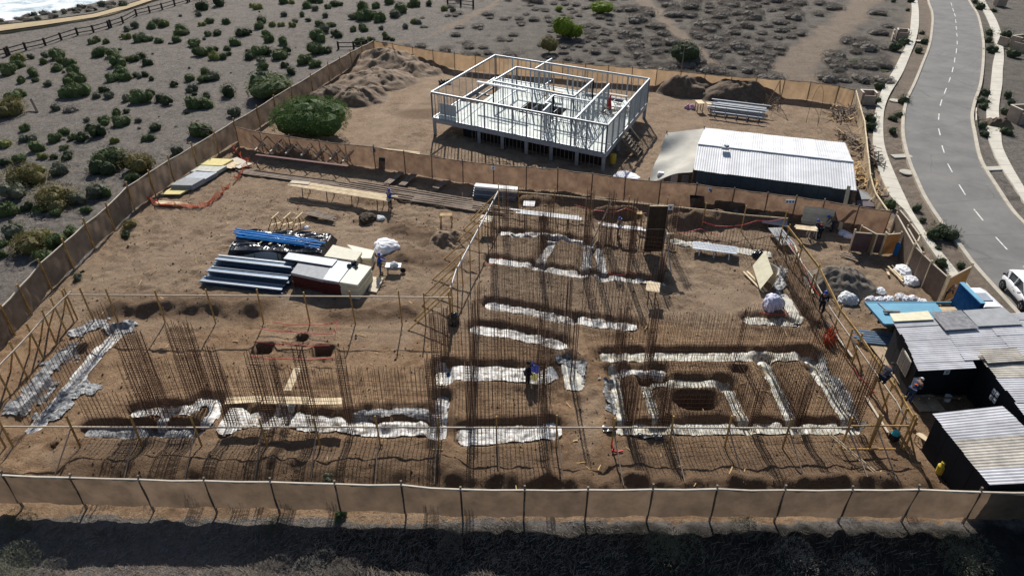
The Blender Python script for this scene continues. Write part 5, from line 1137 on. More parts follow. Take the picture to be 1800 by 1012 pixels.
def workhorse(label, px, w_, d, h, m=WOODY, top=True):
    c_ = G(*px); t = thing('workbench_frame', label, 'frame', c_)
    for sx in (-1, 1):
        for sy in (-1, 1): MB().bar(c_ + Vector((sx * w_ / 2, sy * d / 2, 0)), c_ + Vector((sx * w_ / 2 * .8, sy * d / 2 * .6, h)), .07, .07).build('leg', m, t)
    for k in range(3 if top else 1): MB().bar(c_ + Vector((-w_ / 2, (k - 1) * .2, h + .02)), c_ + Vector((w_ / 2, (k - 1) * .2, h + .02)), .14, .04).build('slat', WOODW if k == 1 else m, t)
    return t
workhorse('open timber frame stool by the end of the dark board row', (785, 392), .95, .8, .75)
workhorse('small ladder frame leaning behind the black panel', (1121, 398), .5, .3, 1.2)
t = workhorse('white box shaped stool by the man in red', (1425, 418), .6, .5, .7, CREAM)
c_ = G(1425, 418); MB().box(c_ + Vector((0, 0, .78)), .55, .45, .12).build('seat', CREAM, t)
# bags
def bag(name, label, px, r, h, m, cat='bag', seed=0, sq=1.0):
    c_ = GH(*px); rr = random.Random(seed); vs = []; na, nr = 18, 9
    for j in range(nr + 1):
        ph = j / nr * math.pi * .55 if j < nr else math.pi * .55
        for i in range(na):
            a1 = 2 * math.pi * i / na; k = 1 + .12 * math.sin(3 * a1 + seed) + .08 * math.sin(7 * a1 + j) + rr.uniform(-.07, .07); vs.append((c_.x + math.cos(a1) * math.sin(ph) ** .7 * r * k, c_.y + math.sin(a1) * math.sin(ph) ** .7 * r * k * sq, c_.z - .05 + h * (math.cos(ph) * .9 + .12) + rr.uniform(-.03, .03)))
    fs = [(j * na + i, j * na + (i + 1) % na, (j + 1) * na + (i + 1) % na, (j + 1) * na + i) for j in range(nr) for i in range(na)]
    return tag(MB().add(vs, fs).build(name, m), label, cat)
bag('bulk_bag', 'white bulk bag of sand near the rear stacks by the wheelbarrow man', (678, 437), .95, .75, WHITEBAG, seed=1)
bag('bulk_bag', 'purplish white bulk bag standing below the plywood lean-to', (1356, 541), .62, 1.0, mat('lilac white bag', (.60, .60, .72), bump=.4), seed=2)
bag('plastic_wrap', 'crumpled ball of clear white plastic by the sand pile', (1488, 528), .65, .6, mat('clear crumpled plastic', (.5, .53, .54), rough=.3, col2=(.8, .82, .83), scale=5, bump=.8), 'plastic', seed=3)
bag('white_sack', 'small white sack on the open ground above the truck bed', (1547, 514), .32, .3, WHITEBAG, seed=4)
for i, (x, y) in enumerate([(1530, 530), (1545, 531), (1562, 530), (1583, 524), (1592, 529), (1604, 527), (1613, 530), (1622, 531)]):
    bag('white_sack', 'white sack in the row behind the light blue truck bed', (x, y), .36, .38, WHITEBAG, seed=5 + i)['group'] = 'white sacks behind the truck bed'
bag('plastic_heap', 'heap of glossy white plastic against the street hoarding, upper part', (1590, 480), .75, .6, WHITEBAG, 'plastic', seed=20); bag('plastic_heap', 'lower part of the glossy white plastic heap by the hoarding', (1602, 496), .6, .45, WHITEBAG, 'plastic', seed=21)
bag('plastic_heap', 'white plastic scraps below the leaning planks', (1483, 410), .45, .3, WHITEBAG, 'plastic', seed=22); bag('plastic_heap', 'white plastic scraps near the brown partition', (1492, 416), .4, .25, WHITEBAG, 'plastic', seed=23)
bag('black_bin_bag', 'black rubbish bag beside the plywood lean-to', (1333, 452), .45, .6, BLKPL, 'bag', seed=24); bag('small_sack', 'small white sack by the yellow sawhorses', (538, 401), .3, .3, WHITEBAG, seed=25)
bag('brush_pile', 'dark brush heap beside the man in blue at the bench', (646, 385), .75, .5, mat('dark brush', (.05, .035, .02), bump=1), 'brush pile', seed=26); bag('plastic_heap', 'grey white cloth beside the dark brush heap', (668, 383), .4, .2, WHITEBAG, 'cloth', seed=27)
bag('plastic_heap', 'white cloth on the far side of the dividing fence', (1100, 312), 1.2, .35, WHITEBAG, 'cloth', seed=28)
bag('black_plastic', 'small black plastic scrap on the soil right of the yellowish footing', (1404, 568), .35, .25, BLKPL, 'plastic', seed=29); bag('white_rag', 'white rag on the corner of the slanting footing', (1419, 630), .28, .2, WHITEBAG, 'rag', seed=30)
bag('dark_cloth', 'blue black cloth snagged below the foot of the diagonal batter board', (797, 568), .4, .8, BLKPL, 'cloth', seed=31)
bag('blue_tool', 'blue tool lying in the wide middle footing', (788, 646), .22, .15, BLUED, 'tool', seed=32)
# plywood lean-to, hut partitions
t = thing('plywood_lean_to', 'curved plywood sheets propped up as a lean-to', 'lean-to', G(1345, 480))
a0, a1, a2 = G(1323, 467, .7), G(1345, 440, 1.5), G(1359, 480, 1.2); a3 = a0 + a2 - a1
MB().slab([a0, a1, a2, a3], .03).build('plywood_sheet', PLY, t)
for k in range(5):
    u0 = k / 5; z_ = 1.2 * math.cos((u0 - .3) * 1.5)
p0 = G(1352, 512); vs = []
for k in range(8):
    f = k / 7; x_ = p0.x + .15 * math.sin(f * 3.1) ; vs += [(x_ + .25 * math.sin(f * math.pi), p0.y + f * 1.6, .05), (x_ + .25 + .25 * math.sin(f * math.pi), p0.y + f * 1.7, 1.3)]
n0 = len(vs); vs += [(x + .03, y, z) for x, y, z in vs]
fs = [(2 * k, 2 * k + 2, 2 * k + 3, 2 * k + 1) for k in range(7)]; fs += [tuple(reversed([i + n0 for i in f])) for f in fs] + [(2 * k + 1, 2 * k + 3, n0 + 2 * k + 3, n0 + 2 * k + 1) for k in range(7)]
MB().add(vs, fs).build('curved_sheet', CREAM, t)
for a, b_ in (((1335, 500), (1352, 480)), ((1360, 505), (1352, 465))): MB().bar(G(*a), Vector((G(*b_).x, G(*b_).y, 1.0)), .07, .07).build('prop', WOODG, t)
def hoard(label, pts, z, m, over=.2, pm=WOODW, zb=.05, name='hoarding', cat='hoarding'):
    T_ = [G(x, y, z) for x, y in pts]; t = thing(name, label, cat, (T_[0].x, T_[0].y, 0))
    for a, b in zip(T_[:-1], T_[1:]):
        D = (b - a).normalized(); N_ = Vector((D.y, -D.x, 0)) * .03
        MB().slab([(a.x, a.y, zb), (b.x, b.y, zb), (b.x, b.y, z), (a.x, a.y, z)], N_).build('board', m, t); MB().bar(a + Vector((0, 0, .03)), b + Vector((0, 0, .03)), .09, .06).build('top_rail', WHITEW, t)
    for a in T_: MB().bar((a.x, a.y, -.1), (a.x, a.y, z + over), .1, .1).build('post', pm, t)
    return t
BRB = mat('brown hoarding cloth', (.22, .15, .11), var=.12, trans=.2); TANB = mat('tan hoarding cloth', (.42, .27, .13), var=.12, trans=.45)
hoard('brown hoarding panels beside the street pavement, upper run', [(1576, 377), (1607, 432)], 2.1, FABL); hoard('brown hoarding panels beside the street pavement, middle run', [(1595, 400), (1622, 447)], 2.0, FABL)
hoard('long brown hoarding beside the street below the blue barrel', [(1607, 433), (1637, 462), (1666, 488)], 2.0, BRB); hoard('outer timber panels between hoarding and pavement', [(1580, 368), (1600, 392), (1617, 415), (1612, 427)], 2.0, BRB)
hoard('maroon brown partition in front of the toilet corner', [(1502, 409), (1556, 413)], 1.6, mat('maroon cloth', (.12, .075, .07)), over=.3); hoard('ochre cloth flap stretched on the partition', [(1558, 413), (1584, 411)], 1.7, TANB)
hoard('tan cloth gate wing swung out toward the road', [(1668, 490), (1708, 469)], 2.1, TANB, over=.3); hoard('ochre cloth flap inside the toilet corner', [(1515, 398), (1542, 413)], 1.7, TANB, over=.1)
t = thing('timber_ladder_prop', 'rough timber ladder leaning beside the partition', 'ladder', G(1535, 445))
for dx in (0, .35): MB().bar(G(1531, 443) + Vector((dx, 0, 0)), G(1531, 443) + Vector((dx + 1.1, .3, 1.6)), .07, .07).build('rail', WOODW, t)
for k in range(4): f = .2 + .2 * k; MB().bar(G(1531, 443) + Vector((1.1 * f, .3 * f, 1.6 * f)), G(1531, 443) + Vector((1.1 * f + .35, .3 * f, 1.6 * f)), .06, .04).build('rung', WOODW, t)
c_ = G(1516, 436); t = thing('red_box', 'red and white carton against the maroon partition', 'box', c_); MB().box(c_, .45, .3, .8, .1).build('carton', RED, t); MB().box(c_ + Vector((0, -.02, .1)), .46, .32, .15, .1).build('white_band', WHITE, t)
c_ = G(1578, 447); t = thing('blue_barrel', 'bright blue plastic barrel in front of the hoarding', 'barrel', c_); MB().tube(c_, c_ + Vector((0, 0, .9)), .38, 12, .38).tube(c_ + Vector((0, 0, .9)), c_ + Vector((0, 0, 1.0)), .38, 12, .28).build('barrel', mat('blue barrel plastic', (.02, .16, .42)), t); MB().tube(c_ + Vector((0, 0, .3)), c_ + Vector((0, 0, .36)), .40, 12).tube(c_ + Vector((0, 0, .65)), c_ + Vector((0, 0, .71)), .40, 12).build('hoop', mat('blue barrel plastic', (.02, .16, .42)), t)
for i, (x, y, l_) in enumerate([(657, 259, 'small white notice hung on the dividing fence behind the dark boards'), (867, 291, 'small white notice hung on the dividing fence near its middle'), (1248, 329, 'small white notice hung on the dividing fence by the white roof'), (1389, 350, 'wide white notice with grey print on the dividing fence')]):
    c_ = G(x, y, 2.0) - Vector((0, .1, 0)); w_ = .75 if i == 3 else .34; t = thing('notice', l_, 'sign', c_); MB().box(c_ - Vector((0, 0, .35)), w_, .03, .35).build('sheet', WHITE, t)
    for k in range(3 if i == 3 else 1): MB().box(c_ - Vector(((0 if i < 3 else (k - 1) * -.24), .02, .26)), .13, .02, .16).build('print', mat('notice ink', (.06, .10, .30)), t)
t = thing('notice', 'tiny white notice on the head of the black panel', 'sign', G(1170, 366)); c_ = Vector((B.x, B.y, 0)); MB().box(Vector((G(1163, 446).x + .15, G(1163, 446).y - .15, 3.75)), .35, .03, .4).build('sheet', WHITE, t); MB().box(Vector((G(1163, 446).x + .15, G(1163, 446).y - .17, 3.86)), .14, .02, .16).build('print', mat('notice ink', (.06, .10, .30)), t)
tag(MB().slab([G(666, 277, 1.3), G(677, 278, 1.3), G(677, 293, 0), G(666, 292, 0)], Vector((0, .04, 0))).build('blue_sheet', BLUEW), 'dark blue sheet leaning on the dividing fence', 'panel')
tag(MB().slab([G(1213, 343, 1.2), G(1238, 345, 1.2), G(1238, 362, 0), G(1212, 360, 0)], Vector((0, .04, 0))).build('dark_sheet', mat('dark blue black sheet', (.015, .02, .035))), 'dark navy sheet leaning on the dividing fence beside grey profiles', 'panel')
t = thing('timber_offcut_box', 'leaning prop post by the sand pile with small crossed sticks', 'prop', G(1460, 518)); MB().bar(G(1459, 520), Vector((G(1470, 490).x, G(1470, 490).y - .4, 1.5)), .13, .1).build('post', WOODW, t); MB().bar(G(1452, 518), G(1468, 508, .8), .07, .07).build('stick', WOODW, t)
# ------------------------------------------------------------ truck and car
t = thing('flatbed_truck', 'light blue flatbed truck with white cab parked by the shack', 'truck', (26, 35, 0))
MB().slab([(22.75, 36.3, 1.15), (27.25, 36.25, 1.15), (27.15, 34.0, 1.15), (22.9, 33.95, 1.15)], .12).build('flat_bed', BLUET, t)
for a, b in (((22.75, 36.3), (22.9, 33.95)), ((22.9, 33.95), (28.3, 34.0)), ((22.75, 36.3), (28.3, 36.3))): MB().bar((a[0], a[1], 1.1), (b[0], b[1], 1.1), .06, .16).build('side_rail', BLUET, t)
MB().bar((23.5, 36.2, 1.2), (23.85, 34.0, 1.2), .05, .05).build('strap_bar', STEELD, t); MB().bar((23.35, 35.1, 1.27), (24.35, 35.05, 1.27), .14, .1).build('loose_block', WOODG, t)
for y in (34.6, 35.6): MB().bar((22.9, y, .85), (30.0, y, .85), .1, .22).build('chassis_rail', WOODD, t)
def wheel(par, c_, r, w_, ax=(0, 1, 0), rim=STEEL):
    c_ = Vector(c_); a = Vector(ax) * w_ / 2; o = MB().tube(c_ - a, c_ + a, r, 20).build('wheel', TYRE, par)
    MB().tube(c_ - a * 1.06, c_ + a * 1.06, r * .62, 16).build('rim', rim, o); b = MB(); 
    up = Vector((0, 0, 1)); sd_ = a.normalized().cross(up)
    for k in range(5):
        an = k * 2 * math.pi / 5; d = up * math.cos(an) + sd_ * math.sin(an); b.bar(c_ - a * 1.12 + d * r * .1, c_ - a * 1.12 + d * r * .55, .05, .04)
        b.bar(c_ + a * 1.12 + d * r * .1, c_ + a * 1.12 + d * r * .55, .05, .04)
    b.build('spokes', TYRE if rim != STEEL else STEELD, o)
for x in (24.2, 25.2, 29.6):
    for y in (34.15, 36.05): wheel(t, (x, y, .42), .42, .26)
# cab, nose toward +x
def rect(x, y0, y1, z0, z1, dx=0): return [(x, y0, z0), (x, y1, z0), (x + dx, y1, z1), (x + dx, y0, z1)]
MB().hull([rect(28.65, 34.05, 36.1, .55, 2.3), rect(28.75, 34.02, 36.13, .5, 2.38), rect(29.6, 34.02, 36.13, .5, 2.38), rect(30.0, 34.04, 36.1, .5, 2.2), rect(30.35, 34.06, 36.08, .5, 1.45), rect(30.45, 34.1, 36.04, .5, 1.3)]).build('cab_body', CARW, t)
MB().box((29.15, 35.05, 2.38), .75, .85, .05).build('roof_hatch', STEELD, t)
for y, s_ in ((34.0, -1), (36.14, 1)):
    MB().slab([(28.95, y, 1.5), (29.6, y, 1.5), (29.55, y, 2.15), (28.95, y, 2.15)], Vector((0, -.03 * s_, 0))).build('side_window', GLASS, t); MB().slab([(29.68, y, 1.5), (30.05, y, 1.5), (29.85, y, 2.1), (29.66, y, 2.15)], Vector((0, -.03 * s_, 0))).build('side_window', GLASS, t)
    MB().bar((29.95, y + .12 * s_, 1.6), (29.95, y + .12 * s_, 1.9), .1, .12).build('mirror', TYRE, t); MB().bar((28.9, y + .015 * s_, 1.2), (29.9, y + .015 * s_, 1.2), .03, .02).build('door_trim', STEELD, t)
MB().slab([(30.03, 34.2, 2.1), (30.03, 35.95, 2.1), (30.37, 35.95, 1.5), (30.37, 34.2, 1.5)], Vector((-.03, 0, -.02))).build('windscreen', GLASS, t)
for y in (34.3, 35.85): MB().box((30.47, y, .8), .04, .3, .2).build('headlight', GLASS, t)
MB().box((30.47, 35.07, .5), .12, 2.0, .22).build('bumper', STEELD, t)
MB().slab([(28.35, 36.35, 2.6), (28.35, 34.0, 2.6), (28.35, 34.0, .9), (28.35, 36.35, .9)], Vector((.24, 0, 0))).build('blue_headboard', BLUED, t)
MB().bar((28.47, 36.35, 2.63), (28.47, 34.0, 2.63), .3, .05).build('headboard_rail', BLUET, t)

def make_car(loc, rz):
    t = thing('parked_car', 'white hatchback parked at the kerb on the right edge', 'car', loc); b = MB()
    # x forward; stations: x, half width, z bottom, z belt ; roof later
    st = [(-1.98, .62, .45, .75), (-1.92, .74, .34, .92), (-1.5, .84, .24, .98), (-.8, .87, .20, .96), (.2, .87, .20, .93), (.9, .87, .20, .90), (1.35, .85, .24, .84), (1.75, .78, .28, .72), (1.96, .66, .34, .58), (2.02, .5, .40, .50)]
    def ring(x, w_, z0, z1): return [(x, -w_ * .9, z0), (x, w_ * .9, z0), (x, w_, z0 + (z1 - z0) * .4), (x, w_ * .98, z0 + (z1 - z0) * .75), (x, w_ * .86, z1), (x, w_ * .4, z1 + .02), (x, -w_ * .4, z1 + .02), (x, -w_ * .86, z1), (x, -w_ * .98, z0 + (z1 - z0) * .75), (x, -w_, z0 + (z1 - z0) * .4)]
    def put(nm, mb, m, par=t, sm=False):
        o = mb.build(nm, m, None, smooth=sm, loc=(0, 0, 0)); o.parent = par; return o
    o = put('body', MB().hull([ring(*s) for s in st]), CARW, sm=True); md = o.modifiers.new('s', 'SUBSURF'); md.levels = 1; md.render_levels = 2
    # glasshouse
    gh = [(-1.86, .66, .93, .96), (-1.62, .68, .93, 1.32), (-1.2, .66, .93, 1.44), (-.3, .64, .92, 1.47), (.2, .63, .90, 1.42), (.75, .66, .88, 1.15), (1.18, .70, .86, .88)]
    def gr(x, w_, z0, z1): return [(x, -w_ * 1.1, z0), (x, w_ * 1.1, z0), (x, w_ * .92, z1 - .03), (x, w_ * .6, z1), (x, -w_ * .6, z1), (x, -w_ * .92, z1 - .03)]
    put('glasshouse', MB().hull([gr(*s) for s in gh]), GLASS, sm=False)
    rf = [(-1.72, .62, 1.30), (-1.3, .66, 1.445), (-.3, .64, 1.49), (.22, .60, 1.44)]
    put('roof', MB().hull([[(x, -w_, z), (x, w_, z), (x, w_ * .6, z + .04), (x, -w_ * .6, z + .04)] for x, w_, z in rf]), CARW)
    for s_ in (-1, 1):
        put('pillar', MB().bar((.22, .62 * s_, 1.44), (1.12, .76 * s_, .90), .06, .05), CARW); put('pillar', MB().bar((-.35, .66 * s_, 1.46), (-.42, .75 * s_, .93), .06, .05), CARW)
        put('pillar', MB().hull([[(-1.75, .66 * s_, .93), (-1.15, .76 * s_, .93), (-1.15, .7 * s_, .95), (-1.75, .6 * s_, .95)], [(-1.65, .62 * s_, 1.3), (-1.3, .66 * s_, 1.42), (-1.3, .6 * s_, 1.43), (-1.65, .57 * s_, 1.32)]]), CARW)
        put('mirror', MB().box((.72, .98 * s_, .95), .12, .2, .13), CARW); put('headlight', MB().slab([(1.35, .80 * s_, .80), (1.8, .74 * s_, .68), (1.85, .55 * s_, .64), (1.45, .60 * s_, .80)], .12), GLASS)
        put('tail_light', MB().box((-1.9, .66 * s_, .80), .10, .12, .12), MAROON)
        put('door_handle', MB().box((-.2, .885 * s_, .80), .16, .03, .03), STEELD)
        for x in (-1.28, 1.28):
            put('wheel_arch', MB().tube((x, .80 * s_, .33), (x, .885 * s_, .33), .38, 20), TYRE)
            c_ = (x, .84 * s_, .33); ww = put('wheel', MB().tube((x, .74 * s_, .32), (x, .90 * s_, .32), .32, 20), TYRE); put('rim', MB().tube((x, .80 * s_, .32), (x, .915 * s_, .32), .21, 14), STEEL, ww)
            b2 = MB()
            for k in range(5): an = k * 1.2566; b2.bar((x, .925 * s_, .32), (x + math.cos(an) * .2, .925 * s_, .32 + math.sin(an) * .2), .07, .02)
            put('spokes', b2, TYRE, ww)
    put('grille', MB().box((2.0, 0, .38), .06, .8, .12), TYRE); put('number_plate', MB().box((2.04, 0, .5), .02, .5, .11), WHITE)
    t.rotation_euler = (0, 0, rz); return t
make_car((34.45, 38.05, .13), R(-97))

# ------------------------------------------------------------ concrete meter boxes beside the pavements
def niche(label, px, w_, d, h, rz, wing=True):
    c_ = G(*px); t = thing('meter_box', label, 'concrete box', c_); t.rotation_euler = (0, 0, rz)
    def put(nm, mb, m): o = mb.build(nm, m, None, loc=(0, 0, 0)); o.parent = t
    th = .14
    put('back_wall', MB().box((0, d / 2, 0), w_, th, h), BRICKC); put('side_wall', MB().box((-w_ / 2, 0, 0), th, d - th, h), BRICKC); put('side_wall', MB().box((w_ / 2, 0, 0), th, d - th, h), BRICKC); put('front_wall', MB().box((0, -d / 2, 0), w_ - th, th, h * .8), BRICKC)
    for a in (((-w_ / 2 - .08, d / 2), (w_ / 2 + .08, d / 2)), ((-w_ / 2, d / 2 - .1), (-w_ / 2, -d / 2)), ((w_ / 2, d / 2 - .1), (w_ / 2, -d / 2))): put('coping', MB().bar((*a[0], h + .03), (*a[1], h + .03), .2, .06), CREAM)
    if wing: put('wing_wall', MB().box((-w_ * .9, -d * .8, 0), .16, d * 1.2, h * .7), BRICKC); put('wing_wall', MB().box((-w_ * .7, d * 1.0, 0), .16, d, h * .8), BRICKC)
niche('open concrete meter box at the end of the ochre fence', (1522, 182), 1.5, 1.2, 1.4, -.15, False)
niche('winged concrete meter box beside the far left pavement', (1583, 70), 1.5, 1.2, 1.5, -.35)
niche('concrete meter box at the top right corner', (1757, 10), 1.7, 1.2, 1.5, .1, False)
niche('pair of walls of a concrete meter box beyond the right pavement', (1790, 85), 2.0, 1.6, 1.7, .35)
niche('large open concrete meter box near the soil heap by the right pavement', (1794, 214), 2.2, 1.8, 1.6, .1, False)
for px, lab in (((1573, 178), 'round pale manhole cover between far pavement and kerb'), ((1593, 304), 'round pale manhole cover lower in the left verge')):
    p = G(*px); tag(MB().tube((p.x, p.y, 0), (p.x, p.y, .12), .62, 20).tube((p.x, p.y, .12), (p.x, p.y, .135), .45, 20).build('manhole_cover', CONCP), lab, 'manhole cover')
for px, lab in (((1620, 73), 'concrete slab crossing the verge by the winged meter box'), ((1584, 276), 'drain grate slab at the left kerb'), ((1745, 298), 'pale ramp slab between right kerb and right pavement')):
    p = G(*px); tag(MB().box((p.x, p.y, 0), 1.9, .8, .14, .1).build('verge_slab', CONCP), lab, 'concrete slab')
tag(MB().bar(G(1716, 190, .1), G(1716, 212, .9), .1, .1).bar(G(1722, 208, .1), G(1716, 196, .8), .08, .08).build('broken_post', CREAM), 'broken pale post by the right kerb', 'post')

# ------------------------------------------------------------ dark rail fences on the field
def ranch(label, pts, h=1.15, every=None):
    P = [G(x, y) for x, y in pts]; t = thing('post_and_rail_fence', label, 'fence', P[0])
    for i, p in enumerate(P):
        g = h1(p.x, p.y); MB().box((p.x, p.y, g - .2), .28, .28, h + .2, .3).build('post', WOODD, t)
        if (i % 6) == 1 and len(P) > 6: MB().box((p.x + .35, p.y + .1, g - .2), .30, .28, h + .35, .3).build('post', WOODD, t)
    for a, b in zip(P[:-1], P[1:]):
        for z_ in (.35, .95): MB().bar((a.x, a.y, h1(a.x, a.y) + z_), (b.x, b.y, h1(b.x, b.y) + z_), .08, .13).build('rail', WOODD, t)
ranch('dark post and rail fence along the yellow coastal path', [(-22, 104), (12, 97), (46, 88), (80, 80), (108, 70), (137, 62), (165, 58), (192, 50), (217, 42), (241, 30), (264, 24), (286, 19), (308, 12), (330, 5), (352, -2), (376, -9)])
ranch('short dark rail fence outside the corner mound', [(595, 86), (622, 86), (645, 82)]); ranch('short dark rail fence at the top edge', [(787, 10), (810, 11), (832, 14)], 1.5)
ranch('dark rail fence piece beside the shrubs left of the shade cloth fence', [(337, 238), (374, 244)], .9)
tag(MB().bar(GH(66, 198), GH(60, 190, 1.0) , .22, .22).build('leaning_post', WOODD), 'single short dark post leaning on the left field', 'post')

# ------------------------------------------------------------ people
def person(label, px, pose, face=0.0, shirt=BLACKW, trous=BLACKW, helm=WHITE, h=1.74, vest=None, z0=None, sleeves=True):
    """pose: dict of joint offsets in a local frame (x right, y forward)"""
    c_ = GH(*px) if z0 is None else G(px[0], px[1], z0); t = thing('person', label, 'person', c_); t.rotation_euler = (0, 0, face)
    J = dict(pel=(0, 0, .92), che=(0, .02, 1.28), nek=(0, .02, 1.46), hed=(0, .05, 1.60), top=(0, .05, 1.72), shl=(-.19, .02, 1.40), shr=(.19, .02, 1.40), ell=(-.24, .05, 1.12), elr=(.24, .05, 1.12), hal=(-.25, .18, .88), har=(.25, .18, .88),
             hil=(-.10, 0, .88), hir=(.10, 0, .88), knl=(-.11, .03, .48), knr=(.11, .03, .48), anl=(-.11, -.02, .08), anr=(.11, -.02, .08), tol=(-.12, .14, .04), tor=(.12, .14, .04)); J.update(pose)
    rad = dict(pel=.14, che=.15, nek=.06, hed=.095, top=.06, shl=.07, shr=.07, ell=.05, elr=.05, hal=.035, har=.035, hil=.10, hir=.10, knl=.065, knr=.065, anl=.045, anr=.045, tol=.04, tor=.04)
    E = [('pel', 'che'), ('che', 'nek'), ('nek', 'hed'), ('hed', 'top'), ('che', 'shl'), ('che', 'shr'), ('shl', 'ell'), ('shr', 'elr'), ('ell', 'hal'), ('elr', 'har'), ('pel', 'hil'), ('pel', 'hir'), ('hil', 'knl'), ('hir', 'knr'), ('knl', 'anl'), ('knr', 'anr'), ('anl', 'tol'), ('anr', 'tor')]
    s_ = h / 1.74
    def skin(nm, keys, edges, m, k=1.0):
        me = bpy.data.meshes.new(nm); me.from_pydata([Vector(J[a]) * s_ for a in keys], [(keys.index(a), keys.index(b)) for a, b in edges], []); me.materials.append(m)
        o = bpy.data.objects.new(nm, me); COL.objects.link(o); o.parent = t; md = o.modifiers.new('skin', 'SKIN')
        for i, a in enumerate(keys): sv = me.skin_vertices[0].data[i]; r = rad[a] * k * s_; sv.radius = (r, r); sv.use_root = (i == 0)
        sb = o.modifiers.new('sub', 'SUBSURF'); sb.levels = 1; sb.render_levels = 1; return o
    hd, nk = Vector(J['hed']), Vector(J['nek']); fw = Vector((0, 1, 0)) * .11
    J['nos'] = tuple(hd + Vector((0, .105, 0))); rad['nos'] = .018
    for sgn, nm in ((-1, 'l'), (1, 'r')):
        ha, el = Vector(J['ha' + nm]), Vector(J['el' + nm]); d = (ha - el).normalized(); side = d.cross(Vector((0, 0, 1))); side = side.normalized() if side.length > .1 else Vector((1, 0, 0))
        for q_ in range(4): J['f%s%d' % (nm, q_)] = tuple(ha + d * (.075 + .012 * (1 - abs(q_ - 1.5))) + side * (.018 * (q_ - 1.5))); rad['f%s%d' % (nm, q_)] = .009; E.append(('ha' + nm, 'f%s%d' % (nm, q_)))
        J['th' + nm] = tuple(ha + d * .03 + side * -.05); rad['th' + nm] = .011; E.append(('ha' + nm, 'th' + nm))
    E.append(('hed', 'nos')); keys = ['pel'] + [k for k in J if k != 'pel']
    skin('body', keys, E, SKIN)
    up = ['che', 'pel', 'nek', 'shl', 'shr', 'ell', 'elr'] ; rad2 = rad['nek']; rad['nek'] = .065
    sk = ['che', 'pel', 'shl', 'shr', 'ell', 'elr', 'hal', 'har'] if sleeves else ['che', 'pel', 'shl', 'shr', 'ell', 'elr']
    ed = [('che', 'pel'), ('che', 'shl'), ('che', 'shr'), ('shl', 'ell'), ('shr', 'elr')] + ([('ell', 'hal'), ('elr', 'har')] if sleeves else [])
    skin('jacket' if sleeves else 'shirt', sk, ed, shirt, 1.16)
    skin('trousers', ['pel', 'hil', 'hir', 'knl', 'knr', 'anl', 'anr'], [('pel', 'hil'), ('pel', 'hir'), ('hil', 'knl'), ('hir', 'knr'), ('knl', 'anl'), ('knr', 'anr')], trous, 1.18)
    if vest: 
        J['vst'] = tuple(Vector(J['che']) * .35 + Vector(J['pel']) * .65); rad['vst'] = .15
        skin('vest', ['che', 'vst'], [('che', 'vst')], vest, 1.25)
    ax = (Vector(J['top']) - hd).normalized(); b = MB(); x_ = Vector((1, 0, 0)); y_ = ax.cross(x_); rings = []
    for f, rr in ((0, .125), (.03, .122), (.07, .10), (.105, .06), (.12, .012)): rings.append([(hd + ax * (.03 + f) + (x_ * math.cos(a) + y_ * math.sin(a)) * rr) * s_ for a in [k * math.pi / 6 for k in range(12)]])
    b.hull(rings); o = b.build('helmet' if helm is not HAIR else 'hair', helm, None, loc=(0, 0, 0)); o.parent = t
    if helm is not HAIR:
        o = MB().slab([(hd + ax * .03 + Vector((dx, dy, 0))) * s_ for dx, dy in ((-.09, .08), (.09, .08), (.07, .19), (-.07, .19))], .012).build('helmet_peak', helm, None, loc=(0, 0, 0)); o.parent = t
    for nm in ('l', 'r'):
        a, b_ = Vector(J['an' + nm]) * s_, Vector(J['to' + nm]) * s_; o = MB().bar(a + Vector((0, -.03, -.03)), b_ + Vector((0, .06, -.0)), .10, .08).build('shoe', WOODD, None, loc=(0, 0, 0)); o.parent = t
    return t
BL = mat('royal blue overall', (.015, .07, .36), var=.15); DKB = mat('dark navy cloth', (.012, .016, .03)); GR = mat('charcoal jacket', (.06, .06, .075)); JE = mat('denim', (.035, .055, .11)); HB = mat('blue helmet', (.02, .08, .45), rough=.3); KH = mat('khaki cloth', (.16, .13, .09)); ORV = mat('orange vest', (.75, .13, .03)); REDC = mat('red vest', (.6, .05, .03)); LIME = mat('lime grey vest', (.3, .36, .2))
bent = dict(che=(0, .26, 1.16), nek=(0, .42, 1.25), hed=(0, .53, 1.30), top=(0, .62, 1.35), shl=(-.19, .34, 1.22), shr=(.19, .34, 1.22), ell=(-.22, .42, .94), elr=(.22, .42, .94), hal=(-.14, .56, .74), har=(.14, .56, .74))
walk = dict(knl=(-.11, .16, .50), anl=(-.11, .20, .10), tol=(-.11, .36, .08), knr=(.11, -.04, .48), anr=(.11, -.28, .12), tor=(.11, -.14, .05))
reach = dict(ell=(-.24, .22, 1.18), elr=(.24, .22, 1.18), hal=(-.16, .48, 1.08), har=(.16, .48, 1.08))
crouch = dict(pel=(0, 0, .42), che=(0, .25, .78), nek=(0, .36, .93), hed=(0, .44, 1.03), top=(0, .50, 1.13), shl=(-.19, .28, .88), shr=(.19, .28, .88), ell=(-.24, .42, .65), elr=(.24, .42, .65), hal=(-.12, .58, .45), har=(.12, .58, .45), hil=(-.10, 0, .40), hir=(.10, 0, .40), knl=(-.18, .38, .46), knr=(.18, .38, .46))
person('person in blue overalls standing at the end of the batten bench', (686, 365), reach, R(-30), BL, DKB, HB)
person('person in blue shirt pushing a wheelbarrow by the board stacks', (669, 481), reach, R(-80), BL, JE, HB)
person('person in dark clothes holding a blue and yellow flag sheet in the middle footing', (927, 671), dict(hal=(.2, .3, 1.5), ell=(-.05, .25, 1.35)), R(-60), DKB, DKB, mat('dark cap', (.01, .01, .012)))
person('person in black leaning over the far plank bench', (953, 402), bent, R(180), DKB, DKB, HAIR)
person('person in blue helmet and grey vest at the bench left of the black panel', (1085, 416), reach, R(-95), KH, KH, HB, vest=LIME)
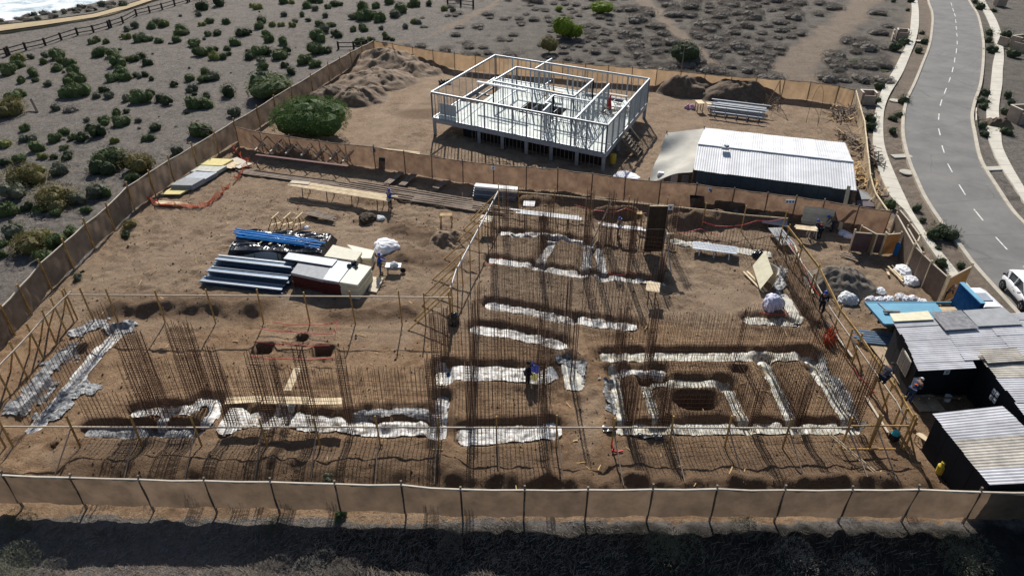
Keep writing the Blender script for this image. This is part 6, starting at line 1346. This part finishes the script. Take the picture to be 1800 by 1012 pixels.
person('person in red vest standing at the sawing bench', (1439, 418), dict(bent, **{}), R(10), DKB, DKB, HB, vest=REDC)
person('person in dark clothes with blue cap leaning over the tall board stack', (1463, 405), bent, R(90), KH, GR, HB)
person('person in navy clothes and blue helmet walking beside the right batter boards', (1440, 555), walk, R(150), DKB, DKB, HB)
person('person in charcoal jacket balancing on top of the right batter board', (1549, 672), crouch, R(-60), GR, DKB, HAIR, z0=1.95)
person('person in orange vest and white helmet leaning from the batter board by the shack', (1596, 706), dict(bent, knl=(-.14, .22, .5)), R(-55), JE, JE, WHITE, vest=ORV, z0=.9)
person('person in grey blue clothes bending behind the truck bed', (1653, 531), bent, R(-80), GR, DKB, WHITE)
c_ = GH(694, 478); t = thing('wheelbarrow', 'grey wheelbarrow filled with white sacks', 'wheelbarrow', c_)
def W_(x, y, z): return c_ + Vector((x, y, z))
MB().hull([[W_(-.45, -.22, .35), W_(-.45, .22, .35), W_(.25, .2, .3), W_(.25, -.2, .3)], [W_(-.6, -.33, .65), W_(-.6, .33, .65), W_(.5, .3, .62), W_(.5, -.3, .62)]]).build('tray', STEELD, t)
for s_ in (-.25, .25): MB().bar(W_(-1.1, s_, .65), W_(.6, s_ * .3, .3), .045, .045).build('handle', WOODD, t); MB().bar(W_(-.45, s_, .5), W_(-.5, s_, 0), .04, .04).build('leg', WOODD, t)
MB().tube(W_(.6, -.04, .2), W_(.6, .04, .2), .2, 14).build('wheel', TYRE, t)
bb = bag('white_sack', 'white sacks piled in the wheelbarrow', (694, 478), .32, .3, WHITEBAG, seed=40); 
for v in bb.data.vertices: v.co.z += .6 
c_ = GH(935, 668); t = thing('flag_sheet', 'blue and yellow plastic sheet held up in the middle footing', 'sheet', c_)
for k, (z0_, z1_, m) in enumerate(((.9, 1.75, mat('blue violet sheet', (.08, .10, .42), trans=.2)), (.35, .9, mat('pale yellow sheet', (.62, .58, .25), trans=.2)))):
    vs = []
    for i in range(6):
        x_ = -.1 + .55 * i / 5 * (1 if k == 0 else .8); vs += [(c_.x + x_, c_.y + .08 * math.sin(i * 1.4), c_.z + z0_), (c_.x + x_ * .8 + .05, c_.y + .08 * math.sin(i * 1.4 + .5), c_.z + z1_ - .06 * i * (k == 0))]
    MB().add(vs, [(2 * i, 2 * i + 2, 2 * i + 3, 2 * i + 1) for i in range(5)]).build('blue_part' if k == 0 else 'yellow_part', m, t)

# ------------------------------------------------------------ vegetation
def leafmat(nm, c1, c2): return mat(nm, c1, rough=.7, col2=c2, scale=2.6, trans=.30, spec=.2, bump=.9, bscale=14)
LG = leafmat('green leaves', (.066, .100, .036), (.155, .19, .075)); LD = leafmat('dark green leaves', (.035, .052, .026), (.085, .11, .048)); LY = leafmat('yellow green leaves', (.16, .18, .05), (.27, .27, .09)); LGr = leafmat('grey green leaves', (.10, .11, .075), (.19, .195, .135))
LB = leafmat('dry brown twigs', (.165, .145, .125), (.27, .24, .205)); LBR = leafmat('bright tree leaves', (.10, .17, .015), (.24, .31, .035)); LGY = leafmat('olive brown leaves', (.13, .115, .045), (.22, .19, .075)); LS = leafmat('silver dry twigs', (.20, .185, .16), (.36, .34, .30))
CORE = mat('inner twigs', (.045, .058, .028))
def foliage(name, label, m, seed, r=.5, h=.8, n=260, leaf=.07, lobes=5, parent=None, core=True, spiky=0.0, flat=1.0, corem=None, crown=False, ck=.86):
    rr = random.Random(seed); L_ = [(rr.uniform(-.5, .5) * r, rr.uniform(-.5, .5) * r, rr.uniform(.08, .34) * h, rr.uniform(.42, .72)) for _ in range(lobes)]; b = MB()
    if crown: L_ = [(math.cos(i * 2.4) * r * .40 * (i > 0), math.sin(i * 2.4) * r * .40 * (i > 0), (.44 if i else .52) * h + rr.uniform(-.10, .06) * h, rr.uniform(.44, .62)) for i in range(lobes)]
    for k in range(n):
        lx, ly, lz, lr = rr.choice(L_); a1 = rr.uniform(0, 6.283); cz = rr.uniform(-.35, 1); q_ = rr.uniform(.86, 1.0); s_ = math.sqrt(max(0, 1 - cz * cz))
        p = Vector((lx + math.cos(a1) * s_ * lr * r * q_, ly + math.sin(a1) * s_ * lr * r * q_, max(.02, lz + cz * lr * h * .62 * q_)))
        out = Vector((math.cos(a1) * s_, math.sin(a1) * s_, cz + .3)).normalized()
        d = (out * (spiky + .35) + Vector((rr.gauss(0, 1), rr.gauss(0, 1), rr.gauss(0, .8))) * .55).normalized(); e = d.cross(Vector((rr.gauss(0, 1), rr.gauss(0, 1), rr.gauss(0, 1)))).normalized()
        l_ = leaf * rr.uniform(.7, 1.4) * (1.8 if spiky > .5 else 1); w_ = leaf * rr.uniform(.35, .7) * (.6 if spiky > .5 else 1)
        b.add([p - e * w_ * .5, p + d * l_ * .5 - e * w_ * .3 + out * leaf * .1, p + d * l_, p + d * l_ * .5 + e * w_ * .5], [(0, 1, 2, 3)])
    o = b.build(name, m, parent) if parent else b.build(name, m, None, loc=(0, 0, 0))
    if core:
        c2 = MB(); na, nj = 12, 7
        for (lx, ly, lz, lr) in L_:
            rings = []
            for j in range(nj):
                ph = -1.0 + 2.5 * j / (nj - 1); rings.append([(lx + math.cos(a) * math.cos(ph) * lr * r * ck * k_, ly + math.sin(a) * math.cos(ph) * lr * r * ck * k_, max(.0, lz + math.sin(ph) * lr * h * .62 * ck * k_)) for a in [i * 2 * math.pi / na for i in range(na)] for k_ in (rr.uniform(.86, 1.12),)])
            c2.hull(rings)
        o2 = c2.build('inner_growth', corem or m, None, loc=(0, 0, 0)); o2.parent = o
    return o
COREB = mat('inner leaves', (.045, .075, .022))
KINDS = {}
def kind(key, nm, m, seeds, **kw):
    KINDS[key] = [foliage(nm, '', m, s, **kw) for s in seeds]
kind('g', 'green_shrub', LG, (1, 2, 3), n=560, leaf=.055, ck=.78); kind('d', 'dark_shrub', LD, (4, 5, 6), n=420, spiky=.7, leaf=.06, ck=.7); kind('y', 'yellow_green_shrub', LY, (7, 8), n=480, leaf=.055, ck=.78); kind('r', 'grey_green_shrub', LGr, (9, 10, 11), n=420, spiky=.6, leaf=.05, ck=.7)
kind('b', 'dry_brown_bush', LB, (12, 13, 14, 15), n=1500, leaf=.036, h=.46, spiky=.9, lobes=7, ck=.62); kind('o', 'olive_shrub', LGY, (16, 17), n=1700, leaf=.042, h=.7, spiky=.5, lobes=8, ck=.6)
kind('c', 'succulent_clump', leafmat('succulent leaves', (.045, .065, .035), (.10, .125, .06)), (18, 19, 20), n=190, leaf=.08, spiky=1.6, lobes=6, ck=.6)
kind('f', 'rank_scrub', LGr, (41, 42), n=2600, leaf=.032, spiky=1.0, lobes=9, core=False, h=.7); kind('h', 'dry_scrub', LB, (43, 44), n=2600, leaf=.032, spiky=1.1, lobes=9, core=False, h=.7)
kind('s', 'silver_twig_bush', LS, (21, 22), n=1500, leaf=.03, spiky=1.3, lobes=7, core=False, h=.9)
GRP = {'g': ('round green shrub dotted over the pale grey field', 'green shrubs on the field', 'shrub'), 'd': ('dark spiky shrub dotted over the pale grey field', 'dark shrubs on the field', 'shrub'), 'y': ('yellow green shrub dotted over the pale grey field', 'yellow green shrubs on the field', 'shrub'),
       'r': ('grey green scrubby shrub dotted over the pale grey field', 'grey green shrubs on the field', 'shrub'), 'b': ('low dry brown bush in the scrub beyond the ochre fence', 'dry brown bushes in the scrub', 'bush'), 'o': ('olive brown shrub on the field at the left', 'olive shrubs on the field', 'shrub'),
       'c': ('spiky succulent clump planted along the pavements', 'succulents along the pavements', 'succulent')}
used = set(); nvg = 0
def plant(k, px, wpx, label=None, hs=1.0, group=True, world=None, cat=None):
    """wpx: width in photograph pixels"""
    global nvg
    i = random.randrange(len(KINDS[k])); src = KINDS[k][i]
    if world: p = Vector(world); p.z = h1(p.x, p.y); sc = wpx
    else: p = GH(*px); depth = p.y * CT + (CAMH - p.z) * ST; sc = wpx * depth / FPX
    s3 = (sc * .82, sc * .82 * random.uniform(.85, 1.15), sc * .86 * hs * random.uniform(.9, 1.15))
    lab, grp, ct = GRP.get(k, ('', '', 'bush')); p.z -= .03
    if (k, i) not in used:
        used.add((k, i)); o = src; o.location = p; o.rotation_euler = (0, 0, random.uniform(0, 6.28)); o.scale = s3
    else: o = copy_tree(src, p, random.uniform(0, 6.28), s3)
    o['label'] = label or lab; o['category'] = cat or ct
    if label is None:
        if k == 'b' or (k in 'gdyro' and p.x > -14 and p.y > 95):
            ar = 'left of the footpath' if p.x < 17 - (p.y - 95) * .05 else 'between the footpath and the dirt track' if segdist(np.array([p.x]), np.array([p.y]), [track2[0], track2[-1]])[0] > 3 and p.x < G(1480, 60).x + 4 else 'beside the dirt track and the left pavement'
            if p.x < -40: ar = 'along the coastal edge'
        elif k == 'c': ar = 'in the verge left of the road' if p.x < (36 if p.y < 75 else 44) else 'on the right side of the road'
        else: ar = 'just outside the left fence' if p.y < 62 else 'near the coastal path fence' if p.y > 92 else 'in the middle of the left field'
        sz = 'small' if sc < 1.5 else 'large' if sc > 2.6 else 'medium sized'
        o['label'] = sz + ' ' + lab.split(' dotted')[0].split(' in the scrub')[0].split(' on the field')[0].split(' planted')[0] + ' ' + ar; o['group'] = sz + ' ' + grp.split(' on ')[0].split(' in ')[0].split(' along ')[0] + ' ' + ar
    elif 'group' in o: del o['group']
    nvg += 1; return o
P4 = [  # kind, x, y (base), width in photo px : traced from the left field
('g',103,103,28),('g',96,96,18),('g',78,112,16),('r',80,100,18),('g',176,100,24),('g',178,92,18),('g',200,100,26),('r',58,102,14),('y',35,106,26),('g',32,118,24),('g',20,130,30),('g',60,134,26),('d',62,145,14),('g',102,125,22),('g',108,112,18),('g',124,116,22),('g',130,130,24),('g',128,140,22),('g',119,148,20),('g',143,144,24),
('g',40,146,18),('r',85,152,18),('g',212,115,30),('d',225,108,16),('g',235,108,18),('d',248,103,16),('d',260,116,18),('g',215,135,32),('g',200,142,24),('g',222,141,20),('d',240,135,14),('d',256,135,14),('d',268,142,12),('r',248,138,12),('g',125,172,32),('g',143,168,34),('g',151,157,16),('r',168,172,16),('d',184,162,18),('r',190,173,20),
('r',224,178,22),('g',240,168,20),('g',252,180,32),('d',265,166,16),('d',284,178,22),('d',297,183,22),('d',308,152,14),('r',330,162,16),('r',344,158,20),('d',364,172,16),('g',333,142,22),('g',357,143,22),('g',362,132,22),('r',378,140,26),('g',340,190,34),('g',362,188,30),('d',343,167,10),('r',412,205,26),
('g',207,203,20),('g',188,217,24),('g',215,219,30),('d',224,198,12),('r',242,215,16),('d',276,228,22),('g',262,246,24),('y',205,250,18),('r',152,214,14),('b',125,196,24),('d',148,247,26),('d',172,240,30),('d',162,228,18),('g',100,248,22),('g',128,245,16),('g',114,236,20),('r',98,193,22),('r',60,247,22),('r',40,248,24),('g',45,230,20),('g',24,178,30),('g',38,168,20),('o',14,203,52),
('y',10,258,26),('g',65,265,26),('d',96,278,16),('y',75,278,20),('g',115,262,14),('d',120,278,24),('g',35,285,26),('d',5,291,24),('r',107,305,36),('r',60,298,20),('g',190,286,52),('d',182,303,40),('d',210,290,38),('o',243,300,56),('g',232,318,22),('r',308,272,24),('o',50,322,62),('y',62,308,40),('r',36,345,46),('o',102,358,70),('r',130,358,36),('r',165,346,42),('g',188,345,26),('g',72,370,24),('g',98,378,20),('d',50,368,22),('g',152,372,20),('g',10,378,42),('r',30,412,44),('d',20,420,26),('o',60,440,62),('y',70,420,40),('g',95,432,34),('g',78,455,30),('g',130,410,28),('y',150,398,18),('g',5,430,22),('g',4,450,20),('r',128,348,24),('d',145,478,8),
('g',318,54,22),('g',316,62,18),('g',310,74,18),('y',293,46,18),('g',287,48,16),('r',275,43,20),('g',268,50,18),('g',263,72,16),('g',280,75,16),('r',248,68,20),('g',245,73,20),('r',240,50,20),('y',222,68,18),('r',222,55,16),('g',188,76,14),('g',163,76,16),('g',172,72,14),('r',328,60,14),('g',366,62,14),('d',384,60,18),('g',345,80,22),('g',370,95,22),('g',352,98,24),('d',380,90,14),('y',375,105,22),('g',393,104,16),('g',400,88,14),('d',402,98,12),('d',440,103,20),('d',435,90,8),('g',412,78,24),('d',425,62,20),('d',436,60,18),('g',370,42,14),('g',398,42,16),('y',355,46,14),('d',385,10,26),('d',358,18,24),('r',350,30,14),('y',445,12,14),
('y',453,15,20),('g',498,5,18),('y',514,6,14),('g',565,5,16),('g',549,5,18),('g',540,15,20),('r',552,20,14),('g',456,50,20),('d',460,40,22),('d',541,38,10),('y',481,46,14),('y',515,47,16),('y',495,46,14),('r',498,30,16),('r',520,40,14),('g',532,30,12),('g',577,16,14),('g',588,12,16),('g',598,12,12),('g',562,46,18),('g',582,47,14),('r',571,32,14),('r',570,55,22),('g',562,70,32),('d',588,62,16),('d',596,65,14),('g',580,48,10),('g',556,92,32),('d',578,92,18),('g',468,62,16),('g',475,72,22),('g',498,76,22),('g',456,98,30),('d',470,95,24),('d',492,100,24),('d',505,92,20),('g',490,102,30),('g',538,112,28),('g',556,118,22),('d',511,130,20),('d',502,118,16),('r',460,110,22),('g',464,122,18),
('g',638,18,24),('g',661,15,18),('r',661,14,14),('g',640,36,32),('g',652,32,24),('g',670,38,26),('r',620,35,20),('g',635,52,10),('g',636,50,16),('g',640,54,14),('g',693,28,20),('g',703,22,28),('r',697,30,22),('g',683,8,20),('g',730,10,20),('g',722,12,14),('d',755,10,16),('r',713,50,14),('y',730,40,16),('r',738,42,14),('g',635,78,22),('y',649,70,14),('d',655,72,12),('d',680,68,12),('d',690,70,10),('g',621,55,14),('r',670,52,12),('y',783,18,14),('r',797,20,12)]
for k, x, y, wd in P4: plant(k, (x, y), wd * 1.38)
for k, x, y, wd, lab in [('g', 465, 168, 92, 'largest green shrub outside the left fence'), ('d', 402, 168, 44, 'dark green shrub at the left of the largest shrub'), ('g', 352, 238, 58, 'green shrub over the dark rail piece outside the left fence'), ('o', 228, 398, 34, 'scruffy bush growing inside the left fence'), ('d', 222, 415, 26, 'small dark weed inside the left fence'),
                         ('r', 138, 492, 26, 'grey weed inside the left fence near the rear batter board'), ('g', 680, 98, 20, 'small green shrub on top of the corner mound'), ('g', 596, 907, 34, 'small dark green bush below the near fence'), ('r', 575, 845, 34, 'grey scrub tuft on the soil ridge behind the near fence'), ('g', 1562, 366, 40, 'bright green bush outside the road corner of the fence')]:
    o = plant(k, (x, y), wd, lab); 
    if 'mound' in lab: o.location.z += 2.6
for x, y, wd in [(945, 4, 40)]: plant('b', (x, y), wd)
# dry scrub: scattered, denser to the right, kept off the tracks
pts = []; tries = 0
while len(pts) < 285 and tries < 40000:
    tries += 1; x = random.uniform(690, 1560) ; y = random.uniform(-6, 150) ** 1.0
    p = G(x, y)
    if p.y < 79: continue
    if inpoly(np.array([p.x]), np.array([p.y]), SITE)[0]: continue
    dens = .06 if x < 800 else .22 if x < 960 else .5 if x < 1110 else 1.0
    if x > 1425 - (y * .3): dens = .28
    if random.random() > dens: continue
    if min(segdist(np.array([p.x]), np.array([p.y]), track1)[0] - 1.5, segdist(np.array([p.x]), np.array([p.y]), track2)[0] - 3.2, segdist(np.array([p.x]), np.array([p.y]), track3)[0] - 1.0) < .3: continue
    dist = inpoly(np.array([p.x]), np.array([p.y]), [Vector((q_.x * 1.0, q_.y + 2.5, 0)) for q_ in SITE])[0]
    if dist: continue
    if x > 1575 - max(0, (60 - y)) * -.2: continue
    r_ = random.uniform(2.2, 6.0) * (1.0 if x > 1110 else .55)
    if any((p.x - a) ** 2 + (p.y - b) ** 2 < (.27 * (r_ + c_)) ** 2 for a, b, c_ in pts): continue
    pts.append((p.x, p.y, r_)); plant('b', None, r_, world=(p.x, p.y, 0), hs=.8)
b = MB(); rr = random.Random(5); n2 = 0; tries = 0; tm = KINDS['b']; tv = [[v.co.copy() for v in o.data.vertices] for o in tm]; tf = [[tuple(p.vertices) for p in o.data.polygons] for o in tm]
while n2 < 360 and tries < 40000:
    tries += 1; x = rr.uniform(760, 1600); y = rr.uniform(-14, 150); p = G(x, y)
    if p.y < 80 or rr.random() > (.12 if x < 960 else .4 if x < 1110 else 1.0 if x < 1440 else .35): continue
    if x > 1585 - abs(y - 40) * .3: continue
    if inpoly(np.array([p.x]), np.array([p.y]), [Vector((q_.x, q_.y + 2.0, 0)) for q_ in SITE])[0]: continue
    if min(segdist(np.array([p.x]), np.array([p.y]), track1)[0] - 1.3, segdist(np.array([p.x]), np.array([p.y]), track2)[0] - 2.9, segdist(np.array([p.x]), np.array([p.y]), track3)[0] - 1.0) < .2: continue
    i = rr.randrange(len(tm)); s_ = rr.uniform(.8, 2.0); a1 = rr.uniform(0, 6.28); ca, sa = math.cos(a1), math.sin(a1); z_ = h1(p.x, p.y) - .05; st_ = 2
    used_f = tf[i][::st_]; vs = []; fs = []
    for f in used_f:
        o_ = len(vs); vs += [(p.x + (tv[i][q_].x * ca - tv[i][q_].y * sa) * s_, p.y + (tv[i][q_].x * sa + tv[i][q_].y * ca) * s_, z_ + tv[i][q_].z * s_ * .7) for q_ in f]; fs.append(tuple(range(o_, o_ + len(f))))
    b.add(vs, fs); n2 += 1
stuff(tag(b.build('low_dry_scrub', LB), 'low dry brown scrub filling the gaps between the bushes beyond the fence', 'scrub'))
for k in range(60):   # fine weeds on the grey field
    x, y = random.uniform(0, 640), random.uniform(20, 470); p = G(x, y)
    if inpoly(np.array([p.x]), np.array([p.y]), [Vector((q_.x - 2, q_.y + 1, 0)) for q_ in SITE])[0] or y < 110 - x * .3: continue
    plant(random.choice('rrbd'), (x, y), random.uniform(5, 12))
# coast edge scrub
for k in range(46):
    f = random.random(); x = f * 230; y = 36 - f * 34 + random.uniform(-2, 10); plant(random.choice('dbbr'), (x, y), random.uniform(10, 24))
# foreground dry bushes
for x, y, wd, k, lab in [(30, 1010, 130, 'f', 'mossy dry bush in the bottom left corner'), (95, 1005, 60, 's', 'dead twiggy bush beside the bottom left bush'), (470, 1012, 110, 'h', 'dry brown bush at the bottom edge left of centre'), (555, 1005, 90, 's', 'silver twiggy bush at the bottom edge left of centre'), (610, 1014, 80, 'h', 'small dry bush right of the silver twiggy one'),
                         (1408, 985, 95, 's', 'pale leafless bush in the shade at the bottom right'), (1505, 1010, 90, 's', 'second pale leafless bush at the bottom edge, right'), (1545, 1016, 50, 'h', 'dry tuft right of the pale leafless bushes'), (30, 925, 80, 'f', 'shaded scrub below the near fence, far left'), (480, 925, 60, 'f', 'shaded scrub below the near fence, left of the small green bush'),
                         (1310, 925, 70, 'f', 'shaded scrub below the near fence, right of centre'), (1180, 970, 120, 'f', 'large shaded scrub near the bottom right'), (1700, 985, 120, 'f', 'shaded scrub in the bottom right corner'), (800, 955, 80, 'h', 'shaded scrub low in the fence shadow near the middle')]:
    plant(k, (x, y), wd, lab, hs=.75)
# verge plants
for x, y, wd in [(1545, 155, 22), (1541, 180, 18), (1530, 215, 26), (1528, 228, 24), (1592, 62, 16), (1588, 78, 22), (1573, 90, 24), (1624, 75, 16), (1621, 60, 12), (1612, 92, 18), (1585, 180, 28), (1580, 205, 18), (1568, 212, 22), (1570, 235, 20), (1740, 60, 20), (1738, 72, 18), (1742, 92, 22), (1722, 16, 18), (1730, 166, 18), (1728, 180, 22), (1728, 190, 20), (1723, 225, 24), (1728, 240, 20), (1768, 65, 24), (1766, 78, 20), (1780, 100, 28), (1770, 172, 18), (1776, 184, 16), (1768, 235, 26), (1765, 200, 18), (1745, 20, 14),
                 (1610, 370, 20), (1622, 390, 16), (1640, 420, 34), (1655, 415, 40), (1668, 420, 32), (1620, 440, 14), (1652, 468, 26), (1688, 470, 18), (1596, 20, 10), (1600, 5, 14), (1713, 5, 14), (1570, 5, 10), (1648, 440, 14), (1545, 405, 16)]: plant('c', (x, y), wd * 1.35)
for x, y, wd in [(1500, 110, 26), (1520, 108, 20), (1555, 127, 20), (1504, 138, 18), (1490, 115, 16)]: plant('g', (x, y), wd, hs=.35)
# trees
def tree(label, px, wpx, hpx, m, seed, n=2600, leaf=.13, big=False):
    p = GH(*px); depth = p.y * CT + CAMH * ST; w_ = wpx * depth / FPX; h_ = hpx * depth / FPX / math.cos(R(18)) 
    t = thing('round_tree' , label, 'tree', p); b = MB(); rr = random.Random(seed)
    b.tube(p - Vector((0, 0, .2)), p + Vector((0, 0, h_ * .4)), w_ * .035, 7, w_ * .022)
    for k in range(6):
        a1 = k * 1.05; b.tube(p + Vector((0, 0, h_ * (.15 + .04 * k))), p + Vector((math.cos(a1) * w_ * .3, math.sin(a1) * w_ * .3, h_ * (.5 + .05 * k))), w_ * .018, 5, w_ * .006)
    b.build('trunk', WOODG, t)
    o = foliage('crown', '', m, seed, r=w_ * .62, h=h_ * .95, n=n, leaf=leaf, lobes=11, ck=.74, crown=True, ); o.parent = t
    return t
tree('leftmost pale round tree beyond the ochre fence', (965, 93), 30, 32, LGY, 31, 1500, .16); tree('tall bright green tree of the pair beyond the fence', (990, 70), 36, 46, LBR, 32, 2600, .15); tree('smaller bright green tree right of the tall one', (1012, 72), 24, 32, LBR, 33, 1600, .15)
tree('bright green tree at the top edge of the picture', (1058, 25), 42, 26, LBR, 34, 2400, .16); tree('tiny green sapling near the top edge', (983, 19), 12, 10, LBR, 36, 500, .16); tree('dark round tree behind the pole near the footpath', (1202, 112), 52, 44, LD, 35, 3400, .14)
tree('big round dark green bush inside the rear lot', (552, 240), 124, 80, leafmat('deep green leaves', (.045, .085, .022), (.10, .155, .042)), 37, 15000, .15)
tree('dark green tree at the left end of the largest field shrub', (478, 172), 74, 46, LG, 38, 4000, .14)
t = thing('light_pole', 'thin timber pole standing beyond the ochre fence', 'pole', G(1196, 137)); MB().tube(G(1196, 137), G(1196, 137) + Vector((0, 0, 4.6)), .08, 7, .05).build('shaft', WOODG, t)
# litter of twigs and bark in the fence shadow and on the soil
def litter(name, label, cnt, fx, fy, m, l0, l1, cat='litter', ok=None, zoff=.01):
    b = MB(); xs_, ys_ = [], []
    while len(xs_) < cnt:
        x, y = fx(), fy()
        if ok and not ok(x, y): continue
        xs_.append(x); ys_.append(y)
    zs_ = HF(np.array(xs_), np.array(ys_))
    for x, y, z in zip(xs_, ys_, zs_):
        a1 = random.uniform(0, 3.14); l_ = random.uniform(l0, l1); d = Vector((math.cos(a1), math.sin(a1), random.uniform(-.1, .35))) * l_; w_ = random.uniform(.004, .012); e = Vector((-math.sin(a1), math.cos(a1), 0)) * w_; p = Vector((x, y, z + zoff))
        b.add([p - d - e, p + d - e * .5, p + d + e * .5 + Vector((0, 0, w_)), p - d + e + Vector((0, 0, w_))], [(0, 1, 2, 3)])
    stuff(tag(b.build(name, m), label, cat))
U = random.uniform
litter('bark_litter', 'pale wood chips and twigs strewn below the near fence', 8000, lambda: U(-20, 5), lambda: U(15.5, 20.6), LS, .03, .16)
litter('dry_stalks', 'dark dry stalks matted on the bank below the near fence', 12000, lambda: U(-20, 21), lambda: U(15.0, 19.8), WOODG, .05, .28, zoff=.03)
litter('soil_debris', 'small dark twigs and clods scattered over the building plot', 9000, lambda: U(-30, 26), lambda: U(22, 56), WOODG, .02, .08, ok=lambda x, y: abs(x) < y * .85)
litter('field_straw', 'pale straw and chips scattered over the dry field', 14000, lambda: U(-75, 60), lambda: U(50, 130), LS, .06, .25, ok=lambda x, y: y > 84 or x < -32 or x > 34)
litter('field_tufts', 'small dry grass tufts speckling the grey field', 16000, lambda: U(-80, 62), lambda: U(40, 132), LB, .05, .16, ok=lambda x, y: (abs(x) < y * .9) and not inpoly(np.array([x]), np.array([y]), SITE)[0] and min(segdist(np.array([x]), np.array([y]), [(p.x, p.y) for p in roadL])[0], 99) > 9, zoff=.04)
b = MB(); nn2 = 0
while nn2 < 230:
    x, y = U(-28, 24), U(21.5, 62)
    if abs(x) > y * .85: continue
    z = h1(x, y); a1 = U(0, 3.14); l_ = U(.06, .30); d = Vector((math.cos(a1), math.sin(a1), U(-.03, .1))) * l_; c_ = Vector((x, y, z + .03)); b.bar(c_ - d, c_ + d, U(.02, .06), .02); nn2 += 1
stuff(tag(b.build('timber_offcuts', WOOD), 'small pale timber offcuts scattered over the building plot', 'offcuts'))
b = MB(); xs_ = np.array([U(-30, 26) for _ in range(5000)]); ys_ = np.array([U(21.3, 55) for _ in range(5000)]); zs_ = HF(xs_, ys_)
for x, y, z in zip(xs_, ys_, zs_):
    s_ = abs(random.gauss(0, .026)) + .012; b.add([(x - s_, y - s_, z - .01), (x + s_, y - s_ * .8, z - .01), (x + s_ * .8, y + s_, z - .01), (x - s_ * .9, y + s_, z - .01), (x + s_ * .1, y, z + s_ * 1.3)], [(0, 1, 4), (1, 2, 4), (2, 3, 4), (3, 0, 4)])
stuff(tag(b.build('soil_clods', SOILM), 'small clods of soil strewn over the building plot', 'soil'))
for ks in KINDS.values():
    for o in ks:
        if 'label' not in o:
            for ch in list(o.children): bpy.data.objects.remove(ch)
            bpy.data.objects.remove(o)
